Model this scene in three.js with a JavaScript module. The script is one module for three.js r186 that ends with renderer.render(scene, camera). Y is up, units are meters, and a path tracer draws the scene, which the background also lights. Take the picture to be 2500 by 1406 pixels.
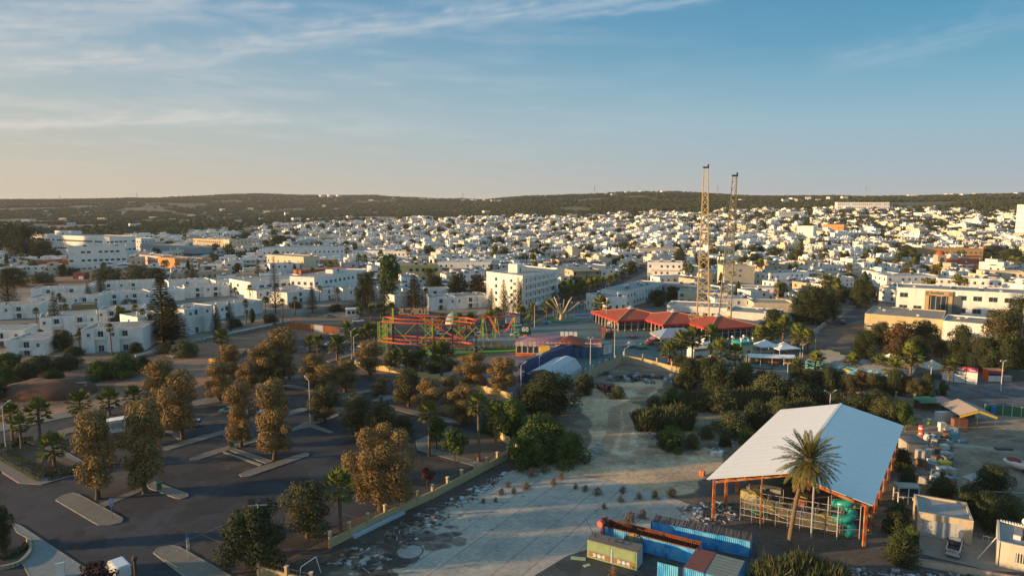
import * as THREE from 'three';
import { mergeGeometries } from 'three/addons/utils/BufferGeometryUtils.js';
import { FontLoader } from 'three/addons/loaders/FontLoader.js';
import { TextGeometry } from 'three/addons/geometries/TextGeometry.js';

// ---------------------------------------------------------------- camera, sky, sun, exposure
const scene = new THREE.Scene();
const FOC = 1667, EYE = 50, PITCH = Math.atan(203 / FOC);           // focal length in photograph pixels, flying height, tilt
const camera = new THREE.PerspectiveCamera(2 * Math.atan(703 / FOC) * 180 / Math.PI, 1024 / 575, 0.5, 30000);
camera.position.set(0, EYE, 0);
camera.rotation.set(-PITCH, 0, 0);
scene.add(camera);
const renderer = new THREE.WebGLRenderer({ antialias: true });
renderer.toneMapping = THREE.LinearToneMapping;
renderer.toneMappingExposure = 1.65;
renderer.shadowMap.enabled = true;

const SUN_AZ = -99, SUN_EL = 8;                                    // degrees; azimuth 0 is straight ahead, minus is to the left
const rad = (d) => d * Math.PI / 180;
const sunDir = new THREE.Vector3(Math.sin(rad(SUN_AZ)) * Math.cos(rad(SUN_EL)), Math.sin(rad(SUN_EL)), -Math.cos(rad(SUN_AZ)) * Math.cos(rad(SUN_EL)));
const sun = new THREE.DirectionalLight(new THREE.Color().setRGB(1, 0.645, 0.32), 5);
sun.position.copy(sunDir).multiplyScalar(900).add(new THREE.Vector3(0, 0, -400));
sun.target.position.set(0, 0, -400);
sun.castShadow = true; sun.shadow.radius = 1.4; sun.shadow.mapSize.set(4096, 4096);
Object.assign(sun.shadow.camera, { left: -700, right: 700, top: 500, bottom: -500, near: 1, far: 2600 });
scene.add(sun, sun.target);

// ---------------------------------------------------------------- seeded noise
function rng(seed) { let a = seed >>> 0; return () => { a = (a + 0x6D2B79F5) | 0; let t = Math.imul(a ^ (a >>> 15), 1 | a); t = (t + Math.imul(t ^ (t >>> 7), 61 | t)) ^ t; return ((t ^ (t >>> 14)) >>> 0) / 4294967296; }; }
const R = rng(11);
const rr = (a, b) => a + (b - a) * R();
const pick = (a) => a[Math.floor(R() * a.length)];
const clamp = (x, a = 0, b = 1) => Math.min(b, Math.max(a, x));
const sstep = (a, b, x) => { const t = clamp((x - a) / (b - a)); return t * t * (3 - 2 * t); };
const lerp = (a, b, t) => a + (b - a) * t;
const NT = new Float32Array(65536); { const q = rng(5); for (let i = 0; i < 65536; i++) NT[i] = q(); }
const N2 = (x, y) => { const i = Math.floor(x), j = Math.floor(y), fx = x - i, fy = y - j, u = fx * fx * (3 - 2 * fx), v = fy * fy * (3 - 2 * fy);
  const a = NT[((j & 255) << 8) | (i & 255)], b = NT[((j & 255) << 8) | ((i + 1) & 255)], c = NT[(((j + 1) & 255) << 8) | (i & 255)], d = NT[(((j + 1) & 255) << 8) | ((i + 1) & 255)];
  return a + (b - a) * u + (c - a) * v + (a - b - c + d) * u * v; };
const fbm = (x, y, o = 4) => { let s = 0, a = 0.5, t = 0; for (let k = 0; k < o; k++) { s += a * N2(x, y); t += a; x = x * 2.03 + 17.1; y = y * 2.03 + 9.7; a *= 0.5; } return s / t; };
const table = (rows, x, k) => { if (x <= rows[0][0]) return rows[0][k]; for (let i = 1; i < rows.length; i++) if (x < rows[i][0]) { const a = rows[i - 1], b = rows[i], t = (x - a[0]) / (b[0] - a[0]); return a[k] + (b[k] - a[k]) * t; } return rows[rows.length - 1][k]; };
const lin = (c) => (c /= 255) <= 0.04045 ? c / 12.92 : ((c + 0.055) / 1.055) ** 2.4;

// ---------------------------------------------------------------- sky: evening air with thin cirrus, computed by direction
{
  const SKY = 1 / 1.56, W = 4096, Hh = 2048, data = new Float32Array(W * Hh * 4);
  const L = (r) => r.map((v, i) => i ? lin(v) : v);
  const away = [[-5, 150, 160, 168], [0, 158, 169, 177], [2, 161, 176, 185], [6, 144, 179, 196], [9, 118, 169, 192], [12, 88, 153, 185], [16, 74, 142, 178], [30, 92, 152, 194], [55, 104, 158, 198], [90, 108, 160, 200]].map(L);
  const warm = [[-5, 194, 182, 156], [0, 199, 187, 163], [2, 196, 188, 172], [6, 180, 187, 184], [9, 164, 181, 188], [12, 142, 170, 188], [16, 112, 154, 186], [30, 118, 162, 194], [55, 108, 160, 200], [90, 108, 160, 200]].map(L);
  // cirrus bands: centre line (azimuth, elevation), thickness in degrees, strength
  const bands = [
    [[[-60, 8.0], [-36.9, 9.0], [-29.7, 9.8], [-23.6, 10.6], [-20, 11.8], [-12.5, 13.3], [0, 15.0], [15, 16.4], [32, 17.5]], 0.75, 0.46],
    [[[-50, 4.6], [-36.9, 5.0], [-27, 6.1], [-22.5, 6.4], [-16.4, 6.55]], 0.36, 0.6],
    [[[-50, 7.4], [-36.9, 10.2], [-33, 11.5], [-29, 13.2], [-22, 15.6]], 1.5, 0.42],
    [[[22, 9.6], [26, 10.3], [31, 10.8], [37, 11.9], [50, 14]], 0.75, 0.22],
    [[[-2, 14.2], [8, 14.9], [16, 15.5], [24, 16.4]], 0.3, 0.35],
    [[[-26, 13.9], [-22, 14.3], [-16, 14.7]], 0.35, 0.35],
  ];
  for (let j = 0; j < Hh; j++) {
    const el = ((j + 0.5) / Hh - 0.5) * 180, ce = Math.cos(rad(el));
    const A = [1, 2, 3].map((k) => table(away, el, k)), B = [1, 2, 3].map((k) => table(warm, el, k));
    for (let i = 0; i < W; i++) {
      // three.js equirectangular: u = atan2(z, x) / 2pi + 0.5
      const th = ((i + 0.5) / W - 0.5) * 2 * Math.PI, x = Math.cos(th) * ce, z = Math.sin(th) * ce, y = Math.sin(rad(el));
      let az = Math.atan2(x, -z) * 180 / Math.PI, dAz = Math.abs(az - SUN_AZ); if (dAz > 180) dAz = 360 - dAz;
      const w = clamp((138 - dAz) / 78, 0, 1.12), o = (j * W + i) * 4;
      const ws = w < 1 ? w * w * (3 - 2 * w) * 0.5 + w * 0.5 : w;
      let c = [0, 1, 2].map((k) => A[k] + (B[k] - A[k]) * ws);
      const ang = Math.acos(clamp(x * sunDir.x + y * sunDir.y + z * sunDir.z, -1, 1)) * 180 / Math.PI;
      const glow = 0.6 * Math.exp(-((ang / 18) ** 2)) + 0.12 * Math.exp(-((ang / 42) ** 2));
      c[0] += glow * 1.0; c[1] += glow * 0.72; c[2] += glow * 0.38;
      if (el > 0.5 && el < 60) {
        let m = 0;
        const n1 = fbm(az * 0.16 + 40, el * 1.3 + az * 0.05 + 7, 5), n2 = fbm(az * 0.8 - el * 0.4 + 90, el * 1.6 + 3, 5), n3 = fbm(az * 0.35 + 10, el * 4.5 - az * 0.6, 4);
        if (el < 22 && Math.abs(az) < 65) for (const [line, thick, k] of bands) {
          if (az < line[0][0] || az > line[line.length - 1][0]) continue;
          const end = Math.min(sstep(0, 5, az - line[0][0]), sstep(0, 2.2, line[line.length - 1][0] - az));
          const mid = table(line, az, 1) + (n2 - 0.5) * thick * 1.5, t = thick * (0.5 + 1.1 * n1), q = (el - mid) / (el > mid ? t * 1.5 : t * 0.8);
          m = Math.max(m, k * end * Math.exp(-q * q) * (0.12 + 1.35 * n3 * (0.5 + n2)));
        }
        const side = clamp((122 - dAz) / 70);
        m = Math.max(m, clamp((n1 - 0.46) * 1.9) * (0.35 + 0.65 * n3) * 1.0 * side * sstep(1, 6, el), clamp((fbm(az * 0.07 + 5, el * 0.7 + az * 0.04 + 30, 4) - 0.5) * 2) * n3 * 0.5 * sstep(12, 25, el));
        m = clamp(m * 0.9, 0, 0.8);
        const cw = [lerp(lin(196), lin(228), side), lerp(lin(208), lin(216), side), lerp(lin(222), lin(202), side)];
        c = c.map((v, k) => v + (cw[k] - v) * m);
      }
      if (el < 0) { const t = sstep(0, -12, el); c = c.map((v, k) => lerp(v, [0.12, 0.11, 0.10][k], t)); }
      data[o] = c[0] * SKY; data[o + 1] = c[1] * SKY; data[o + 2] = c[2] * SKY; data[o + 3] = 1;
    }
  }
  const t = new THREE.DataTexture(data, W, Hh, THREE.RGBAFormat, THREE.FloatType);
  t.mapping = THREE.EquirectangularReflectionMapping; t.magFilter = t.minFilter = THREE.LinearFilter; t.needsUpdate = true;
  scene.background = t; scene.environment = t;
}

// ---------------------------------------------------------------- helpers
const V3 = (x, y, z) => new THREE.Vector3(x, y, z);
const FWD = V3(0, -Math.sin(PITCH), -Math.cos(PITCH)), UPV = V3(0, Math.cos(PITCH), -Math.sin(PITCH));
// where the line of sight through a point of the photograph meets the level y
const G = (px, py, y = 0) => { const d = FWD.clone().add(V3((px - 1250) / FOC, 0, 0)).addScaledVector(UPV, -(py - 703) / FOC), t = (y - EYE) / d.y; return V3(d.x * t, y, d.z * t); };
// height at which the upright over ground point p reaches picture row py
const rise = (p, py) => { const k = (703 - py) / FOC, dz = p.z; // (dot up) = k (dot fwd)
  const a = UPV.y - k * FWD.y, b = (UPV.z - k * FWD.z) * dz; return EYE - b / a; };
const pxm = (p) => FOC / FWD.dot(V3(p.x, p.y - EYE, p.z));              // pixels of the photograph per metre at p
const names = new Map();
const numbered = (n) => { const k = names.get(n) ?? 0; names.set(n, k + 1); return k ? n + '_' + String(k).padStart(3, '0') : n; };
const things = [];
function tag(o, label, category, group) { o.userData.label = label; o.userData.category = category; if (group) o.userData.group = group; things.push(o); return o; }
function thing(name, label, category, p = [0, 0, 0], turn = 0, group) {
  const o = new THREE.Group(); o.name = numbered(name); scene.add(o);
  if (p.isVector3) o.position.copy(p); else o.position.set(...p);
  o.rotation.y = turn; return tag(o, label, category, group);
}
function part(parent, name, geo, mat, label) {
  const m = new THREE.Mesh(Array.isArray(geo) ? join(geo) : geo, mat); m.name = name; m.castShadow = m.receiveShadow = true;
  if (label) m.userData.label = label; parent.add(m); return m;
}
function solo(name, label, category, geo, mat, p, turn = 0, group) {
  const m = part(scene, numbered(name), geo, mat); if (p) p.isVector3 ? m.position.copy(p) : m.position.set(...p); m.rotation.y = turn; return tag(m, label, category, group);
}
function struct(name, geo, mat) { const m = part(scene, numbered(name), geo, mat); m.userData.kind = 'structure'; return m; }
function stuff(m) { m.userData.kind = 'stuff'; return m; }
function copy(o, p, turn, label, group, scale) {
  const c = o.clone(); c.name = numbered(o.name.replace(/_\d\d\d$/, '')); scene.add(c); c.position.copy(p); if (turn !== undefined) c.rotation.y = turn;
  if (scale) Array.isArray(scale) ? c.scale.set(...scale) : c.scale.setScalar(scale);
  c.userData = {}; return tag(c, label, o.userData.category, group ?? o.userData.group);
}
const clean = (g) => { if (g.index) g = g.toNonIndexed(); for (const k of Object.keys(g.attributes)) if (!['position', 'normal', 'uv'].includes(k)) g.deleteAttribute(k);
  if (!g.attributes.uv) g.setAttribute('uv', new THREE.BufferAttribute(new Float32Array(g.attributes.position.count * 2), 2)); return g; };
const join = (a) => a.length === 1 ? a[0] : mergeGeometries(a.map(clean));
// box with its base at y, turned about the upright axis, uv in metres
function bx(w, h, d, x = 0, y = 0, z = 0, ry = 0, rx = 0, rz = 0) {
  const g = new THREE.BoxGeometry(w, h, d), u = g.attributes.uv, n = g.attributes.normal;
  for (let i = 0; i < 24; i++) { const a = Math.abs(n.getX(i)) > 0.5 ? [d, h] : Math.abs(n.getY(i)) > 0.5 ? [w, d] : [w, h]; u.setXY(i, u.getX(i) * a[0] + x * 0.37, u.getY(i) * a[1] + z * 0.29); }
  if (rx) g.rotateX(rx); if (rz) g.rotateZ(rz); if (ry) g.rotateY(ry);
  return g.translate(x, y + h / 2, z);
}
function beam(a, b, w = 0.1, h = w) {                                 // square bar from a to b
  const l = a.distanceTo(b), g = bx(w, h, l, 0, -h / 2, 0), m = new THREE.Matrix4(), up = Math.abs(b.y - a.y) > l * 0.98 ? V3(1, 0, 0) : V3(0, 1, 0);
  m.lookAt(b, a, up).setPosition(a.clone().add(b).multiplyScalar(0.5)); return g.applyMatrix4(m);
}
function rod(a, b, r = 0.05, r2 = r, seg = 6) {
  const l = a.distanceTo(b), g = new THREE.CylinderGeometry(r2, r, l, seg, 1); g.translate(0, l / 2, 0);
  const q = new THREE.Quaternion().setFromUnitVectors(V3(0, 1, 0), b.clone().sub(a).normalize());
  return g.applyQuaternion(q).translate(a.x, a.y, a.z);
}
const cyl = (r1, r2, h, x = 0, y = 0, z = 0, seg = 12) => new THREE.CylinderGeometry(r2, r1, h, seg).translate(x, y + h / 2, z);
const sph = (r, x, y, z, w = 10, h = 7) => new THREE.SphereGeometry(r, w, h).translate(x, y, z);
function flat(pts, y) {                                               // flat sheet over world points [x, z], uv in metres
  const s = new THREE.Shape(pts.map((p) => new THREE.Vector2(p[0], -p[1]))), g = new THREE.ShapeGeometry(s);
  g.rotateX(-Math.PI / 2).translate(0, y, 0); return g;
}
function slab(pts, y, h) {                                            // the same with thickness
  const s = new THREE.Shape(pts.map((p) => new THREE.Vector2(p[0], -p[1]))), g = new THREE.ExtrudeGeometry(s, { depth: h, bevelEnabled: false });
  return g.rotateX(-Math.PI / 2).translate(0, y, 0);
}
function smooth(pts, n = 6) {                                         // round a closed outline a little
  const c = new THREE.CatmullRomCurve3(pts.map((p) => V3(p[0], 0, p[1])), true, 'centripetal', 0.5); return c.getPoints(pts.length * n).slice(0, -1).map((p) => [p.x, p.z]);
}
const PX = (list) => list.map(([a, b]) => { const p = G(a, b); return [p.x, p.z]; });
function quad(a, b, c, d) { const g = new THREE.BufferGeometry(); g.setAttribute('position', new THREE.Float32BufferAttribute([a, b, c, a, c, d].flatMap((v) => [v.x, v.y, v.z]), 3)); g.setAttribute('uv', new THREE.Float32BufferAttribute([0, 0, 1, 0, 1, 1, 0, 0, 1, 1, 0, 1], 2)); g.computeVertexNormals(); return g; }
// a local frame whose x axis runs between two ground points: returns origin (middle of the front), turn and length
function frame(a, b) { const d = b.clone().sub(a); d.y = 0; return { p: a.clone().add(b).multiplyScalar(0.5), turn: Math.atan2(-d.z, d.x), len: d.length() }; }
const FONT = await new FontLoader().loadAsync('fonts/droid/droid_sans_bold.typeface.json');
// ---------------------------------------------------------------- materials
function noiseTex(size, fn, srgb = true) {
  const d = new Uint8Array(size * size * 4);
  for (let j = 0; j < size; j++) for (let i = 0; i < size; i++) { const c = fn(i / size, j / size, i, j), o = (j * size + i) * 4; for (let k = 0; k < 3; k++) d[o + k] = clamp(c[k]) * 255; d[o + 3] = 255; }
  const t = new THREE.DataTexture(d, size, size); t.wrapS = t.wrapT = THREE.RepeatWrapping; t.magFilter = THREE.LinearFilter; t.minFilter = THREE.LinearMipmapLinearFilter; t.generateMipmaps = true; if (srgb) t.colorSpace = THREE.SRGBColorSpace; t.needsUpdate = true; return t;
}
// noise that repeats without a seam
const tile = (u, v, f, o = 4) => { let s = 0, a = 0.5, t = 0; for (let k = 0; k < o; k++) { const n = f * 2 ** k, x = u * n, y = v * n, i = Math.floor(x), j = Math.floor(y), fx = x - i, fy = y - j, h = (p, q) => NT[((((q % n) + n) % n * 57 + k * 31) & 255) << 8 | ((((p % n) + n) % n * 91 + k * 17) & 255)];
  const a0 = fx * fx * (3 - 2 * fx), b0 = fy * fy * (3 - 2 * fy); s += a * lerp(lerp(h(i, j), h(i + 1, j), a0), lerp(h(i, j + 1), h(i + 1, j + 1), a0), b0); t += a; a *= 0.55; } return s / t; };
const rep = (t, m) => { const c = t.clone(); c.repeat.set(1 / m, 1 / m); c.needsUpdate = true; return c; };
const col = (r, g, b) => new THREE.Color().setRGB(r, g, b);
const mat = (c, o = {}) => new THREE.MeshStandardMaterial({ color: Array.isArray(c) ? col(...c) : c, roughness: 0.85, metalness: 0, ...o });
const grainT = noiseTex(512, (u, v, i, j) => { const n = 0.74 + 0.2 * tile(u, v, 4, 6) + 0.1 * (tile(u, v, 64, 3) - 0.5) + 0.05 * (NT[(i * 7 + j * 131) & 65535] - 0.5); return [n, n, n * 0.985]; });
const stainT = noiseTex(512, (u, v) => { const a = tile(u, v, 3, 5), b = tile(u, v, 40, 3), c = clamp((tile(u + 0.3, v * 0.12, 8, 4) - 0.55) * 3); const n = 0.985 - 0.07 * sstep(0.5, 0.8, a) - 0.035 * b - 0.09 * c; return [n, n * 0.985, n * 0.95]; });
const plaster = (c, o) => mat(c, { map: rep(stainT, 9), roughness: 0.9, ...o });
const M = {
  white: plaster([0.89, 0.88, 0.855]), white2: plaster([0.78, 0.77, 0.74]), cream: plaster([0.68, 0.60, 0.45]), yellow: plaster([0.66, 0.50, 0.22]), sand: plaster([0.56, 0.46, 0.33]), pink: plaster([0.66, 0.52, 0.46]),
  grey: plaster([0.40, 0.39, 0.38]), orange: plaster([0.66, 0.33, 0.12]), ochre: plaster([0.55, 0.38, 0.18]), dark: plaster([0.12, 0.11, 0.10]), olive: plaster([0.26, 0.22, 0.10]),
  roof: mat([0.44, 0.40, 0.36], { map: rep(grainT, 6) }), roofTan: mat([0.48, 0.37, 0.27], { map: rep(grainT, 5) }), roofGrey: mat([0.30, 0.30, 0.30], { map: rep(grainT, 7) }), redTile: mat([0.40, 0.085, 0.035], { map: rep(grainT, 2) }), redTile2: mat([0.42, 0.13, 0.05], { map: rep(grainT, 3) }),
  glass: mat([0.035, 0.05, 0.065], { roughness: 0.12, metalness: 0.0 }), frame: mat([0.55, 0.54, 0.5]), darkFrame: mat([0.08, 0.07, 0.06]), door: mat([0.16, 0.11, 0.07]),
  steel: mat([0.42, 0.42, 0.41], { roughness: 0.5, metalness: 0.6 }), galv: mat([0.6, 0.6, 0.6], { roughness: 0.55, metalness: 0.3 }), pole: mat([0.62, 0.62, 0.62], { roughness: 0.5 }), dsteel: mat([0.08, 0.075, 0.07], { roughness: 0.6 }),
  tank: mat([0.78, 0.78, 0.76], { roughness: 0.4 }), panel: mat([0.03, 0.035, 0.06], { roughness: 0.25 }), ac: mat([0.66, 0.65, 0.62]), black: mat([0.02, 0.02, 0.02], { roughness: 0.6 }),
  concrete: mat([0.42, 0.40, 0.37], { map: rep(stainT, 5) }), kerb: mat([0.36, 0.315, 0.255], { map: rep(grainT, 3) }), paving: mat([0.28, 0.23, 0.175], { map: rep(grainT, 4) }), dirt: mat([0.17, 0.105, 0.065], { map: rep(grainT, 5), roughness: 1 }),
  wallYellow: plaster([0.52, 0.41, 0.22]), wallDark: plaster([0.34, 0.30, 0.22]), red: mat([0.80, 0.11, 0.012], { roughness: 0.5 }), lime: mat([0.55, 0.63, 0.04], { roughness: 0.5 }), purple: mat([0.07, 0.03, 0.05], { roughness: 0.6 }),
  whitePaint: mat([0.75, 0.75, 0.73], { roughness: 0.5 }), tent: mat([0.74, 0.70, 0.62], { roughness: 0.9, side: THREE.DoubleSide }), tan: mat([0.42, 0.32, 0.18], { roughness: 0.7 }),
  paint: mat([0.6, 0.6, 0.58], { roughness: 0.9 }), trunk: mat([0.14, 0.095, 0.06], { map: rep(grainT, 1.2), roughness: 1 }), palmTrunk: mat([0.24, 0.16, 0.095], { map: rep(grainT, 0.8), roughness: 1 }),
  teal: mat([0.02, 0.30, 0.27], { roughness: 0.35 }), blue: mat([0.03, 0.12, 0.32], { roughness: 0.5 }), navy: mat([0.035, 0.06, 0.15], { roughness: 0.7 }), green: mat([0.02, 0.14, 0.07], { roughness: 0.6 }), magenta: mat([0.55, 0.04, 0.14]), yel: mat([0.75, 0.48, 0.04]),
};
const leafMat = (side = THREE.DoubleSide) => new THREE.MeshPhysicalMaterial({ vertexColors: true, roughness: 0.9, side, transmission: 0, specularIntensity: 0.3 });
const LEAF = leafMat();

// ---------------------------------------------------------------- terrain
const crest = [[-900, 489, 3600], [0, 487, 3600], [330, 484, 3600], [450, 482, 3800], [570, 475, 4200], [640, 473, 4200], [780, 476, 4200], [900, 477, 4200], [960, 480, 4000], [1060, 485, 3600], [1180, 488, 3300], [1240, 482, 3100], [1300, 478, 2900], [1480, 474, 2700], [1560, 470, 2600], [1640, 470, 2600], [1720, 473, 2450], [1880, 478, 2300], [2100, 479, 2100], [2300, 477, 2000], [2500, 473, 1950], [3400, 470, 1950]];
const townRise = [[-900, 6], [300, 8], [700, 14], [1200, 22], [1700, 27], [2100, 33], [2600, 36]];
function ground(x, z) {
  const d = -z; if (d < 450) return 0;
  const u = 1250 + FOC * x / d, y = table(crest, u, 1), D = table(crest, u, 2), rt = table(townRise, u, 1);
  const hc = EYE + (500 - y) / FOC * D - 5, base = rt * sstep(520, 1500, d);
  let h = base;
  const d1 = D * 0.48; if (d > d1) { const t = clamp((d - d1) / (D - d1)); h += (hc - base) * (0.35 * t + 0.65 * t * t * (3 - 2 * t)); }
  if (d > D) h -= (d - D) * 0.03;
  const rough = sstep(d1, D, d); h += (fbm(x * 0.004 + 50, z * 0.004, 4) - 0.5) * 26 * rough * (d > D ? 1 : 1 - 0.75 * sstep(0.8 * D, D, d));
  return h;
}
const onTerrain = (px, py) => { const dir = FWD.clone().add(V3((px - 1250) / FOC, 0, 0)).addScaledVector(UPV, -(py - 703) / FOC); let t0 = 60; for (let t = 60; t < 7000; t *= 1.004) { const x = dir.x * t, z = dir.z * t; if (EYE + dir.y * t < ground(x, z)) { let a = t0, b = t; for (let k = 0; k < 20; k++) { const m = (a + b) / 2; EYE + dir.y * m < ground(dir.x * m, dir.z * m) ? b = m : a = m; } return V3(dir.x * a, ground(dir.x * a, dir.z * a), dir.z * a); } t0 = t; } return null; };
// fields, woods and bare patches as colours of the land itself
{
  const rows = [], cols = 190; for (let d = -500; d < 520; d += 60) rows.push(d); for (let d = 520; d < 7600; d *= 1.022) rows.push(d);
  const pos = [], colr = [], idx = [], uv = [];
  const earth = [0.19, 0.135, 0.085], dry = [0.22, 0.17, 0.10], scrub = [0.095, 0.105, 0.05], tanS = [0.30, 0.25, 0.20], redE = [0.20, 0.095, 0.05];
  for (const d of rows) for (let i = 0; i <= cols; i++) {
    const s = i / cols * 2 - 1, x = s * (Math.max(d, 0) * 0.98 + 520), z = -d, y = ground(x, z) - (d < 600 ? 0.35 : 0);
    pos.push(x, y, z); uv.push(x, z);
    const n = fbm(x * 0.008, z * 0.008, 4), n2 = fbm(x * 0.03 + 9, z * 0.03, 3), u = 1250 + FOC * x / Math.max(d, 50), D = table(crest, u, 2);
    let c = earth.map((v, k) => lerp(v, dry[k], n)); const town = sstep(430, 560, d) * (1 - sstep(D * 0.46, D * 0.52, d)) * (u > 700 || d < 1000 ? 1 : 0.3);
    c = c.map((v, k) => lerp(v, tanS[k] * (0.8 + 0.4 * n2), town * 0.75)); const wood = sstep(D * 0.44, D * 0.52, d);
    c = c.map((v, k) => lerp(v, n > 0.6 ? dry[k] * 0.85 : n < 0.34 ? redE[k] * 0.8 : scrub[k], wood));
    colr.push(...c);
  }
  for (let j = 0; j < rows.length - 1; j++) for (let i = 0; i < cols; i++) { const a = j * (cols + 1) + i, b = a + 1, c = a + cols + 1, e = c + 1; idx.push(a, b, c, b, e, c); }
  const g = new THREE.BufferGeometry(); g.setAttribute('position', new THREE.Float32BufferAttribute(pos, 3)); g.setAttribute('color', new THREE.Float32BufferAttribute(colr, 3)); g.setAttribute('uv', new THREE.Float32BufferAttribute(uv, 2)); g.setIndex(idx); g.computeVertexNormals();
  struct('terrain', g, mat([1, 1, 1], { vertexColors: true, map: rep(grainT, 45), roughness: 1 }));
}
// ---------------------------------------------------------------- near ground: one sheet painted with its soils
function canvasTex(w, h, draw, noise) {
  const c = document.createElement('canvas'); c.width = w; c.height = h; const x = c.getContext('2d'); draw(x);
  if (noise) { const im = x.getImageData(0, 0, w, h), d = im.data; for (let j = 0; j < h; j++) for (let i = 0; i < w; i++) { const o = (j * w + i) * 4, n = noise(i, j, d, o); if (Array.isArray(n)) for (let k = 0; k < 3; k++) d[o + k] = clamp(d[o + k] * n[k], 0, 255); else for (let k = 0; k < 3; k++) d[o + k] = clamp(d[o + k] * n, 0, 255); }
    const out = new Uint8Array(d.length); for (let j = 0; j < h; j++) out.set(d.subarray((h - 1 - j) * w * 4, (h - j) * w * 4), j * w * 4);
    const t = new THREE.DataTexture(out, w, h); t.colorSpace = THREE.SRGBColorSpace; t.magFilter = THREE.LinearFilter; t.minFilter = THREE.LinearMipmapLinearFilter; t.generateMipmaps = true; t.needsUpdate = true; return t; }
  const t = new THREE.CanvasTexture(c); t.colorSpace = THREE.SRGBColorSpace; return t;
}
const css = (r, g, b, a = 1) => { const s = (v) => Math.round(255 * (v <= 0.0031308 ? v * 12.92 : 1.055 * v ** (1 / 2.4) - 0.055)); return `rgba(${s(r)},${s(g)},${s(b)},${a})`; };
function painter(x0, x1, z0, z1, W, H) {                                // world metres -> canvas
  const q = rng(77);
  return (ctx) => { const to = (p) => [(p[0] - x0) / (x1 - x0) * W, (p[1] - z0) / (z1 - z0) * H];
    const poly = (pts, c, rough = 0) => { ctx.fillStyle = css(...c); ctx.beginPath(); const P = []; for (let i = 0; i < pts.length; i++) { const a = pts[i], b = pts[(i + 1) % pts.length], n = rough ? Math.max(1, Math.ceil(Math.hypot(b[0] - a[0], b[1] - a[1]) / (rough * 1.2))) : 1; for (let k = 0; k < n; k++) P.push([lerp(a[0], b[0], k / n) + (q() - 0.5) * rough, lerp(a[1], b[1], k / n) + (q() - 0.5) * rough]); } P.forEach((p, i) => { const t = to(p); i ? ctx.lineTo(...t) : ctx.moveTo(...t); }); ctx.closePath(); ctx.fill(); };
    const line = (pts, c, w) => { ctx.strokeStyle = css(...c); ctx.lineWidth = w * W / (x1 - x0); ctx.lineJoin = ctx.lineCap = 'round'; ctx.beginPath(); pts.forEach((p, i) => { const t = to(p); i ? ctx.lineTo(...t) : ctx.moveTo(...t); }); ctx.stroke(); };
    const blots = (n, pts, c, r0, r1) => { const xs = pts.map((p) => p[0]), zs = pts.map((p) => p[1]); for (let i = 0; i < n; i++) { const px = lerp(Math.min(...xs), Math.max(...xs), q()), pz = lerp(Math.min(...zs), Math.max(...zs), q()), r = lerp(r0, r1, q() * q()), t = to([px, pz]); ctx.fillStyle = css(c[0], c[1], c[2], (c[3] ?? 1) * (0.4 + 0.6 * q())); ctx.beginPath(); const m = 9; for (let k = 0; k < m; k++) { const a = k / m * 6.283, e = r * (0.55 + 0.7 * q()); const x = t[0] + Math.cos(a) * e * W / (x1 - x0) * 1.3, y = t[1] + Math.sin(a) * e * H / Math.abs(z1 - z0); k ? ctx.lineTo(x, y) : ctx.moveTo(x, y); } ctx.closePath(); ctx.fill(); } };
    return { poly, line, blots, ctx, to }; };
}
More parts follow.
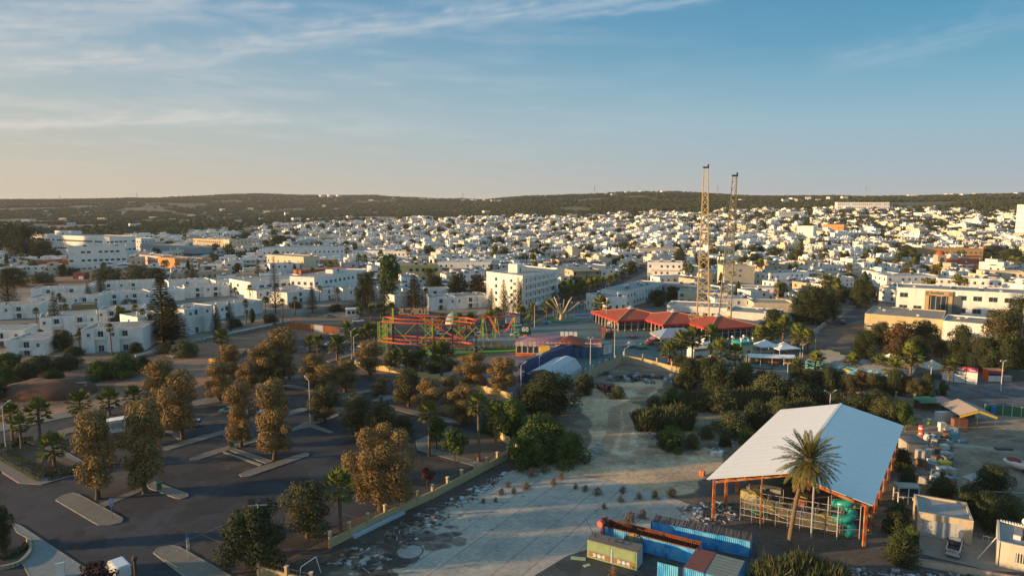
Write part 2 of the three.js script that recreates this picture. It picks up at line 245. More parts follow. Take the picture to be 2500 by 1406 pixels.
{
  const X0 = -400, X1 = 400, Z0 = -570, Z1 = -40, W = 2048, H = 2048;
  const t = canvasTex(W, H, (ctx) => {
    const P = painter(X0, X1, Z0, Z1, W, H)(ctx);
    ctx.fillStyle = css(0.17, 0.125, 0.08); ctx.fillRect(0, 0, W, H);
    P.blots(900, [[X0, Z0], [X1, Z1]], [0.12, 0.10, 0.06, 0.5], 2, 14); P.blots(700, [[X0, Z0], [X1, Z1]], [0.23, 0.165, 0.10, 0.5], 2, 12);
    P.poly(PX([[-200, 950], [-100, 1070], [310, 985], [530, 940], [580, 880], [610, 850], [815, 815], [700, 780], [480, 800], [330, 870], [100, 900]]), [0.27, 0.13, 0.07], 5);
    P.blots(260, PX([[0, 1040], [600, 860]]), [0.26, 0.15, 0.09, 0.5], 1, 7); P.blots(120, PX([[-50, 990], [420, 870]]), [0.085, 0.055, 0.035, 0.7], 1, 8);
    P.poly(PX([[-200, 880], [350, 862], [640, 802], [800, 745], [1230, 775], [1180, 690], [400, 690], [-200, 715]]), [0.20, 0.165, 0.12], 6);
    P.poly(PX([[-300, 715], [330, 700], [345, 678], [50, 676], [-300, 690]]), [0.27, 0.125, 0.06], 8);
    P.poly(PX([[300, 695], [760, 690], [760, 650], [300, 655]]), [0.15, 0.11, 0.055], 10);
    P.poly(PX([[600, 800], [830, 812], [700, 770], [560, 800]]), [0.19, 0.10, 0.06], 4);
    // rough land behind the steel shed, pale tracks across it
    P.poly(PX([[1290, 1130], [1300, 1010], [1440, 930], [1640, 905], [2230, 980], [2260, 1330], [1700, 1250]]), [0.17, 0.125, 0.075], 3);
    P.poly(PX([[1260, 1140], [1420, 1130], [1450, 1040], [1400, 985], [1430, 950], [1560, 930], [1640, 925], [1600, 960], [1560, 985], [1545, 1050], [1580, 1090], [1740, 1098], [1760, 1120], [1740, 1190], [1640, 1225], [1520, 1180], [1380, 1165]]), [0.52, 0.34, 0.19], 2.5);
    P.blots(150, PX([[1400, 1180], [1740, 930]]), [0.54, 0.41, 0.27, 0.5], 0.6, 4); P.blots(120, PX([[1400, 1180], [1700, 930]]), [0.34, 0.16, 0.08, 0.5], 0.5, 3);
    P.line(PX([[1470, 1110], [1500, 1050], [1500, 1000], [1560, 975], [1590, 945]]), [0.33, 0.17, 0.09, 0.7], 3); P.line(PX([[1520, 1100], [1535, 1040], [1530, 1000], [1610, 960]]), [0.36, 0.20, 0.11, 0.6], 2);
    P.blots(260, PX([[1640, 1110], [2160, 960]]), [0.27, 0.19, 0.12, 0.6], 0.8, 5); P.blots(160, PX([[1640, 1110], [2160, 960]]), [0.08, 0.075, 0.035, 0.7], 0.8, 5);
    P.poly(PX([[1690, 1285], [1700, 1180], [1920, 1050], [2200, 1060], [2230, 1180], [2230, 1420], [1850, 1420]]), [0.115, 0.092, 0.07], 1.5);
    P.poly(PX([[2225, 1190], [2240, 1090], [2210, 1010], [2510, 1000], [2700, 1180], [2400, 1200]]), [0.29, 0.20, 0.125], 2); P.blots(130, PX([[2230, 1190], [2520, 1010]]), [0.13, 0.10, 0.08, 0.6], 0.5, 4); P.line(PX([[2320, 1085], [2400, 1092], [2520, 1110]]), [0.33, 0.29, 0.24, 0.8], 2.4);
    P.poly(PX([[1960, 900], [2000, 800], [2085, 790], [2500, 800], [2560, 905], [2280, 900]]), [0.15, 0.095, 0.06], 3); P.blots(200, PX([[2000, 900], [2520, 800]]), [0.24, 0.12, 0.065, 0.5], 1, 6); P.blots(160, PX([[2050, 900], [2520, 800]]), [0.07, 0.055, 0.035, 0.6], 1, 5);
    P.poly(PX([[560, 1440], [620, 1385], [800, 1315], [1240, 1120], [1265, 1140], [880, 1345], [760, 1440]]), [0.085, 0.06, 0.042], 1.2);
    P.poly(PX([[2060, 1430], [2110, 1345], [2220, 1330], [2540, 1400], [2540, 1430]]), [0.10, 0.08, 0.065], 1);
  }, (i, j) => { const n = 0.62 + 0.5 * fbm(i * 0.05, j * 0.05, 4) + 0.28 * NT[(i * 13 + j * 977) & 65535]; return n; });
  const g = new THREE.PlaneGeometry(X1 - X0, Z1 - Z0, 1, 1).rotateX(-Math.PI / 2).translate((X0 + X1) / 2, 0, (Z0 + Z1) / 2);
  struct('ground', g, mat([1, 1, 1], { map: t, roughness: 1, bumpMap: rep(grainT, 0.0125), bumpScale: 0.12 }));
}

// ---------------------------------------------------------------- asphalt, concrete, paving
const asphaltT = noiseTex(1024, (u, v, i, j) => { const p = tile(u, v, 3, 5), q = tile(u, v, 24, 4), g = NT[(i * 31 + j * 517) & 65535]; const cr = Math.abs(tile(u, v + 0.3, 7, 4) - 0.5); const n = 0.58 + 0.5 * p + 0.16 * (q - 0.5) + 0.16 * (g - 0.5) - 0.16 * sstep(0.6, 0.64, tile(u + 0.5, v, 9, 3)) + 0.14 * sstep(0.62, 0.7, tile(u, v + 0.5, 5, 4)) - 0.25 * sstep(0.006, 0.0, cr); return [n, n * 0.99, n * 0.97]; });
const asphalt = mat([0.046, 0.047, 0.054], { map: rep(asphaltT, 46), roughness: 0.93 }), asphalt2 = mat([0.062, 0.06, 0.062], { map: rep(asphaltT, 40), roughness: 0.93 });
struct('car_park_asphalt', flat(PX([[-1400, 1700], [-900, 1230], [-60, 1062], [0, 1048], [310, 985], [450, 957], [530, 927], [572, 880], [603, 851], [812, 816], [850, 845], [868, 884], [885, 914], [1000, 940], [1130, 966], [1215, 984], [1222, 1050], [1260, 1106], [1010, 1236], [805, 1312], [640, 1390], [600, 1460], [560, 1700]]), 0.03), asphalt);
struct('road', flat(PX([[790, 752], [866, 768], [860, 800], [812, 815], [858, 848], [900, 838], [1000, 870], [1240, 800], [1290, 790], [1350, 760], [1500, 700], [1560, 672], [1590, 655], [1560, 652], [1500, 672], [1330, 742], [1250, 775], [1130, 770], [900, 745], [830, 742]]), 0.06), asphalt2);
struct('road', flat(PX([[2050, 798], [2118, 775], [2150, 735], [2146, 690], [2140, 665], [2126, 662], [2124, 690], [2112, 735], [2030, 792]]), 0.06), asphalt2);
{ // yard slab: cast concrete lanes, cracks, weeds in the joints and the round patch
  const pts = PX([[780, 1480], [900, 1345], [1010, 1285], [1130, 1222], [1250, 1148], [1330, 1150], [1480, 1172], [1620, 1208], [1720, 1245], [1700, 1290], [1480, 1330], [1380, 1360], [1250, 1440], [1200, 1480]]);
  const xs = pts.map((p) => p[0]), zs = pts.map((p) => p[1]), X0 = Math.min(...xs), X1 = Math.max(...xs), Z0 = Math.min(...zs), Z1 = Math.max(...zs), W = 1400, H = 1400;
  const t = canvasTex(W, H, (ctx) => {
    const P = painter(X0, X1, Z0, Z1, W, H)(ctx), a = G(900, 1400), b = G(1250, 1178), ang = Math.atan2(b.z - a.z, b.x - a.x), c = Math.cos(ang), s = Math.sin(ang);
    ctx.fillStyle = css(0.46, 0.375, 0.285); ctx.fillRect(0, 0, W, H);
    const q = rng(3);
    for (let k = -14; k < 22; k++) { const o = k * 3.6, sh = 0.35 + q() * 0.1; const L = (e, f) => [a.x + c * e - s * f, a.z + s * e + c * f]; P.poly([L(-60, o), L(120, o), L(120, o + 3.6), L(-60, o + 3.6)], [sh * 1.1, sh * 0.92, sh * 0.71, 0.65]); }
    P.blots(160, [[X0, Z0], [X1, Z1]], [0.27, 0.245, 0.21, 0.4], 0.4, 4); P.blots(160, [[X0, Z0], [X1, Z1]], [0.52, 0.44, 0.34, 0.35], 0.4, 4);
    for (let k = -14; k < 22; k++) { const o = k * 3.6, L = (e, f) => [a.x + c * e - s * f, a.z + s * e + c * f]; const pl = []; for (let e = -60; e < 120; e += 3) pl.push(L(e, o + (q() - 0.5) * 0.12)); P.line(pl, [0.15, 0.135, 0.115, 0.7], 0.07 + q() * 0.12); }
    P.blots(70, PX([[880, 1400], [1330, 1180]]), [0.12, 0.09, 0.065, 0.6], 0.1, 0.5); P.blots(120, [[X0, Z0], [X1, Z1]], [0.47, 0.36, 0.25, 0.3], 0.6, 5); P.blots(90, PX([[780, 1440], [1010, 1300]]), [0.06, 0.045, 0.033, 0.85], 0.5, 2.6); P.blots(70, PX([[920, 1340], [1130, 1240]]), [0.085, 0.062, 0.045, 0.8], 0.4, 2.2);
    const m = G(1000, 1347), r = (G(1032, 1347).x - m.x), ring = []; for (let k = 0; k <= 40; k++) { const e = k / 40 * 6.283, w = 1 + (q() - 0.5) * 0.05; ring.push([m.x + Math.cos(e) * r * w, m.z + Math.sin(e) * r * 1.05 * w]); }
    P.poly(ring, [0.45, 0.42, 0.355, 0.8]); for (let k = 0; k < 40; k++) P.line([ring[k], ring[k + 1]], [0.13, 0.10, 0.07, 0.5 + 0.5 * q()], 0.12 + 0.28 * q());
  }, (i, j) => 0.8 + 0.22 * fbm(i * 0.08, j * 0.08, 4) + 0.14 * NT[(i * 29 + j * 311) & 65535]);
  const g = flat(pts, 0.05), u = g.attributes.uv, p = g.attributes.position; for (let i = 0; i < p.count; i++) u.setXY(i, (p.getX(i) - X0) / (X1 - X0), 1 - (p.getZ(i) - Z0) / (Z1 - Z0));
  struct('concrete_yard', g, mat([1, 1, 1], { map: t, roughness: 0.95 }));
}
struct('painted_yard', flat(PX([[1180, 1520], [1255, 1438], [1385, 1358], [1482, 1328], [1700, 1288], [1850, 1330], [1850, 1520]]), 0.07), mat([0.085, 0.092, 0.082], { map: rep(asphaltT, 30) }));
// theme park floors
struct('plaza', flat(PX([[1215, 905], [1250, 860], [1180, 800], [1290, 790], [1370, 750], [1480, 735], [1830, 800], [1950, 850], [1935, 905], [1790, 925], [1660, 905], [1520, 880], [1400, 925], [1290, 975]]), 0.045), mat([0.115, 0.175, 0.165], { map: rep(stainT, 26), roughness: 0.9 }));
struct('plaza', flat(PX([[885, 912], [940, 895], [1000, 925], [1290, 975], [1300, 880], [1240, 850], [1180, 890], [1040, 918], [1000, 905]]), 0.075), mat([0.20, 0.13, 0.125], { map: rep(stainT, 18), roughness: 0.9 }));
struct('plaza', flat(PX([[1790, 926], [1935, 906], [2280, 925], [2300, 905], [2560, 925], [2760, 1000], [2300, 985], [2230, 975], [1930, 935], [1900, 945]]), 0.045), mat([0.17, 0.165, 0.165], { map: rep(asphaltT, 18), roughness: 0.9 }));
struct('plaza', flat(PX([[1560, 905], [1700, 880], [1800, 900], [1930, 905], [1925, 940], [1790, 925], [1660, 912]]), 0.085), mat([0.27, 0.22, 0.18], { map: rep(stainT, 11), roughness: 0.9 }));
struct('driveway', flat(PX([[2218, 1345], [2235, 1290], [2420, 1320], [2540, 1340], [2540, 1400], [2420, 1395]]), 0.05), mat([0.36, 0.29, 0.22], { map: rep(grainT, 3) }));

const kerbG = bx(1, 0.13, 0.2), kerbM = [M.kerb, mat([0.31, 0.265, 0.21], { map: rep(grainT, 2) }), mat([0.40, 0.35, 0.285], { map: rep(grainT, 2.5) })];
// raised pavements and traffic islands with kerbs
function pavement(name, px, h = 0.14, m = M.paving) {
  const pts = PX(px), c = pts.reduce((s, p) => [s[0] + p[0] / pts.length, s[1] + p[1] / pts.length], [0, 0]);
  const o = struct(name, slab(pts, 0.0, h), M.kerb);
  if (Math.max(...pts.map((p) => p[1])) > -200 && h > 0.1) for (let i = 0; i < pts.length; i++) { const a = V3(pts[i][0], 0, pts[i][1]), b = V3(pts[(i + 1) % pts.length][0], 0, pts[(i + 1) % pts.length][1]), l = a.distanceTo(b), n = Math.round(l / 1.1); if (l < 1 || l > 60) continue; const t = Math.atan2(-(b.z - a.z), b.x - a.x); for (let k = 0; k < n; k++) { const m = part(o, 'kerb_stone', kerbG, kerbM[(k * 7 + i) % 3]); m.position.copy(a).lerp(b, (k + 0.5) / n); m.position.y = h - 0.11 + 0.01 * R(); m.rotation.y = t; m.scale.x = l / n - 0.03; } }
  part(o, 'paving_surface', flat(pts.map((p) => { const dx = c[0] - p[0], dz = c[1] - p[1], l = Math.hypot(dx, dz), k = Math.min(0.22, l * 0.2) / l; return [p[0] + dx * k, p[1] + dz * k]; }), h + 0.006), m); return o;
}
pavement('traffic_island', [[462, 1121], [503, 1106], [561, 1089], [622, 1072], [630, 1075], [624, 1079], [553, 1101], [480, 1124], [465, 1125]]);
pavement('footpath', [[557, 1099], [573, 1096], [664, 1127], [649, 1132]], 0.11);
pavement('kerb', [[540, 1104], [544, 1103], [640, 1136], [635, 1138]], 0.12, M.kerb);
pavement('traffic_island', [[584, 1160], [600, 1152], [742, 1107], [753, 1108], [751, 1114], [607, 1164], [590, 1165]]);
pavement('traffic_island', [[398, 1094], [478, 1069], [551, 1051], [556, 1054], [551, 1058], [411, 1099], [398, 1099]]);
pavement('footpath', [[400, 1052], [412, 1050], [452, 1068], [436, 1074]], 0.1);
pavement('traffic_island', [[135, 1222], [152, 1210], [175, 1205], [190, 1208], [298, 1267], [295, 1276], [270, 1282], [240, 1283], [232, 1279]]);
pavement('footpath', [[238, 1231], [345, 1192], [353, 1197], [252, 1239]], 0.1);
pavement('traffic_island', [[358, 1186], [375, 1177], [456, 1207], [458, 1213], [440, 1219], [428, 1217], [364, 1193]]);
pavement('pavement', [[374, 1351], [385, 1340], [415, 1334], [436, 1337], [600, 1430], [480, 1430], [432, 1396]]);
pavement('pavement', [[-140, 1130], [0, 1099], [8, 1092], [30, 1080], [100, 1072], [205, 1130], [197, 1156], [100, 1184], [50, 1181], [0, 1150], [-140, 1200]]);
pavement('pavement', [[56, 1077], [190, 1039], [480, 979], [640, 934], [671, 935], [640, 947], [533, 983], [470, 993], [195, 1050], [95, 1079]], 0.13);
pavement('pavement', [[-300, 1110], [-100, 1058], [0, 1039], [310, 978], [450, 950], [455, 957], [310, 989], [0, 1054], [-100, 1074], [-300, 1132]], 0.13);
pavement('pavement', [[28, 1279], [46, 1284], [207, 1390], [260, 1440], [90, 1440], [48, 1368], [75, 1338], [80, 1322], [40, 1300]], 0.12, mat([0.30, 0.31, 0.30], { map: rep(grainT, 2.5) }));
pavement('footpath', [[1014, 1077], [1098, 1040], [1116, 1047], [1034, 1090], [1182, 1131], [1174, 1143], [1018, 1099]], 0.1);
pavement('traffic_island', [[820, 968], [900, 952], [906, 956], [830, 977]]);
pavement('traffic_island', [[908, 979], [945, 966], [967, 967], [969, 971], [930, 981]]);
pavement('pavement', [[795, 882], [855, 864], [858, 869], [802, 886]]);
pavement('traffic_island', [[688, 1014], [733, 997], [755, 998], [756, 1001], [690, 1019]]);
pavement('traffic_island', [[712, 1048], [745, 1032], [758, 1034], [822, 1012], [826, 1016], [765, 1038], [812, 1056], [806, 1059], [756, 1043], [714, 1052]]);
pavement('footpath', [[930, 985], [985, 996], [1080, 1018], [1130, 1030], [1122, 1036], [1030, 1018], [925, 990]], 0.1);
pavement('footpath', [[690, 939], [720, 941], [790, 956], [784, 960], [688, 944]], 0.1);
const dusty = mat([0.082, 0.066, 0.056], { map: rep(asphaltT, 17), roughness: 1 });
for (const px of [[[470, 1000], [560, 975], [690, 946], [800, 962], [880, 950], [960, 940], [1010, 950], [1000, 975], [820, 990], [740, 1000], [600, 1030], [470, 1035]], [[1020, 1105], [1170, 1146], [1090, 1185], [1000, 1220], [960, 1180]], [[930, 992], [1110, 1036], [1020, 1070], [880, 1030]], [[455, 1345], [560, 1300], [640, 1330], [700, 1300], [780, 1290], [640, 1395], [600, 1440]], [[480, 1120], [545, 1105], [640, 1138], [595, 1152]], [[205, 1175], [240, 1232], [345, 1192], [300, 1150]]]) struct('dusty_bays', flat(smooth(PX(px), 3), 0.036), dusty);
struct('planting_bed', slab(PX([[14, 1102], [34, 1088], [74, 1085], [100, 1096], [196, 1137], [190, 1147], [112, 1166], [100, 1161], [16, 1117]]), 0.1, 0.1), M.dirt);
struct('planting_bed', slab(PX([[1036, 1090], [1100, 1050], [1215, 1065], [1256, 1104], [1188, 1130]]), 0, 0.08), M.dirt);
struct('planting_bed', slab(PX([[872, 904], [960, 922], [1110, 952], [1240, 985], [1236, 992], [1090, 962], [880, 915]]), 0, 0.1), M.dirt);
struct('planting_bed', slab(PX([[800, 1312], [900, 1272], [1002, 1234], [1100, 1192], [1090, 1184], [985, 1225], [880, 1262], [790, 1300]]), 0, 0.1), M.dirt);
{ // worn white bay lines, the kerb paint and a lane line
  const L = (a, b, w = 0.12) => { const p = G(...a), q = G(...b), d = q.clone().sub(p).normalize(), n = V3(-d.z, 0, d.x).multiplyScalar(w / 2); return quad(p.clone().sub(n).setY(0.045), p.clone().add(n).setY(0.045), q.clone().add(n).setY(0.045), q.clone().sub(n).setY(0.045)); };
  const g = []; for (let k = 0; k < 5; k++) { g.push(L([148 + k * 0, 1072 + k * 11], [206, 1062 + k * 14])); }
  g.push(L([420, 1334], [555, 1278]), L([490, 1305], [560, 1335]), L([548, 1281], [575, 1292]), L([820, 1248], [880, 1270]), L([148, 1067], [206, 1090]), L([560, 1276], [640, 1246]));
  for (let k = 0; k < 5; k++) g.push(L([500 + k * 9, 1020 - k * 3], [560 + k * 9, 1030 - k * 3]), L([690 + k * 14, 985 - k * 2], [740 + k * 14, 992 - k * 2]), L([690 + k * 26, 1290 - k * 13], [668 + k * 26, 1276 - k * 13]));
  struct('bay_lines', join(g), mat([0.17, 0.17, 0.17], { roughness: 0.95 }));
  const kerbPaint = (a, b, m) => { const p = G(...a), q = G(...b), f = frame(p, q); const o = struct('painted_kerb', bx(f.len, 0.15, 0.16, 0, 0, 0), m); o.position.copy(f.p); o.position.y = 0.012; o.rotation.y = f.turn; };
  kerbPaint([388, 1361], [432, 1388], mat([0.62, 0.40, 0.05])); kerbPaint([148, 1229], [228, 1277], mat([0.30, 0.16, 0.14])); kerbPaint([4, 1155], [46, 1181], mat([0.34, 0.17, 0.16]));
}
// ---------------------------------------------------------------- vegetation
function leafCloud(leaves) {                                            // leaves: [x,y,z, nx,ny,nz, length, width, r,g,b]
  const n = leaves.length, pos = new Float32Array(n * 12), nor = new Float32Array(n * 12), colr = new Float32Array(n * 12), idx = new Uint32Array(n * 6), a = V3(), b = V3(), nn = V3(), q = rng(n + 3);
  leaves.forEach((l, i) => { nn.set(l[3], l[4], l[5]).normalize(); a.set(q() - 0.5, q() - 0.5, q() - 0.5); if (l[11]) a.copy(l[11]); a.addScaledVector(nn, -a.dot(nn)).normalize(); b.crossVectors(nn, a); const L = l[6] / 2, W = l[7] / 2;
    const c = [[-L, 0], [0, -W], [L, 0], [0, W]]; for (let k = 0; k < 4; k++) { const o = (i * 4 + k) * 3; pos[o] = l[0] + a.x * c[k][0] + b.x * c[k][1]; pos[o + 1] = l[1] + a.y * c[k][0] + b.y * c[k][1]; pos[o + 2] = l[2] + a.z * c[k][0] + b.z * c[k][1]; nor[o] = nn.x; nor[o + 1] = nn.y; nor[o + 2] = nn.z; colr[o] = l[8]; colr[o + 1] = l[9]; colr[o + 2] = l[10]; }
    idx.set([i * 4, i * 4 + 1, i * 4 + 2, i * 4, i * 4 + 2, i * 4 + 3], i * 6); });
  const g = new THREE.BufferGeometry(); g.setAttribute('position', new THREE.BufferAttribute(pos, 3)); g.setAttribute('normal', new THREE.BufferAttribute(nor, 3)); g.setAttribute('color', new THREE.BufferAttribute(colr, 3)); g.setIndex(new THREE.BufferAttribute(idx, 1)); return g;
}
function lobesCrown(lobes, n, size, pal, seed, inner = 0.25) {
  const q = rng(seed), out = [], area = lobes.map((l) => l[3] * l[3]), sum = area.reduce((s, v) => s + v, 0);
  lobes.forEach((l, k) => { const m = Math.round(n * area[k] / sum), tint = 0.82 + 0.36 * q();
    for (let i = 0; i < m; i++) { const d = V3(q() - 0.5, q() - 0.5, q() - 0.5).normalize(), bump = 0.82 + 0.36 * fbm(d.x * 2.2 + k * 7 + 20, d.y * 2.2 + d.z * 1.7 + 11, 3), r = l[3] * bump * (q() < inner ? 0.45 + 0.45 * q() : 0.8 + 0.42 * q() * q() + 0.1 * q());
      const p = V3(l[0] + d.x * r, l[1] + d.y * r * (l[4] ?? 1), l[2] + d.z * r), c = pal[Math.floor(q() * pal.length)], t = tint * (0.86 + 0.28 * q()), s = size * (0.6 + 0.8 * q());
      out.push([p.x, p.y, p.z, d.x + (q() - 0.5) * 1.5, d.y + (q() - 0.5) * 1.5 + 0.15, d.z + (q() - 0.5) * 1.5, s * 1.5, s * 0.8, c[0] * t, c[1] * t, c[2] * t]); } });
  return leafCloud(out);
}
function limbs(lobes, h0, r, seed, base = 0) {                          // trunk and limbs to the lobes
  const q = rng(seed), g = [], fork = V3((q() - 0.5) * 0.6, h0, (q() - 0.5) * 0.6); g.push(rod(V3(0, base, 0), V3(0, h0 * 0.25, 0), r * 1.35, r, 8), rod(V3(0, h0 * 0.25, 0), fork, r, r * 0.75, 8));
  lobes.forEach((l, i) => { if (i < 9) g.push(rod(fork, V3(l[0] * 0.85, l[1], l[2] * 0.85), r * 0.45, r * 0.1, 5)); }); return join(g);
}
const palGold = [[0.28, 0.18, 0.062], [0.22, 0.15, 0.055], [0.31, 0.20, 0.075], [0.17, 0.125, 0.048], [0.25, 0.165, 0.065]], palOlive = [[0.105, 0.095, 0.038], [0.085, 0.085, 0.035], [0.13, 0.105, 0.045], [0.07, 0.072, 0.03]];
const palDark = [[0.038, 0.052, 0.02], [0.05, 0.062, 0.024], [0.03, 0.045, 0.018], [0.065, 0.07, 0.028]], palGreen = [[0.055, 0.098, 0.022], [0.078, 0.115, 0.026], [0.045, 0.08, 0.02], [0.095, 0.12, 0.03]], palScrub = [[0.095, 0.10, 0.042], [0.07, 0.085, 0.033], [0.12, 0.112, 0.05], [0.056, 0.072, 0.028]], palBrown = [[0.17, 0.115, 0.065], [0.13, 0.09, 0.055], [0.20, 0.14, 0.085]];
const protoTree = {};
function protoCrown(kind, k, H, W, crownFrom, n, size, pal, nl, trunkR, seed, shape) {
  const q = rng(seed), lobes = []; for (let i = 0; i < nl; i++) { const t = (i + 0.5) / nl, y = lerp(crownFrom, 1, t) * H, prof = shape(t), a = i * 2.4 + q() * 0.9, rad0 = W / 2 * prof, lr = W * (0.12 + 0.13 * q()) * (0.72 + 0.4 * prof), rad1 = Math.max(0, rad0 - lr * 0.85) * (0.62 + 0.55 * q()); lobes.push([Math.cos(a) * rad1, Math.min(y, H - lr * 0.8), Math.sin(a) * rad1, lr, 1]); }
  for (let i = 0; i < 3; i++) lobes.push([0, lerp(crownFrom + 0.12, 0.85, i / 2) * H, 0, W * 0.25 * shape(0.15 + i * 0.3), 1.2]);
  (protoTree[kind] ??= []).push({ H, W, trunk: limbs(lobes, H * crownFrom * 1.15, trunkR, seed + 9), crown: lobesCrown(lobes, n, size, pal, seed + 1) });
}
const barrel = (t) => 0.62 + 0.42 * Math.sin(Math.PI * clamp(t * 0.9 + 0.12)), egg = (t) => 0.35 + 0.72 * Math.sin(Math.PI * clamp(t * 0.8 + 0.14)), dome = (t) => Math.sqrt(1 - (t * 0.92) ** 2), wide = (t) => 0.55 + 0.5 * Math.sin(Math.PI * clamp(t * 0.75 + 0.25));
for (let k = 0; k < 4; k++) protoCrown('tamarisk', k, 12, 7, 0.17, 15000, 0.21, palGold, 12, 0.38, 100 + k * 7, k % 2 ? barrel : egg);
for (let k = 0; k < 3; k++) protoCrown('olive_tree', k, 9, 7.5, 0.24, 12000, 0.2, palOlive, 11, 0.36, 200 + k * 7, wide);
for (let k = 0; k < 3; k++) protoCrown('dark_tree', k, 10, 9, 0.16, 14000, 0.23, palDark, 13, 0.35, 300 + k * 7, wide);
for (let k = 0; k < 2; k++) protoCrown('green_tree', k, 6, 5, 0.36, 2400, 0.30, palGreen, 9, 0.14, 400 + k * 7, wide);
for (let k = 0; k < 3; k++) protoCrown('shrub', k, 4, 6, 0.06, 8000, 0.18, palDark, 10, 0.1, 500 + k * 7, dome);
for (let k = 0; k < 3; k++) protoCrown('green_shrub', k, 4, 6, 0.06, 8500, 0.18, palGreen, 10, 0.1, 550 + k * 7, dome);
for (let k = 0; k < 3; k++) protoCrown('scrub_bush', k, 3.5, 6, 0.05, 7000, 0.17, palScrub, 10, 0.08, 600 + k * 7, dome);
for (let k = 0; k < 2; k++) protoCrown('dry_bush', k, 1, 2.2, 0.05, 700, 0.10, palBrown, 6, 0.03, 650 + k * 7, dome);
protoCrown('red_tree', 0, 4, 3, 0.42, 1300, 0.2, [[0.07, 0.025, 0.025], [0.05, 0.03, 0.025]], 7, 0.07, 700, wide);
protoCrown('autumn_tree', 0, 8, 7, 0.25, 3600, 0.34, [[0.15, 0.075, 0.03], [0.10, 0.06, 0.03], [0.07, 0.06, 0.028]], 10, 0.25, 710, wide);
{ // the great lobed tree against the wall
  const l = [[-4.2, 8.6, 0.6, 2.3], [-1.8, 12.4, 0, 2.2], [0.6, 13.6, -0.4, 1.7], [3.2, 12.6, 0.2, 1.9], [3.6, 9.2, 0.8, 2.7], [1.2, 10.4, 1.6, 2.4], [-1.4, 9.4, 2.0, 2.3], [-3, 5.6, 0.8, 2.4], [-0.4, 6.4, 1.4, 2.8], [2.6, 6.2, 1.2, 2.9], [3.4, 3.6, 0.6, 2.3], [0.4, 3.2, 1.2, 2.3], [-2.4, 3.2, 0.4, 2.0], [-0.5, 9, -2, 3.0], [1.5, 5.5, -2, 3.0], [-2, 5.5, -2, 2.6]];
  for (const e of l) { e[0] *= 1.18; e[3] *= 0.84; e[1] *= 1.03; }
  protoTree.great_tree = [{ H: 15.2, W: 13.5, trunk: limbs(l, 3.4, 0.6, 5), crown: lobesCrown(l, 34000, 0.2, palGold, 77) }];
}
{ // reeds: upright blades
  for (let k = 0; k < 2; k++) { const q = rng(800 + k), L = []; for (let i = 0; i < 5200; i++) { const a = q() * 6.283, r = Math.sqrt(q()) * 3.3 * (0.7 + 0.5 * N2(a * 1.3 + k * 9, 3)), h = (1.4 + 2.6 * N2(Math.cos(a) * r * 0.9 + 7, Math.sin(a) * r * 0.9 + 5) + 0.9 * q()) * (1 - 0.6 * (r / 3.4) ** 2), c = palScrub[Math.floor(q() * 4)], t = q(), lean = V3((q() - 0.5) * 1.1 + Math.cos(a) * 0.3, 1, (q() - 0.5) * 1.1 + Math.sin(a) * 0.3); L.push([Math.cos(a) * r + lean.x * t * h * 0.5, h * (0.2 + 0.7 * t), Math.sin(a) * r + lean.z * t * h * 0.5, q() - 0.5, 0.25 * (q() - 0.5), q() - 0.5, 0.7 + 0.7 * q(), 0.09 + 0.08 * q(), c[0] * 0.8, c[1] * 0.85, c[2] * 0.85, lean]); }
    (protoTree.reeds ??= []).push({ H: 4, W: 6, trunk: join([0, 1, 2].map((i) => rod(V3(i * 0.3 - 0.3, 0, 0.1), V3(i * 0.6 - 0.6, 2.5, 0.2), 0.05, 0.03, 5))), crown: leafCloud(L) }); }
}
// palms
function fanFrond(L, base, az, el, len, fan, c, q) {                     // one stalk and its fan
  const dir = V3(Math.cos(az) * Math.cos(el), Math.sin(el), Math.sin(az) * Math.cos(el)), hub = base.clone().addScaledVector(dir, len), side = V3(-Math.sin(az), 0, Math.cos(az)), up = V3().crossVectors(side, dir).multiplyScalar(-1);
  L.push([base.x + dir.x * len * 0.5, base.y + dir.y * len * 0.5, base.z + dir.z * len * 0.5, up.x, up.y, up.z, len, 0.10, c[0], c[1], c[2], dir]);
  for (let k = 0; k < 11; k++) { const a = (k / 10 - 0.5) * 3.5, d = dir.clone().multiplyScalar(Math.cos(a)).addScaledVector(side, Math.sin(a)).addScaledVector(V3(0, -1, 0), 0.25 + 0.25 * Math.abs(Math.sin(a))).normalize(), m = fan * (0.9 - 0.25 * Math.abs(a) / 1.75), s = 0.8 + 0.45 * q();
    L.push([hub.x + d.x * m * 0.5, hub.y + d.y * m * 0.5, hub.z + d.z * m * 0.5, up.x + d.x * 0.3 + (q() - 0.5) * 0.6, up.y + 0.2, up.z + (q() - 0.5) * 0.6, m, 0.26, c[0] * s, c[1] * s, c[2] * s, d]); }
}
const fanP = [];
for (let k = 0; k < 3; k++) { const q = rng(900 + k * 3), L = [], top = V3(0, 0, 0); for (let i = 0; i < 38; i++) { const t = i / 38, el = lerp(1.35, -0.75, t ** 0.9) + (q() - 0.5) * 0.2, c = t > 0.82 ? [0.13, 0.095, 0.045] : pick([[0.115, 0.135, 0.026], [0.145, 0.155, 0.034], [0.085, 0.108, 0.022]]); fanFrond(L, V3((q() - 0.5) * 0.2, 0.1 - t * 0.5, (q() - 0.5) * 0.2), i * 2.399 + q() * 0.3, el, 0.95 + 0.5 * q(), 1.25, c, q); }
  const bend = (q() - 0.5) * 0.1, tr = []; for (let i = 0; i < 6; i++) tr.push(rod(V3(bend * (i / 6) ** 2 * 6, i / 6, 0), V3(bend * ((i + 1) / 6) ** 2 * 6, (i + 1) / 6, 0), i ? 0.30 - i * 0.012 : 0.42, 0.29 - i * 0.012, 8));
  fanP.push({ crown: leafCloud(L), trunk: join(tr), bend: bend * 6 }); }
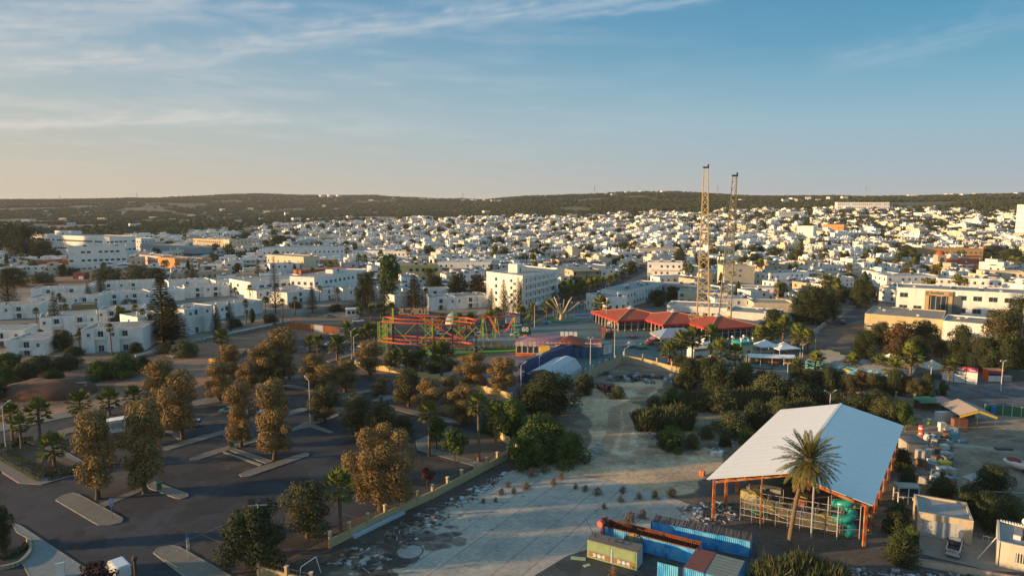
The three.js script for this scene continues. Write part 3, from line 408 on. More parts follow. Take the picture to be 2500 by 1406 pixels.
function fanPalm(p, H, W, label, group, cat = 'palm tree', name = 'fan_palm') {
  const v = fanP[Math.floor(R() * 3)], s = W / 3.7, th = Math.max(1, H - 1.6 * s), o = thing(name, label, cat, p, R() * 6.28, group);
  const t = part(o, 'trunk', v.trunk, M.palmTrunk); t.scale.set(0.5 + 0.4 * s, th, 0.5 + 0.4 * s); const c = part(o, 'crown', v.crown, LEAF); c.position.set(v.bend * (0.5 + 0.4 * s), th, 0); c.scale.setScalar(s); return o;
}
function plant(kind, p, H, W, label, group, cat = 'tree', name = kind) {
  const v = pick(protoTree[kind]), o = thing(name, label, cat, p, R() * 6.28, group); part(o, 'trunk', v.trunk, M.trunk); part(o, 'crown', v.crown, LEAF); o.scale.set(W / v.W, H / v.H, W / v.W); if (kind === 'great_tree') o.rotation.y = 0; return o;
}
const plantPx = (kind, bx0, by, ty, w, label, group, cat, name) => { const p = G(bx0, by); p.y = -0.02; return plant(kind, p, rise(p, ty), w / pxm(p), label, group, cat, name); };
const palmPx = (bx0, by, ty, w, label, group) => { const p = G(bx0, by); return fanPalm(p, rise(p, ty), w / pxm(p), label, group); };

const inLot = 'bushy trees in the car park';
const lotTrees = [[238, 1219, 1006, 108, 'tall golden tree beside the kerbed footpath, nearer the hedge bed'], [353, 1204, 992, 105, 'tall golden tree at the inner end of the short kerbed footpath'], [392, 1002, 880, 88, 'golden tree standing against the red bare earth'], [445, 1072, 905, 92, 'golden tree at the kerb beside the silver hatchback'], [360, 1062, 975, 115, 'broad low golden tree behind the tall pair'], [536, 979, 886, 80, 'dark-bodied tree with leaning trunk on the long pavement'], [560, 935, 842, 66, 'golden tree in front of the far road'], [588, 1092, 936, 78, 'slim golden tree beside a green litter bin on the island'], [670, 1122, 930, 98, 'two-tiered golden tree at the tip of the long island'], [648, 948, 836, 92, 'rounded golden tree behind the white parked car'], [690, 939, 800, 92, 'tall dark-trunked tree over a lit kerb by the road'], [603, 952, 886, 64, 'smaller olive tree between two golden trees'], [765, 948, 864, 70, 'golden tree just behind a slim lamp post'], [797, 968, 892, 70, 'small golden tree touching its neighbour at the kerb'], [842, 957, 880, 70, 'tree with short thick trunk on a bare earth island'], [903, 916, 834, 78, 'golden tree in front of the yellow wall by the ride'], [930, 962, 921, 46, 'very small thin tree on a narrow island'], [1045, 1010, 924, 72, 'brightly lit golden tree by the footpath'], [1098, 1004, 918, 58, 'narrower tree joined to the lit golden one'], [1153, 948, 862, 84, 'round golden tree before the purple plaza'], [1226, 960, 874, 82, 'round golden tree closest to the blue building'], [1127, 1040, 944, 90, 'wide tree overhanging the planting bed']];
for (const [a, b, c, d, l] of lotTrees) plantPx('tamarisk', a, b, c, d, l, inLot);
for (const [a, b, c, d, l] of [[793, 1032, 944, 76, 'dark olive tree beside the lamp post and green bin'], [870, 1064, 966, 82, 'dark olive tree over the sunlit footpath'], [932, 1072, 984, 92, 'spreading olive tree behind the great lobed tree'], [998, 992, 903, 80, 'dense dark olive tree in the middle of the far bays'], [752, 1312, 1184, 132, 'olive tree with golden tips beside the front palm'], [985, 1062, 1016, 52, 'low olive tree half hidden behind the great lobed tree']]) plantPx('olive_tree', a, b, c, d, l, inLot);
plantPx('great_tree', 930, 1246, 1034, 184, 'great many-lobed golden tree against the yellow wall', inLot, 'tree', 'tamarisk');
plantPx('dark_tree', 628, 1388, 1236, 160, 'large dark round tree beside the twin floodlight', inLot);
for (const [a, b, c, d, l] of [[1110, 1128, 1048, 58, 'small light green tree in the planting bed'], [1066, 1096, 1022, 54, 'slender green tree beside a palm in the planting bed']]) plantPx('green_tree', a, b, c, d, l, inLot);
plantPx('red_tree', 1042, 1188, 1143, 38, 'small round dark red tree on a white stem', inLot);
plantPx('dark_tree', 3, 1345, 1238, 58, 'dark leafy tree in the round brick planter', inLot);
plantPx('red_tree', 232, 1452, 1378, 90, 'dark red bush hiding part of the white van', inLot, 'bush', 'bush');
for (const [a, b, c, d] of [[30, 1082, 985, 50], [52, 1102, 1018, 44], [97, 1078, 976, 58], [198, 1034, 956, 56], [266, 1014, 950, 52], [328, 1004, 944, 46]]) palmPx(a, b, c, d, 'fan palm along the road at the edge of the car park', 'fan palms by the car park road');
palmPx(132, 1142, 1062, 66, 'short stout fan palm inside the clipped hedge', 'fan palms in the car park');
palmPx(832, 1308, 1150, 78, 'fan palm with slim lit trunk near the front wall', 'fan palms in the car park');
for (const [a, b, c, d, l] of [[1048, 1112, 984, 52, 'tall dark fan palm at the edge of the planting bed'], [1169, 1126, 964, 54, 'tall bright fan palm in the middle of the planting bed'], [1210, 1102, 992, 46, 'fan palm in the planting bed against the dark thicket']]) palmPx(a, b, c, d, l, 'fan palms in the car park');
// dark thickets and bushes round the yard
for (const [k, a, b, c, d, l] of [['dark_tree', 1345, 1012, 914, 140, 'big dark domed tree in front of the blue hall'], ['dark_tree', 1300, 1000, 940, 90, 'dark tree at the foot of the blue hall'], ['green_shrub', 1250, 1062, 985, 110, 'green shrub mass under the wall lamp'], ['green_shrub', 1330, 1112, 1022, 150, 'great green thicket at the corner of the yard'], ['green_shrub', 1390, 1132, 1062, 100, 'green thicket overhanging the pale dirt'], ['green_shrub', 1290, 1138, 1052, 110, 'green thicket beside the end of the yellow wall'], ['green_shrub', 1210, 1055, 985, 90, 'bright green shrub behind the planting bed palms'], ['shrub', 1428, 962, 918, 62, 'grey green shrub beside the rusty lorry'], ['scrub_bush', 1508, 972, 945, 46, 'round scrub bush in front of the rusty lorry']]) plantPx(k, a, b, c, d, l, 'thickets around the yard', k.includes('tree') ? 'tree' : 'bush', k.includes('tree') ? k : 'thicket');
for (const [k, a, b, c, d, l] of [['reeds', 1585, 1046, 985, 80, 'tall reed clump beside the dirt track'], ['reeds', 1650, 1042, 975, 90, 'tall reed clump on the side away from the track'], ['green_shrub', 1635, 1096, 1046, 84, 'dark round green bush at the end of the dirt track'], ['scrub_bush', 1690, 1094, 1062, 44, 'small scrub bush touching the round green bush']]) plantPx(k, a, b, c, d, l, 'bushes behind the shed', 'bush', k === 'reeds' ? 'reed_clump' : 'bush');
{ const spots = [[1680, 948, 880, 80, 'shrub'], [1755, 962, 892, 100, 'shrub'], [1730, 925, 872, 70, 'dark_tree'], [1700, 995, 945, 80, 'reeds'], [1760, 1000, 948, 90, 'scrub_bush'], [1820, 990, 938, 90, 'reeds'], [1640, 985, 950, 60, 'green_shrub'], [1600, 1000, 968, 50, 'scrub_bush'], [1880, 985, 915, 100, 'scrub_bush'], [1940, 985, 928, 100, 'scrub_bush'], [1810, 952, 905, 70, 'shrub'], [1860, 950, 908, 70, 'shrub'], [1990, 985, 945, 80, 'shrub'], [2040, 990, 955, 80, 'scrub_bush'], [2100, 1010, 965, 90, 'shrub'], [2160, 1025, 972, 80, 'scrub_bush'], [2205, 1035, 985, 60, 'green_shrub'], [1790, 1062, 1010, 90, 'scrub_bush'], [1850, 1050, 985, 90, 'shrub'], [1830, 1085, 1050, 60, 'green_shrub'], [1745, 1050, 1028, 40, 'dry_bush'], [1740, 1005, 978, 50, 'dry_bush'], [1770, 1088, 1062, 40, 'shrub'], [1725, 1068, 1042, 44, 'scrub_bush'], [1900, 1022, 975, 80, 'scrub_bush'], [1960, 1010, 965, 80, 'reeds'], [1660, 905, 868, 46, 'dark_tree'], [1708, 892, 870, 40, 'shrub'], [2140, 995, 955, 70, 'shrub']];
  for (const [a, b, c, d, k] of spots) plantPx(k, a, b, c, d, { shrub: 'dark shrub in the wild ground behind the shed', reeds: 'reed clump in the wild ground behind the shed', scrub_bush: 'olive scrub bush in the wild ground behind the shed', green_shrub: 'bright green bush in the wild ground behind the shed', dry_bush: 'dry brown bush in the wild ground behind the shed', dark_tree: 'dark tree between the park wall and the wild ground' }[k], 'wild bushes behind the shed', k === 'dark_tree' ? 'tree' : 'bush', k === 'reeds' ? 'reed_clump' : k === 'dark_tree' ? 'dark_tree' : 'bush'); }
// clipped row of bushes in front of the painted ride
for (let i = 0; i < 13; i++) { const t = i / 12; plantPx(i % 4 === 2 ? 'autumn_tree' : i % 3 ? 'olive_tree' : 'shrub', lerp(1945, 2262, t), lerp(942, 975, t) + (i % 2) * 4, lerp(892, 916, t) + (i % 3) * 6, 48, 'leafy bush in the row along the railing', 'row of bushes along the railing', 'bush', 'hedge_bush'); }
plantPx('green_shrub', 2302, 966, 930, 24, 'lone upright green shrub on the grey plaza', undefined, 'bush', 'bush');
// beside and below the shed
for (const [k, a, b, c, d, l] of [['shrub', 2190, 1300, 1235, 80, 'dark shrub beside the shed, lower of the group'], ['shrub', 2215, 1210, 1150, 60, 'dark shrub between the shed and the white frame'], ['shrub', 2200, 1375, 1305, 90, 'dark shrub next to the driveway wall'], ['green_shrub', 2225, 1345, 1290, 50, 'green shrub leaning over the driveway kerb'], ['shrub', 2205, 1150, 1100, 55, 'dark shrub behind the shed beside the hut'], ['dark_tree', 2425, 1212, 1138, 92, 'dark bush in the scrap yard by the toy house'], ['shrub', 2300, 1232, 1172, 90, 'dark shrub behind the yellow wall'], ['shrub', 2370, 1255, 1190, 100, 'dark shrub behind the garage roof'], ['shrub', 2415, 1290, 1210, 80, 'dark shrub beside the garage corner'], ['scrub_bush', 2465, 1262, 1210, 80, 'scrub bush by the pipe frame'], ['reeds', 1900, 1440, 1350, 110, 'wild reed clump under the date palm'], ['reeds', 1960, 1440, 1335, 110, 'wild reed clump at the foot of the date palm trunk'], ['reeds', 2020, 1450, 1350, 100, 'wild reed clump before the spiral slide']]) plantPx(k, a, b, c, d, l, 'growth around the shed and garage', 'bush', k === 'reeds' ? 'reed_clump' : 'bush');
for (const [a, b, w] of [[1285, 1192, 30], [1300, 1160, 34], [1350, 1180, 26], [1255, 1200, 20], [1240, 1186, 22], [1225, 1204, 24], [1330, 1150, 36], [1370, 1165, 26], [1460, 1205, 30], [1520, 1200, 26], [1560, 1215, 24], [1430, 1195, 24], [1600, 1212, 30], [1640, 1210, 40], [1475, 1238, 20], [1515, 1222, 24], [1540, 1270, 44], [1570, 1262, 36], [1500, 1404, 44], [1405, 1190, 20], [1210, 1222, 16], [1180, 1225, 18]]) plantPx(w > 35 ? 'dry_bush' : 'dry_bush', a, b + 4, b - w * 0.42, w, 'dry brown weed tuft on the concrete yard', 'weed tufts on the yard', 'weed', 'weed_tuft');
// shrubs along the red earth and the villas
for (const [a, b, c, d, k] of [[20, 900, 865, 90, 'green_shrub'], [95, 905, 872, 90, 'shrub'], [165, 900, 868, 90, 'shrub'], [240, 925, 885, 80, 'green_shrub'], [300, 918, 868, 90, 'green_shrub'], [345, 900, 872, 60, 'shrub'], [-10, 975, 935, 70, 'shrub'], [450, 870, 835, 80, 'scrub_bush'], [400, 862, 840, 50, 'scrub_bush'], [60, 930, 890, 80, 'shrub'], [130, 935, 905, 60, 'shrub'], [10, 940, 900, 60, 'green_shrub']]) plantPx(k, a, b, c, d, k === 'green_shrub' ? 'bright green bush between the villas and the earth mound' : k === 'shrub' ? 'dark bush between the villas and the earth mound' : 'olive scrub bush on the bare earth by the villas', 'bushes in front of the villas', 'bush', 'bush');
{ // clipped hedges as leafy masses
  const hedge = (px, h, label, pal = palDark, n = 26, w = 1.1) => { const line = px.map(([a, b]) => G(a, b)), q = rng(px[0][0] * 7 + 3), L = []; for (let i = 0; i < line.length - 1; i++) { const a = line[i], b = line[i + 1], len = a.distanceTo(b), d = b.clone().sub(a).normalize(), s = V3(-d.z, 0, d.x); for (let k = 0; k < len * n; k++) { const u = q() * 3, e = q() * len, m = u < 1 ? [(q() - 0.5) * w, h * (0.95 + 0.12 * q()), 0, 1] : [w / 2 * (u < 2 ? 1 : -1), q() * h, u < 2 ? 1 : -1, 0.2], c = pal[Math.floor(q() * pal.length)]; L.push([a.x + d.x * e + s.x * m[0] - line[0].x, m[1], a.z + d.z * e + s.z * m[0] - line[0].z, s.x * m[2] + (q() - 0.5), m[3] + (q() - 0.5) * 0.8, s.z * m[2] + (q() - 0.5), 0.3, 0.22, c[0], c[1], c[2]]); } }
    return solo('hedge', label, 'hedge', leafCloud(L), LEAF, line[0], 0, 'clipped hedges'); };
  hedge([[98, 1088], [75, 1080], [32, 1084], [10, 1098], [12, 1118], [100, 1166], [112, 1171], [195, 1150], [205, 1137]], 0.9, 'clipped dark hedge ringing the palm bed at the road corner', palDark, 150, 2.6);
  hedge([[0, 1368], [45, 1352], [62, 1338], [62, 1330]], 0.6, 'low curved hedge in the round brick planter', palDark, 90, 0.8);
  hedge([[440, 846], [520, 830], [640, 808], [720, 790]], 1.2, 'long low hedge under the villa wall', palDark, 30, 1.2);
  hedge([[740, 778], [800, 762], [850, 748], [900, 744]], 1.6, 'dark hedge beside the hotel entrance drive', palDark, 30, 2.5);
  hedge([[1290, 800], [1340, 782], [1420, 752], [1500, 722]], 1.0, 'hedge along the road behind the rides', palDark, 26, 1.6);
}
// ---------------------------------------------------------------- the steel shed
const rustT = noiseTex(256, (u, v) => { const a = tile(u, v, 5, 5), b = tile(u + 0.4, v + 0.2, 3, 4), w = sstep(0.56, 0.64, b); const r = [0.62 + 0.25 * a, 0.30 + 0.18 * a, 0.10 + 0.1 * a]; return r.map((c, k) => lerp(c, [0.72, 0.66, 0.58][k], w * 0.75) * (0.8 + 0.25 * tile(u, v, 30, 2))); });
const rust = mat([0.95, 0.78, 0.62], { map: rep(rustT, 4), roughness: 0.85 }), rustDark = mat([0.13, 0.065, 0.04], { map: rep(grainT, 2) }), sheetW = mat([0.90, 0.885, 0.85], { map: rep(stainT, 14), roughness: 0.55 });
{
  const FL = V3(30.8, 6.9, -103.6), FR = V3(52.1, 6.9, -93.9), RL = V3(57.0, 6.9, -140.6), RR = V3(77.2, 6.9, -130.0), AF = V3(41.75, 9.75, -98.95), AR = V3(67.2, 9.75, -135.4);
  const o = thing('steel_shed', 'big open-sided rusty steel shed with a white metal gable roof', 'shed', V3(52, 0, -116));
  const loc = (v) => v.clone().sub(o.position), mix = (a, b, t) => a.clone().lerp(b, t);
  const slab6 = (a, b, c, d, t) => { const dn = V3(0, -t, 0), e = [a, b, c, d], f = e.map((v) => v.clone().add(dn)); return join([quad(a, b, c, d), quad(f[3], f[2], f[1], f[0]), ...[0, 1, 2, 3].map((k) => quad(f[k], f[(k + 1) % 4], e[(k + 1) % 4], e[k]))]); };
  const n = 20; for (const [E0, E1] of [[FL, RL], [FR, RR]]) for (let k = 0; k < n; k++) { const t0 = k / n + 0.0006, t1 = (k + 1) / n - 0.0006, dy = V3(0, R() * 0.012, 0); const v = [mix(E0, E1, t0), mix(E0, E1, t1), mix(AF, AR, t1), mix(AF, AR, t0)].map((p) => loc(p).add(dy)); part(o, 'roof_panel', E0 === FL ? slab6(v[0], v[3], v[2], v[1], 0.07) : slab6(v[0], v[1], v[2], v[3], 0.07), sheetW); }
  part(o, 'ridge_cap', beam(loc(AF).setY(9.83), loc(AR).setY(9.83), 0.5, 0.06), sheetW);
  const m = 8, inset = 0.04; for (let k = 0; k < m; k++) { const t = lerp(0.022, 0.97, k / (m - 1)), L = mix(mix(FL, RL, t), mix(FR, RR, t), inset), Q = mix(mix(FR, RR, t), mix(FL, RL, t), inset), A = mix(AF, AR, t); L.y = Q.y = 6.3; A.y = 9.2;
    for (const P of [L, Q]) part(o, 'post', beam(loc(P).setY(0), loc(P).setY(6.55), 0.34, 0.42), rust);
    part(o, 'rafter', beam(loc(L), loc(A), 0.2, 0.42), rust); part(o, 'rafter', beam(loc(Q), loc(A), 0.2, 0.42), rust);
    if (k < 1) for (const s of [0.33, 0.67]) { const B = mix(L, Q, s); part(o, 'inner_post', beam(loc(B).setY(0), loc(B).setY(lerp(6.3, 9.2, 1 - Math.abs(s - 0.5) * 2) - 0.1), 0.18), s < 0.5 ? rust : M.galv); } }
  for (let k = 0; k < 5; k++) for (const [E0, E1] of [[FL, RL], [FR, RR]]) { const a = mix(E0, AF, 0.04 + k * 0.22), b = mix(E1, AR, 0.04 + k * 0.22); a.y -= 0.2; b.y -= 0.2; part(o, 'purlin', beam(loc(a), loc(b), 0.12, 0.16), rust); }
  // what stands under it
  const at = (u, v, y = 0) => { const p = mix(mix(FL, RL, v), mix(FR, RR, v), u); p.y = y; return p; };
  const pf = thing('play_frame', 'pipe play frame with nets standing inside the steel shed', 'play frame', at(0.5, 0.1)); const pl = (u, v, y) => at(u, v, y).sub(pf.position);
  for (let i = 0; i <= 8; i++) for (const v of [0.05, 0.1, 0.15]) part(pf, 'upright', rod(pl(0.2 + i * 0.075, v, 0), pl(0.2 + i * 0.075, v, i < 4 ? 4.6 - (v > 0.1 ? 0 : 0.6) : 3.4 + (i > 6 ? 1.6 : 0)), 0.045), M.steel);
  for (let y = 1.1; y < 3.6; y += 1.1) for (const v of [0.05, 0.1, 0.15]) part(pf, 'rail', rod(pl(0.2, v, y), pl(0.8, v, y), 0.045), M.galv);
  for (let i = 0; i <= 8; i++) for (const y of [1.1, 2.2, 3.3]) part(pf, 'cross_rail', rod(pl(0.2 + i * 0.075, 0.05, y), pl(0.2 + i * 0.075, 0.15, y), 0.04), M.galv);
  const net = mat([0.28, 0.23, 0.13], { transparent: true, opacity: 0.3, side: THREE.DoubleSide, roughness: 1 }), pad = [mat([0.05, 0.20, 0.13]), mat([0.45, 0.33, 0.06]), mat([0.30, 0.25, 0.15]), M.blue];
  for (let i = 0; i < 8; i++) part(pf, 'net', quad(pl(0.2 + i * 0.075, 0.052, i < 4 ? 2.2 : 1.1), pl(0.2 + (i + 1) * 0.075, 0.052, i < 4 ? 2.2 : 1.1), pl(0.2 + (i + 1) * 0.075, 0.052, i < 3 ? 4 : 3.3), pl(0.2 + i * 0.075, 0.052, i < 4 ? 4 : 3.3)), net);
  for (let i = 0; i < 6; i++) { const p = pl(0.28 + i * 0.09, 0.1, 1.14 + (i % 2) * 1.1); part(pf, 'deck', bx(1.7, 0.12, 2.6, p.x, p.y, p.z, 0.5), pad[i % 4]); }
  part(pf, 'slide_chute', bx(0.9, 0.1, 4.8, pl(0.34, 0.1).x, 3.0, pl(0.34, 0.1).z, 0.5, 0.35), mat([0.42, 0.40, 0.10]));
  const stackM = [mat([0.16, 0.10, 0.07]), mat([0.06, 0.12, 0.08]), mat([0.28, 0.27, 0.25]), mat([0.22, 0.07, 0.04]), mat([0.33, 0.30, 0.12])];
  for (let i = 0; i < 12; i++) { const p = at(rr(0.15, 0.85), rr(0.22, 0.7)); const g = thing('stored_stall', 'old stall panels and tarpaulin stored deep inside the shed', 'stored panels', p, R() * 3, 'things stored inside the shed'); part(g, 'box_base', bx(rr(2, 4), rr(0.8, 1.8), rr(1, 2.4)), pick(stackM)); part(g, 'tarpaulin', bx(rr(1.4, 2.4), 0.25, rr(1, 1.6), rr(-0.3, 0.3), 1.2, 0, R(), 0.15), pick(stackM)); }
  // spiral slide
  const pts = []; for (let k = 0; k <= 60; k++) { const t = k / 60, a = 0.4 + t * 2.2 * Math.PI * 2; pts.push(V3(Math.cos(a) * 1.2, lerp(6.0, 0.7, t), Math.sin(a) * 1.2)); }
  const q = at(0.82, 0.09), sp = thing('spiral_slide', 'teal enclosed spiral tube slide inside the shed', 'slide', q); part(sp, 'tube', new THREE.TubeGeometry(new THREE.CatmullRomCurve3(pts), 90, 0.62, 12), M.teal); for (let k = 1; k < 6; k++) { const c = pts[k * 10], r = new THREE.TorusGeometry(0.66, 0.05, 6, 16); r.lookAt(pts[Math.min(60, k * 10 + 2)].clone().sub(pts[k * 10 - 2])); part(sp, 'joint_ring', r.translate(c.x, c.y, c.z), mat([0.015, 0.22, 0.20])); }
  for (const [x, z] of [[-1.7, 1.6], [1.7, 1.6], [1.7, -1.6], [-1.7, -1.6]]) part(sp, 'scaffold_pole', rod(V3(x, 0, z), V3(x, 5.4, z), 0.05), M.galv); for (const y of [1.6, 3.2, 5]) for (const s of [-1.6, 1.6]) part(sp, 'scaffold_rail', rod(V3(-1.7, y, s), V3(1.7, y, s), 0.04), M.galv);
  part(sp, 'centre_pole', rod(V3(0, 0, 0), V3(0, 5.4, 0), 0.09), M.galv);
}
// ---------------------------------------------------------------- date palm
{
  const p = G(1925, 1346), o = thing('date_palm', 'tall date palm with leaning trunk in front of the white shed roof', 'palm tree', p), top = V3(2.5, 13.6, -0.4), q = rng(44), L = [];
  const c = new THREE.CatmullRomCurve3([V3(0, -0.1, 0), V3(0.35, 4, 0), V3(1.1, 9, -0.1), top]); const g = []; for (let k = 0; k < 14; k++) g.push(rod(c.getPoint(k / 14), c.getPoint((k + 1) / 14), 0.36 - k * 0.008 + (k > 11 ? 0.1 : 0), 0.35 - k * 0.008 + (k > 10 ? 0.1 : 0), 10)); part(o, 'trunk', join(g), M.palmTrunk);
  part(o, 'crown_shaft', sph(0.75, top.x, top.y, top.z), M.palmTrunk);
  for (let i = 0; i < 92; i++) { const t = i / 92, az = i * 2.399, el0 = lerp(1.45, -0.85, t ** 0.8), len = 5.1 * (0.85 + 0.25 * q()), cc = t > 0.85 ? [0.13, 0.09, 0.04] : pick([[0.115, 0.11, 0.03], [0.085, 0.09, 0.025], [0.16, 0.135, 0.036]]); let at = top.clone(), el = el0; const seg = 12;
    for (let k = 0; k < seg; k++) { const d = V3(Math.cos(az) * Math.cos(el), Math.sin(el), Math.sin(az) * Math.cos(el)), nx = at.clone().addScaledVector(d, len / seg), side = V3(-Math.sin(az), 0, Math.cos(az)), up = V3().crossVectors(d, side); L.push([(at.x + nx.x) / 2, (at.y + nx.y) / 2, (at.z + nx.z) / 2, up.x, up.y, up.z, len / seg * 1.15, 0.09, cc[0] * 1.2, cc[1] * 1.1, cc[2], d]);
      if (k > 0) for (const s of [-1, 1]) for (let j = 0; j < 3; j++) { const w = 0.62 * Math.sin(Math.PI * (0.12 + 0.86 * k / seg)) + 0.12, dd = side.clone().multiplyScalar(s).addScaledVector(d, 0.95).addScaledVector(up, 0.35).normalize(), m = at.clone().lerp(nx, j / 3); L.push([m.x + dd.x * w / 2, m.y + dd.y * w / 2, m.z + dd.z * w / 2, up.x + (q() - 0.5) * 0.5, up.y, up.z + (q() - 0.5) * 0.5, w, 0.11, cc[0] * (0.8 + 0.4 * q()), cc[1] * (0.8 + 0.4 * q()), cc[2], dd]); }
      at = nx; el -= 0.035 + 0.05 * k / seg; } }
  part(o, 'crown', leafCloud(L), LEAF);
}
// ---------------------------------------------------------------- shipping containers
function corrugated(len, h, pitch = 0.28, dep = 0.05) {                  // upright sheet from x=0..len, ribs towards +z
  const n = Math.round(len / pitch), pos = [], idx = [], uv = []; for (let i = 0; i <= n * 4; i++) { const x = i / (n * 4) * len, z = [0, 0, dep, dep][i % 4]; pos.push(x, 0, z, x, h, z); uv.push(x, 0, x, h); if (i) { const a = (i - 1) * 2; idx.push(a, a + 2, a + 1, a + 1, a + 2, a + 3); } }
  const g = new THREE.BufferGeometry(); g.setAttribute('position', new THREE.Float32BufferAttribute(pos, 3)); g.setAttribute('uv', new THREE.Float32BufferAttribute(uv, 2)); g.setIndex(idx); const f = g.toNonIndexed(); f.computeVertexNormals(); return f;
}
const blueT = noiseTex(512, (u, v) => { const s = tile(u, v * 0.4, 10, 4), r = sstep(0.66, 0.74, tile(u * 1, v * 0.25, 7, 5)), f = sstep(0.45, 0.7, tile(u, v, 3, 4)); const c = [0.18, 0.58, 0.83], w = [0.52, 0.78, 0.88]; return c.map((x, k) => lerp(lerp(x, w[k], f * 0.7) * (0.82 + 0.3 * s), [0.30, 0.16, 0.10][k], r * 0.5)); });
const blueC = mat([1, 1, 1], { map: rep(blueT, 6), roughness: 0.6, side: THREE.DoubleSide }), blueEdge = mat([0.02, 0.10, 0.22], { roughness: 0.6 }), rustIn = mat([0.28, 0.075, 0.025], { map: rep(grainT, 1.5), side: THREE.DoubleSide });
function container(a, b, dep, h, label, opt = {}) {                      // a, b: ends of the upper front edge in the photograph
  const f = frame(G(a[0], a[1], h), G(b[0], b[1], h)); f.p.y = 0; const L = f.len, o = thing('shipping_container', label, 'container', f.p, f.turn, 'old containers in the yard');
  part(o, 'side_wall', corrugated(L, h - 0.25).translate(-L / 2, 0.12, 0), blueC); const bk = corrugated(L, h - 0.25).rotateY(Math.PI).translate(L / 2, 0.12, -dep); part(o, 'side_wall', bk, opt.open ? blueC : blueC);
  for (const s of [-1, 1]) { const e = corrugated(dep, h - 0.25).rotateY(s * Math.PI / 2); e.translate(s * L / 2, 0.12, s > 0 ? 0 : -dep); part(o, 'end_wall', e, blueC); }
  for (const s of [-1, 1]) for (const z of [0, -dep]) part(o, 'corner_post', bx(0.16, h, 0.16, s * L / 2, 0, z), blueEdge);
  for (const y of [0, h - 0.14]) { for (const z of [0, -dep]) part(o, 'long_rail', bx(L - 0.16, 0.14, 0.13, 0, y, z), y ? (opt.open ? rustIn : blueC) : blueEdge); for (const s of [-1, 1]) part(o, 'end_rail', bx(0.13, 0.14, dep - 0.16, s * L / 2, y, -dep / 2), opt.open && y ? rustIn : blueEdge); }
  part(o, 'floor', bx(L - 0.2, 0.12, dep - 0.2, 0, 0.14, -dep / 2), M.dirt);
  if (opt.open) { for (const [z, sgn] of [[-dep + 0.09, 1], [-0.03, -1]]) { const w = corrugated(L - 0.3, h - 0.4); if (sgn < 0) w.rotateY(Math.PI); part(o, 'inner_lining', w.translate(sgn < 0 ? L / 2 - 0.15 : -L / 2 + 0.15, 0.26, z + (sgn < 0 ? -0.02 : 0.0)), rustIn); } for (const s of [-1, 1]) part(o, 'inner_end', bx(0.03, h - 0.4, dep - 0.3, s * (L / 2 - 0.09), 0.26, -dep / 2), rustIn); for (const t of [-0.4, -0.32, -0.24, -0.1, -0.02, 0.36, 0.42]) part(o, 'roof_bow', bx(0.05, 0.05, dep - 0.15, t * L, h - 0.12, -dep / 2), rustDark); }
  else opt.roof(o, L, dep, h); return o;
}
container([1474, 1283], [1703, 1341], 2.44, 2.6, 'open-topped blue container with rusty red inside', { open: true });
container([1591, 1273], [1833, 1321], 2.44, 2.6, 'long blue container under loose weathered planks', { roof: (o, L, d, h) => { const q = rng(9), pl = [mat([0.20, 0.13, 0.10], { map: rep(grainT, 0.8) }), mat([0.13, 0.085, 0.07], { map: rep(grainT, 0.8) }), mat([0.28, 0.21, 0.17], { map: rep(grainT, 0.8) })]; for (let x = -L / 2 + 0.1; x < L / 2; x += 0.19) part(o, 'plank', bx(0.17, 0.045, d * (0.86 + 0.2 * q()), x, h + 0.01 + q() * 0.07, -d / 2 + (q() - 0.5) * 0.3, (q() - 0.5) * 0.12, (q() - 0.5) * 0.03), pl[Math.floor(q() * 3)]); } });
const ribRoof = (m) => (o, L, d, h) => { for (let i = 0; i < 14; i++) part(o, 'roof_rib', bx(L - 0.1, i % 2 ? 0.05 : 0.03, d / 14 - 0.01, 0, h, -d * (i + 0.5) / 14), m); };
container([1670, 1385], [1720, 1399], 6.0, 2.5, 'short blue container with a dull red roof', { roof: (o, L, d, h) => part(o, 'roof_sheet', bx(L - 0.05, 0.05, d, 0, h, -d / 2), mat([0.22, 0.075, 0.06], { map: rep(stainT, 2) })) });
container([1722, 1400], [1796, 1420], 5.8, 2.5, 'short blue container with a ribbed grey-green roof', { roof: ribRoof(mat([0.20, 0.24, 0.21], { map: rep(stainT, 2) })) });
{ const f = frame(G(1606, 1371, 2.4), G(1657, 1384, 2.4)); f.p.y = 0; const o = thing('corrugated_fence', 'upright blue corrugated panel before the red-roofed container', 'panel', f.p, f.turn); part(o, 'sheet', corrugated(f.len, 2.35).translate(-f.len / 2, 0.02, 0), blueC); for (const s of [-1, 1]) part(o, 'post', bx(0.08, 2.4, 0.08, s * f.len / 2, 0, -0.05), blueEdge); }
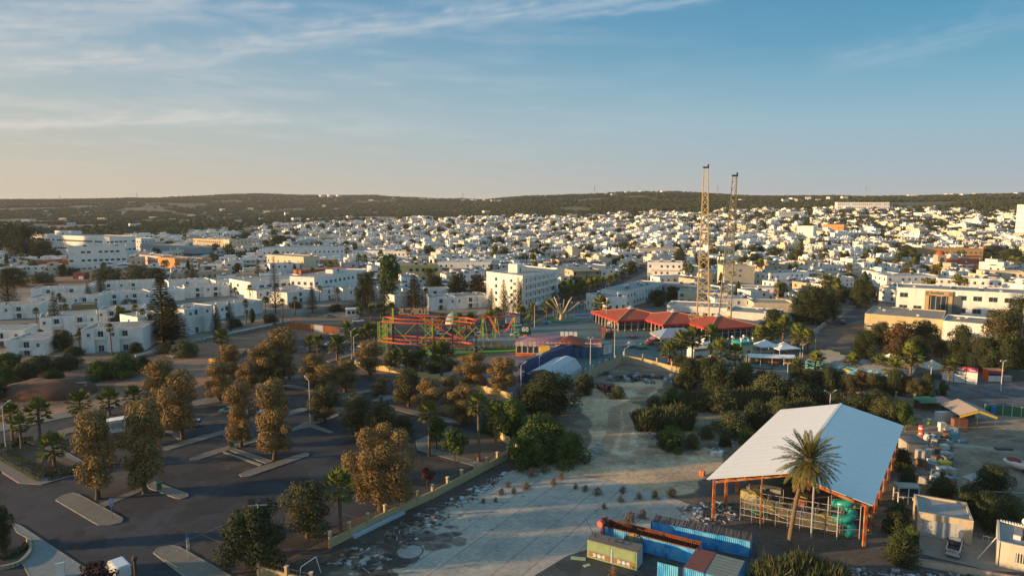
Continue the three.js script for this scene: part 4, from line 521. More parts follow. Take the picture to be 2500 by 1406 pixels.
{ // the pale green fair stall
  const f = frame(G(1434, 1317, 2.8), G(1556, 1349, 2.8)); f.p.y = 0; const L = f.len, o = thing('fair_stall', 'pale green fairground stall with scrolled ornament along its front', 'stall', f.p, f.turn), g = mat([0.26, 0.35, 0.19], { map: rep(stainT, 4) }), br = mat([0.28, 0.15, 0.05]), pb = mat([0.50, 0.56, 0.60]), D = 2.3;
  part(o, 'body', bx(L, 2.6, D, 0, 0.15, -D / 2), g); part(o, 'roof', bx(L + 0.1, 0.1, D + 0.1, 0, 2.76, -D / 2), mat([0.25, 0.20, 0.15], { map: rep(grainT, 2) })); part(o, 'plinth', bx(L - 0.3, 0.15, D - 0.3, 0, 0, -D / 2), M.black);
  for (const s of [-1, 1]) { part(o, 'hatch', bx(L / 2 - 0.5, 1.15, 0.05, s * (L / 4 - 0.02), 1.45, 0.03), mat([0.28, 0.38, 0.20], { map: rep(stainT, 3) })); const b = part(o, 'ornament_board', bx(L / 2 - 0.5, 0.75, 0.05, s * (L / 4 - 0.02), 0.42, 0.03), br); part(b, 'rosette', new THREE.CylinderGeometry(0.3, 0.3, 0.05, 16).rotateX(Math.PI / 2).translate(s * (L / 4 - 0.02), 0.8, 0.075), mat([0.42, 0.56, 0.62])); part(b, 'rosette_centre', new THREE.CylinderGeometry(0.11, 0.11, 0.04, 10).rotateX(Math.PI / 2).translate(s * (L / 4 - 0.02), 0.8, 0.115), mat([0.75, 0.78, 0.78])); for (const e of [-1, 1]) for (const y of [-0.16, 0, 0.16]) part(b, 'scroll', new THREE.SphereGeometry(1, 8, 6).scale(0.34, 0.08, 0.03).rotateZ(e * y * 1.8).translate(s * (L / 4 - 0.02) + e * 0.68, 0.8 + y * 1.1, 0.07), pb); }
  part(o, 'centre_strip', bx(0.28, 2.1, 0.06, 0, 0.3, 0.035), mat([0.38, 0.45, 0.46])); part(o, 'end_panel', bx(0.04, 2.3, D - 0.2, L / 2 + 0.03, 0.3, -D / 2), mat([0.44, 0.50, 0.56], { map: rep(stainT, 3) })); for (const x of [-0.9, 0.2, 1.2]) part(o, 'roof_frame', bx(0.06, 0.06, 0.9, x, 2.98, -D / 2, 0.1), M.dsteel); for (const z of [-0.45, 0.45]) part(o, 'roof_frame', bx(2.2, 0.06, 0.06, 0.15, 2.98, -D / 2 + z, 0.02), M.dsteel); part(o, 'frame_leg', bx(0.06, 0.16, 0.06, 0.2, 2.84, -D / 2), M.dsteel);
  const w = thing('prize_wheel', 'round painted wheel board leaning behind the green stall', 'wheel', G(1548, 1352).setY(0), f.turn); part(w, 'disc', new THREE.CylinderGeometry(1.5, 1.5, 0.12, 28).rotateX(Math.PI / 2 - 0.5).translate(-0.3, 1.32, -0.3), mat([0.10, 0.09, 0.10])); for (let k = 0; k < 6; k++) part(w, 'segment', new THREE.CylinderGeometry(1.38, 1.38, 0.06, 6, 1, false, k * 1.047, 0.9).rotateX(Math.PI / 2 - 0.5).translate(-0.3, 1.36, -0.22), mat([[0.42, 0.22, 0.05], [0.10, 0.25, 0.33], [0.14, 0.13, 0.12], [0.3, 0.22, 0.03], [0.12, 0.10, 0.10], [0.12, 0.2, 0.18]][k]));
  const h = thing('strength_mallet', 'giant red mallet figure standing behind the green stall', 'mallet', G(1471, 1330), 0.5); part(h, 'handle', bx(0.42, 3.2, 0.42), mat([0.22, 0.03, 0.05])); part(h, 'handle_stripe', bx(0.12, 3.0, 0.46, -0.1, 0.1, 0), mat([0.55, 0.35, 0.35])); part(h, 'head', new THREE.CylinderGeometry(0.5, 0.5, 2.0, 16).rotateZ(Math.PI / 2).rotateY(0.5).translate(0, 3.6, 0), mat([0.50, 0.10, 0.06])); part(h, 'band', new THREE.CylinderGeometry(0.54, 0.54, 0.7, 16).rotateZ(Math.PI / 2).rotateY(0.5).translate(0.1, 3.6, 0), M.black); for (const s of [-1, 1]) part(h, 'head_face', new THREE.CylinderGeometry(0.42, 0.42, 0.06, 16).rotateZ(Math.PI / 2).rotateY(0.5).translate(s * 0.9, 3.6, -s * 0.49), mat([0.62, 0.16, 0.10]));
  solo('fallen_panel', 'pale green board lying on the dark yard beside the stall', 'board', bx(2.1, 0.05, 0.8), mat([0.34, 0.42, 0.24]), G(1412, 1365).setY(0.08), -0.2); solo('fallen_panel', 'smaller pale green board lying flat near the stall corner', 'board', bx(1.0, 0.05, 0.6), mat([0.34, 0.42, 0.24]), G(1433, 1382).setY(0.08), 0.5);
  const an = thing('bent_rods', 'bent dark metal rods rising from the stall roof', 'rods', o.localToWorld(V3(-L / 2 + 0.6, 2.86, -D / 2))); o.updateMatrixWorld(true); an.position.copy(o.localToWorld(V3(-L / 2 + 0.6, 2.86, -D / 2))); for (const [x, y] of [[-1.4, 2.9], [0.1, 0.9], [0.3, 0.7], [-0.4, 0.8]]) part(an, 'rod', rod(V3(0.1, 0, 0), V3(x, y, 0), 0.045), M.dsteel);
}
// ---------------------------------------------------------------- cars
const carPaint = (c) => new THREE.MeshPhysicalMaterial({ color: col(...c), roughness: 0.35, clearcoat: 0.8, clearcoatRoughness: 0.1 });
const tyreM = M.black, rimM = mat([0.45, 0.45, 0.46], { roughness: 0.35, metalness: 0.7 }), lampW = mat([0.75, 0.75, 0.72], { roughness: 0.15 }), lampR = mat([0.4, 0.02, 0.015], { roughness: 0.2 });
function profile(pts, w, bev = 0.1) { const s = new THREE.Shape(pts.map((p) => new THREE.Vector2(...p))), g = new THREE.ExtrudeGeometry(s, { depth: w - 2 * bev, bevelEnabled: true, bevelThickness: bev, bevelSize: bev * 0.6, bevelOffset: -bev * 0.6, bevelSegments: 2 }); return g.translate(0, 0, -(w - 2 * bev) / 2); }
const carGeo = {};
for (const [k, body, glass, roofG, w] of [
  ['hatch', [[-1.95, 0.35], [-1.98, 0.7], [-1.85, 0.95], [-1.0, 1.0], [0.9, 0.98], [1.75, 0.78], [1.95, 0.6], [1.95, 0.3]], [[-1.88, 0.93], [-1.62, 1.42], [-1.2, 1.5], [0.1, 1.5], [1.0, 0.95]], [-1.5, 0.15, 1.47], 1.72],
  ['suv', [[-2.2, 0.4], [-2.25, 0.85], [-2.15, 1.12], [1.0, 1.12], [2.05, 0.95], [2.2, 0.75], [2.2, 0.38]], [[-2.12, 1.08], [-1.85, 1.66], [-1.4, 1.74], [0.2, 1.74], [1.05, 1.1]], [-1.75, 0.2, 1.71], 1.84],
  ['saloon', [[-2.25, 0.35], [-2.28, 0.75], [-2.1, 0.98], [-1.3, 1.0], [0.9, 0.98], [2.0, 0.8], [2.25, 0.6], [2.25, 0.3]], [[-1.75, 0.95], [-1.1, 1.42], [-0.5, 1.47], [0.2, 1.46], [1.1, 0.95]], [-1.0, 0.15, 1.43], 1.76],
  ['van', [[-2.3, 0.35], [-2.35, 1.1], [-2.3, 1.85], [0.9, 1.88], [1.5, 1.15], [2.25, 0.95], [2.35, 0.35]], [[0.55, 1.1], [0.7, 1.82], [0.98, 1.82], [1.55, 1.14]], [-2.1, 0.8, 1.88], 1.85]]) carGeo[k] = { body: profile(body, w), glass: profile(glass, w - 0.14, 0.14), roof: bx(roofG[1] - roofG[0], 0.07, w - 0.42, (roofG[0] + roofG[1]) / 2, roofG[2], 0), len: body[0][0], front: body[body.length - 1][0], w };
const tyreG = new THREE.CylinderGeometry(0.33, 0.33, 0.22, 16).rotateX(Math.PI / 2), rimG = new THREE.CylinderGeometry(0.2, 0.2, 0.24, 10).rotateX(Math.PI / 2);
function car(kind, p, turn, paint, label, group = 'parked cars', name = 'parked_car', cat = 'car') {
  const c = carGeo[kind], o = thing(name, label, cat, p, turn, group); if (o.position.y === 0) o.position.y = 0.055; part(o, 'body', c.body, paint); part(o, 'window_glass', c.glass, M.glass); part(o, 'roof', c.roof, paint);
  for (const s of [-1, 1]) { for (const x of [c.len * 0.62, c.front * 0.62]) { const w = part(o, 'wheel', tyreG, tyreM); w.position.set(x, 0.33, s * (c.w / 2 - 0.1)); const r = part(w, 'rim', rimG, rimM); } part(o, 'headlight', bx(0.08, 0.14, 0.34, c.front - 0.04, 0.6, s * (c.w / 2 - 0.3)), lampW); part(o, 'tail_light', bx(0.08, 0.2, 0.22, c.len + 0.02, 0.68, s * (c.w / 2 - 0.26)), lampR); part(o, 'wing_mirror', bx(0.12, 0.12, 0.2, c.front * 0.38, 0.95, s * (c.w / 2 + 0.06)), paint); }
  return o;
}
const PW = carPaint([0.72, 0.72, 0.70]), PS = carPaint([0.42, 0.45, 0.48]), PK = carPaint([0.03, 0.03, 0.035]), PB = carPaint([0.05, 0.08, 0.16]), PR2 = carPaint([0.30, 0.03, 0.03]), PG = carPaint([0.16, 0.17, 0.18]), PT = carPaint([0.10, 0.30, 0.27]);
const carPx = (kind, x, y, turn, paint, label, g, n, c) => car(kind, G(x, y), turn, paint, label, g, n, c);
carPx('hatch', 470, 1042, 0.35 + Math.PI, PS, 'silver hatchback parked under a golden tree'); carPx('hatch', 556, 1008, Math.PI, PT, 'small teal green car half hidden by a golden tree'); carPx('saloon', 622, 1012, 0.2, PW, 'white saloon glimpsed between two golden trees');
carPx('van', 288, 1402, 2.4, PW, 'white van with dark windscreen at the road edge', undefined, 'parked_van', 'van'); { const m = mat([0.33, 0.31, 0.27]); const o = thing('kiosk', 'small white box kiosk with slanting roof behind the tall trees', 'kiosk', G(288, 1052), 0.4); part(o, 'wall', bx(4.2, 2.6, 2.4), M.white2); part(o, 'roof', bx(4.6, 0.16, 2.8, 0, 2.7, 0, 0, 0, 0.06), M.white); part(o, 'shutter', bx(2.4, 1.2, 0.06, 0, 1, 1.23), m); }
for (const [k, x, y, t, m, l] of [['hatch', 765, 857, 0.3, PW, 'white hatchback parked behind the road palms'], ['saloon', 808, 846, 0.3, PW, 'white saloon in the sunlight between two road palms'], ['hatch', 792, 852, 0.3, PK, 'black car between the two white cars by the palms'], ['saloon', 852, 843, 0.3, PG, 'grey saloon behind a lamp post by the ride'], ['saloon', 884, 850, 2.6, PW, 'white saloon under the palms near the ride'], ['saloon', 808, 775, 0.1, PG, 'dark grey car by the hotel gate hut'], ['suv', 874, 787, 0.1, PW, 'white sport utility car on the hotel drive'], ['saloon', 1015, 842, 0.1, PW, 'white saloon seen through the coaster supports'], ['suv', 1035, 838, 0.1, PG, 'grey car seen through the coaster supports'], ['suv', 1080, 818, 0.3, PW, 'white sport utility car beyond the coaster'], ['suv', 1102, 812, 0.3, PK, 'black sport utility car beyond the coaster'], ['saloon', 1068, 783, 0.3, PS, 'silver car behind the coaster top rail'], ['suv', 1175, 822, 0.3, PW, 'white car behind the coaster climb'], ['hatch', 1220, 802, 0.4, PR2, 'red hatchback by the road at the coaster end'], ['suv', 1262, 798, 0.1, PW, 'white car beside the white trailer'], ['hatch', 1282, 812, 0.1, PR2, 'red and white car beside the pickup'], ['van', 1254, 775, 0.4, PR2, 'dark red van on the road behind the trailer'], ['saloon', 2058, 790, 1.2, PK, 'dark car at the street corner'], ['van', 2105, 722, 1.2, PW, 'white van parked in the side street'], ['saloon', 1660, 742, 0.5, PS, 'silver car behind the red roofs'], ['suv', 1640, 748, 0.5, PW, 'white car behind the red roofs'], ['saloon', 1470, 708, 0.4, PK, 'dark car on the boulevard under the palms'], ['saloon', 1365, 745, 0.4, PW, 'white car on the boulevard behind the rides']]) carPx(k, x, y, t, m, l);
function pickup(p, turn, paint, label, word) {
  const o = thing('pickup_truck', label, 'pickup', p, turn); o.position.y = 0.06; part(o, 'body', profile([[-2.5, 0.45], [-2.5, 0.95], [0.3, 0.98], [1.2, 1.05], [2.3, 0.98], [2.5, 0.85], [2.5, 0.42]], 1.76), paint); part(o, 'cab_glass', profile([[-0.15, 1.0], [-0.05, 1.55], [0.15, 1.66], [0.9, 1.66], [1.55, 1.02]], 1.5, 0.14), M.glass); part(o, 'cab_roof', bx(1.0, 0.08, 1.36, 0.5, 1.66, 0), paint);
  part(o, 'bed_floor', bx(2.3, 0.04, 1.5, -1.3, 1.0, 0), M.black); for (const s of [-1, 1]) part(o, 'bed_side', bx(2.4, 0.3, 0.1, -1.3, 0.97, s * 0.8), paint); part(o, 'tailgate', bx(0.09, 0.48, 1.7, -2.5, 0.78, 0), paint); part(o, 'rear_bumper', bx(0.18, 0.2, 1.72, -2.58, 0.42, 0), M.galv);
  for (const y of [1.3, 1.62]) part(o, 'roll_bar', bx(0.06, 0.06, 1.5, -0.35, y, 0), M.dsteel); for (const z of [-0.75, -0.25, 0.25, 0.75]) part(o, 'roll_bar', bx(0.06, 0.6, 0.06, -0.35, 1.05, z), M.dsteel);
  for (const s of [-1, 1]) { for (const x of [-1.5, 1.55]) { const w = part(o, 'wheel', tyreG, tyreM); w.position.set(x, 0.36, s * 0.8); w.scale.setScalar(1.08); part(w, 'rim', rimG, rimM); } part(o, 'tail_light', bx(0.06, 0.3, 0.12, -2.54, 0.75, s * 0.8), lampR); part(o, 'headlight', bx(0.08, 0.16, 0.3, 2.47, 0.72, s * 0.65), lampW); part(o, 'wing_mirror', bx(0.12, 0.18, 0.24, 1.15, 1.1, s * 0.98), M.black); }
  if (word) part(o, 'lettering', new TextGeometry(word, { font: FONT, size: 0.19, depth: 0.015, curveSegments: 3 }).translate(-0.62, 0, 0).rotateY(-Math.PI / 2).translate(-2.555, 0.93, 0), M.black); return o;
}
// ---------------------------------------------------------------- garage, house, pickup, driveway
{
  const f = frame(G(2238, 1306), G(2374, 1331)), L = f.len, D = 7.2, H = 3.6, o = thing('garage', 'cream flat-roofed garage with a wide pale door behind the pickup', 'garage', f.p, f.turn), w = plaster([0.60, 0.50, 0.36]);
  part(o, 'wall', [bx(L, H, 0.25, 0, 0, -D + 0.12), bx(0.25, H, D - 0.5, -L / 2 + 0.125, 0, -D / 2), bx(0.25, H, D - 0.5, L / 2 - 0.125, 0, -D / 2), bx(0.7, H, 0.25, -L / 2 + 0.35, 0, -0.125), bx(1.0, H, 0.25, L / 2 - 0.5, 0, -0.125), bx(L - 1.7, H - 2.75, 0.25, -0.15, 2.75, -0.125)], w);
  const d = part(o, 'door', bx(L - 1.75, 2.72, 0.08, -0.15, 0.01, -0.2), mat([0.46, 0.49, 0.52], { map: rep(stainT, 3) })); for (let k = 1; k < 5; k++) part(d, 'door_groove', bx(0.03, 2.6, 0.02, -0.15 - (L - 1.75) / 2 + k * (L - 1.75) / 5, 0.06, -0.15), mat([0.28, 0.3, 0.32]));
  part(o, 'roof', bx(L - 0.5, 0.12, D - 0.5, 0, H - 0.32, -D / 2), mat([0.36, 0.34, 0.32], { map: rep(stainT, 5) })); part(o, 'parapet', [bx(L + 0.05, 0.14, 0.3, 0, H, -D + 0.14), bx(0.3, 0.14, D - 0.6, -L / 2 + 0.14, H, -D / 2), bx(0.3, 0.14, D - 0.6, L / 2 - 0.14, H, -D / 2), bx(L + 0.05, 0.14, 0.3, 0, H, -0.14)], w);
  const f2 = frame(G(2433, 1381), G(2560, 1412)), L2 = f2.len + 2, h = thing('cottage', 'small cream house with barred window and rooftop water tank', 'house', f2.p, f2.turn), w2 = plaster([0.66, 0.62, 0.52]); const D2 = 8, H2 = 3.5;
  part(h, 'wall', [bx(0.25, H2, D2, -L2 / 2 + 1.1, 0, -D2 / 2), bx(L2 - 0.25, H2, 0.25, 1.225, 0, -0.125), bx(L2 - 0.25, H2, 0.25, 1.225, 0, -D2 + 0.125)], w2); part(h, 'roof', bx(L2 - 0.3, 0.12, D2 - 0.3, 1.1, H2 - 0.3, -D2 / 2), mat([0.34, 0.32, 0.31], { map: rep(stainT, 5) })); part(h, 'parapet', [bx(0.28, 0.16, D2 - 0.3, -L2 / 2 + 1.1, H2, -D2 / 2), bx(L2 - 0.2, 0.16, 0.28, 1.2, H2, -0.13)], w2);
  for (let k = 0; k < 13; k++) part(h, 'roof_tile', new THREE.CylinderGeometry(0.14, 0.14, 0.5, 8).rotateX(Math.PI / 2).translate(-L2 / 2 + 1.5 + k * 0.34, H2 + 0.1, -D2 + 0.2), M.white2);
  const wn = part(h, 'window', bx(1.55, 1.35, 0.06, -L2 / 2 + 3.9, 1.2, 0.01), M.glass); for (let k = 0; k < 5; k++) part(wn, 'window_bar', bx(0.12, 1.35, 0.05, -L2 / 2 + 3.25 + k * 0.32, 1.2, 0.06), M.frame); part(wn, 'window_frame', [bx(1.75, 0.1, 0.12, -L2 / 2 + 3.9, 1.1, 0.03), bx(1.75, 0.1, 0.12, -L2 / 2 + 3.9, 2.55, 0.03)], M.frame);
  const tk = part(h, 'water_tank', new THREE.CapsuleGeometry(0.55, 1.6, 6, 12).rotateZ(Math.PI / 2).translate(-L2 / 2 + 5.1, H2 + 1.5, -D2 + 2.2), M.tank); for (const x of [-0.6, 0.6]) part(tk, 'tank_leg', bx(0.08, 1.2, 0.8, -L2 / 2 + 5.1 + x, H2 - 0.2, -D2 + 2.2), M.steel); part(h, 'solar_panel', bx(1.1, 0.08, 1.9, -L2 / 2 + 4.4, H2 + 0.3, -D2 + 4.2, 0, 0.5), M.panel); part(h, 'air_conditioner', bx(0.85, 0.6, 0.35, -L2 / 2 + 3.2, H2 - 0.17, -D2 + 5.2), M.ac);
  part(h, 'prop', beam(V3(-L2 / 2 + 0.95, 3.2, -2.5), V3(-L2 / 2 - 1.2, 0.02, -0.6), 0.1), M.frame);
  const wl = frame(G(2217, 1376), G(2520, 1432)), wk = thing('driveway_wall', 'low cream wall with brown base along the driveway', 'wall', wl.p, wl.turn); part(wk, 'wall_body', bx(wl.len, 1.0, 0.25), plaster([0.56, 0.48, 0.36])); part(wk, 'coping', bx(wl.len, 0.06, 0.32, 0, 1.0, 0), mat([0.36, 0.2, 0.16]));
  const w3 = frame(G(2219, 1352), G(2236, 1305)), wq = thing('driveway_wall', 'short red-capped side wall of the driveway', 'wall', w3.p, w3.turn); part(wq, 'wall_body', bx(w3.len, 0.9, 0.22), plaster([0.45, 0.33, 0.27])); part(wq, 'coping', bx(w3.len, 0.06, 0.3, 0, 0.9, 0), mat([0.32, 0.12, 0.11]));
  const gt = frame(G(2400, 1335), G(2428, 1342)), gg = thing('wire_gate', 'thin wire gate between the garage and the cream house', 'gate', gt.p, gt.turn); part(gg, 'gate_frame', [bx(gt.len, 0.05, 0.05, 0, 1.7, 0), bx(gt.len, 0.05, 0.05, 0, 0.1, 0), ...[-1, 0, 1].map((s) => bx(0.06, 1.8, 0.06, s * gt.len / 2, 0, 0))], M.steel);
  pickup(G(2331, 1347), Math.PI / 4 + 0.12, carPaint([0.55, 0.50, 0.42]), 'old beige pickup parked before the pale garage door', 'TOYOTA');
  pickup(G(1262, 822), 3.3, PW, 'white pickup parked beside the coaster end');
}
// ---------------------------------------------------------------- walls with pillars
function pillarWall(line, h, label, opt = {}) {                          // line: ground points of the photograph
  const P = line.map(([a, b]) => G(a, b)), o = thing(opt.name ?? 'boundary_wall', label, 'wall', P[0], 0, opt.group), m = opt.mat ?? M.wallYellow, step = opt.step ?? 3.6, ph = opt.ph ?? h + 0.9;
  for (let i = 0; i < P.length - 1; i++) { const a = P[i].clone().sub(P[0]), b = P[i + 1].clone().sub(P[0]), n = Math.max(1, Math.round(a.distanceTo(b) / step)), d = b.clone().sub(a).normalize();
    for (let k = 0; k < n; k++) { const p = a.clone().lerp(b, k / n), q = a.clone().lerp(b, (k + 1) / n), pm = p.clone().addScaledVector(d, 0.2), qm = q.clone().addScaledVector(d, -0.2), t = Math.atan2(-(q.z - p.z), q.x - p.x), len = pm.distanceTo(qm), c = pm.clone().add(qm).multiplyScalar(0.5);
      part(o, 'wall_panel', bx(len, h, 0.2, c.x, -0.05, c.z, t), m); if (opt.base) part(o, 'wall_base', bx(len, opt.base, 0.26, c.x, -0.05, c.z, t), M.concrete); part(o, 'coping', bx(len, 0.06, 0.28, c.x, h - 0.05, c.z, t), m);
      const pl = part(o, 'pillar', bx(0.4, ph, 0.4, p.x, -0.05, p.z, t), m); part(pl, 'pillar_cap', bx(0.52, 0.1, 0.52, p.x, ph - 0.05, p.z, t), M.cream);
      if (opt.rail !== false) { part(o, 'railing', [bx(len, 0.04, 0.04, c.x, ph - 0.25, c.z, t), bx(len, 0.04, 0.04, c.x, h + 0.12, c.z, t), ...[...Array(Math.floor(len / (opt.bars ?? 0.6))).keys()].map((e) => { const g = pm.clone().addScaledVector(d, (e + 0.5) * (opt.bars ?? 0.6)); return bx(0.03, ph - h - 0.3, 0.03, g.x, h + 0.05, g.z, t); })], M.dsteel); } } }
  const e = P[P.length - 1].clone().sub(P[0]), pl = part(o, 'pillar', bx(0.4, ph, 0.4, e.x, -0.05, e.z), m); part(pl, 'pillar_cap', bx(0.52, 0.1, 0.52, e.x, ph - 0.05, e.z), M.cream); return o;
}
pillarWall([[806, 1337], [940, 1269], [1056, 1217], [1160, 1162], [1264, 1108]], 1.35, 'long yellow pillared wall between the car park and the concrete yard', { step: 3.7, ph: 2.5 });
pillarWall([[632, 1404], [700, 1424], [760, 1440]], 1.35, 'yellow pillared wall at the foot of the dark round tree', { step: 3.7, ph: 2.4 });
pillarWall([[868, 894], [950, 908], [1040, 924], [1130, 944], [1250, 975]], 1.6, 'sunlit yellow wall between the car park and the coaster', { step: 5, ph: 1.8, rail: false, mat: M.yellow });
pillarWall([[1262, 1104], [1240, 1085], [1216, 1066]], 1.5, 'plain yellow end wall of the planting bed', { step: 9, ph: 1.6, rail: false, mat: M.yellow });
pillarWall([[1382, 952], [1430, 930], [1480, 906], [1523, 886], [1570, 893], [1640, 912], [1700, 922]], 2.4, 'high yellow wall with concrete base around the theme park corner', { step: 5.2, ph: 3.6, base: 1.1, mat: M.wallYellow, bars: 1.1 });
pillarWall([[1936, 942], [2010, 948], [2100, 961], [2235, 982]], 0.9, 'low wall with mesh railing below the row of bushes', { step: 4.5, ph: 2.0, mat: M.wallDark, bars: 2.0 });
pillarWall([[2232, 1196], [2300, 1206], [2370, 1222], [2480, 1238]], 1.3, 'yellow-topped wall behind the scrap yard', { step: 6, ph: 1.4, rail: false, mat: M.yellow });
pillarWall([[330, 872], [420, 848], [520, 824], [640, 798], [705, 784]], 0.7, 'low white garden wall below the villas', { step: 8, ph: 0.75, rail: false, mat: M.white2 });
pillarWall([[1890, 868], [1950, 848], [2010, 800], [2035, 780]], 1.8, 'grey concrete wall beside the brown lot', { step: 9, ph: 1.9, rail: false, mat: M.grey });
{ const P = [[0, 1392], [40, 1382], [66, 1362], [74, 1340], [66, 1322]].map(([a, b]) => G(a, b)), o = thing('round_planter', 'curved brick planter wall at the road side', 'planter', P[0]), c = new THREE.CatmullRomCurve3(P.map((p) => p.sub(o.position)).map((p, i) => i ? p : V3(0, 0, 0))); for (let k = 0; k < 14; k++) part(o, 'planter_block', beam(c.getPoint(k / 14).setY(0.3), c.getPoint((k + 0.96) / 14).setY(0.3), 0.4, 0.6), mat([0.44, 0.37, 0.27], { map: rep(grainT, 1) })); }
{ const o = thing('white_slab_sign', 'plain pale upright slab beside the lower pavement', 'slab', G(147, 1410), 0.5); part(o, 'slab_body', bx(1.1, 2.1, 0.3), mat([0.48, 0.52, 0.46])); part(o, 'slab_face', bx(0.95, 1.9, 0.04, 0, 0.15, 0.17), M.white2); }
// ---------------------------------------------------------------- lamp posts, signs, bins
function lampPost(p, H, label, arms = 1, turn = 0, group = 'lamp posts') {
  const o = thing('lamp_post', label, 'lamp post', p, turn, group); part(o, 'pole', rod(V3(0, -0.05, 0), V3(0, H, 0), 0.11, 0.07, 8), M.pole); part(o, 'base_plate', cyl(0.22, 0.2, 0.12, 0, 0, 0, 8), M.concrete);
  if (arms === 'flood') { part(o, 'crossbar', bx(1.5, 0.08, 0.08, 0, H - 0.1, 0), M.pole); for (const s of [-1, 1]) part(o, 'floodlight', bx(0.5, 0.32, 0.22, s * 0.6, H - 0.02, 0.05, 0, 0.5), M.galv); }
  else for (let k = 0; k < arms; k++) { const s = k ? -1 : 1, e = V3(s * 1.1, H + 0.75, 0); part(o, 'arm', rod(V3(0, H - 0.05, 0), e, 0.05), M.pole); part(o, 'lantern', new THREE.SphereGeometry(1, 8, 6).scale(0.42, 0.1, 0.16).rotateZ(s * 0.3).translate(e.x + s * 0.25, e.y + 0.08, 0), M.galv); } return o;
}
const lampPx = (x, y, ty, label, arms, turn) => { const p = G(x, y); return lampPost(p, rise(p, ty), label, arms, turn); };
for (const a of [[757, 1032, 930, 'lamp post beside the dark olive tree and green bin', 1, 2.5], [13, 1100, 992, 'lamp post at the corner of the hedge bed', 1, 1], [858, 878, 808, 'lamp post behind the sunlit wall by the cars'], [864, 868, 822, 'short lamp post among the cars by the ride'], [1272, 975, 892, 'lamp post in front of the purple plaza', 1, 0.4], [1317, 925, 868, 'floodlight pole at the blue hall', 'flood', 0.3], [1441, 925, 826, 'floodlight pole on the green plaza', 'flood'], [1500, 896, 806, 'tall pole at the middle of the green plaza', 'flood'], [1524, 888, 852, 'short lamp at the corner of the yellow wall', 1], [2026, 1012, 962, 'twin-armed lamp behind the shed roof', 2, 0.2], [1922, 945, 888, 'pole at the toy train loop', 'flood'], [1991, 862, 812, 'pole at the edge of the brown lot', 'flood'], [1960, 872, 842, 'short pole by the palms of the toy train', 'flood'], [2247, 880, 832, 'pole beyond the white pointed tent', 'flood'], [2272, 946, 895, 'pole in front of the beige tent', 'flood'], [2391, 890, 845, 'pole at the end of the white booths', 'flood'], [2445, 955, 882, 'pole on the grey plaza', 'flood'], [2468, 902, 842, 'pole behind the red kiosk', 'flood'], [1478, 745, 695, 'street lamp on the boulevard'], [2140, 735, 715, 'street lamp bending over the side street', 1, 3], [2150, 690, 660, 'far street lamp in the side street', 1, 3], [1305, 800, 745, 'tall pole behind the coaster end'], [1480, 795, 748, 'pole before the long red roof'], [1450, 770, 730, 'short pole by the swing ride'], [2490, 895, 700, 'tall dark pole at the far edge of the trees']]) lampPx(...a);
{ const p = G(636, 1392), H = rise(p, 1234), o = thing('floodlight_mast', 'mast with two dark square floodlights above the dark tree', 'floodlight', p, 0.15); part(o, 'pole', rod(V3(0, 0, 0), V3(0, H, 0), 0.14, 0.1, 8), M.pole); part(o, 'crossbar', bx(2.4, 0.14, 0.2, 0, H, 0), M.whitePaint); for (const s of [-1, 1]) part(o, 'floodlight', bx(0.9, 0.8, 0.3, s * 0.8, H + 0.16, -0.05, 0, -0.3), M.black); }
{ const o = thing('utility_post', 'dark knotted post at the bottom road edge', 'post', G(331, 1420)); part(o, 'post_body', rod(V3(0, 0, 0), V3(0, 3.3, 0), 0.24, 0.2, 8), M.trunk); part(o, 'post_head', sph(0.38, 0, 3.3, 0, 8, 6), M.trunk); }
for (const [x, y, ty, l, m] of [[273, 1268, 1216, 'blue direction sign on the kerbed island', M.blue]]) { const p = G(x, y), H = rise(p, ty), o = thing('road_sign', l, 'sign', p, 0.5); part(o, 'pole', rod(V3(0, 0.1, 0), V3(0, H, 0), 0.045), M.green); part(o, 'sign_plate', bx(0.55, 1.3, 0.05, 0, H - 1.3, 0.07), mat([0.22, 0.34, 0.55])); part(o, 'sign_arrow', bx(0.08, 0.8, 0.02, 0, H - 1.0, 0.11, 0, 0, 0.5), M.whitePaint); }
{ const p = G(459, 1366), H = rise(p, 1304), o = thing('road_sign', 'narrow stack of coloured parking plates on the sandy pavement', 'sign', p, 1.2); part(o, 'pole', rod(V3(0, 0.1, 0), V3(0, H, 0), 0.045), M.steel); [M.blue, mat([0.3, 0.4, 0.55]), mat([0.62, 0.45, 0.15]), M.whitePaint, mat([0.62, 0.45, 0.15])].forEach((m, k) => part(o, 'sign_plate', bx(0.5, 0.46, 0.04, 0, H - 0.5 - k * 0.5, 0.06), m)); }
for (const [x, y, l] of [[565, 1092, 'green litter bin under the slim golden tree'], [769, 1027, 'green litter bin beside the lamp post'], [388, 1196, 'dark litter bin on the short island'], [930, 979, 'green litter bin on the narrow island'], [706, 926, 'green litter bin by the dark trunk']]) { const o = thing('litter_bin', l, 'bin', G(x, y).setY(0.13), 0.4, 'litter bins'); part(o, 'bin_body', bx(0.75, 1.05, 0.7, 0, 0.05, 0), M.green); part(o, 'bin_lid', bx(0.85, 0.14, 0.8, 0, 1.1, 0, 0, 0.08), mat([0.03, 0.2, 0.1])); for (const s of [-1, 1]) part(o, 'bin_wheel', new THREE.CylinderGeometry(0.1, 0.1, 0.08, 8).rotateZ(Math.PI / 2).translate(s * 0.36, 0.1, -0.3), M.black); }
{ const o = thing('billboard', 'white notice board on two posts above the earth mound', 'sign', G(192, 962), 0.15); for (const s of [-1, 1]) part(o, 'post', bx(0.12, 3.2, 0.12, s * 1.7, 0, 0), M.darkFrame); part(o, 'board', bx(3.9, 1.5, 0.1, 0, 1.75, 0.08), mat([0.48, 0.47, 0.46])); part(o, 'stripe', bx(3.8, 0.4, 0.03, 0, 2.6, 0.15), mat([0.35, 0.06, 0.05])); }
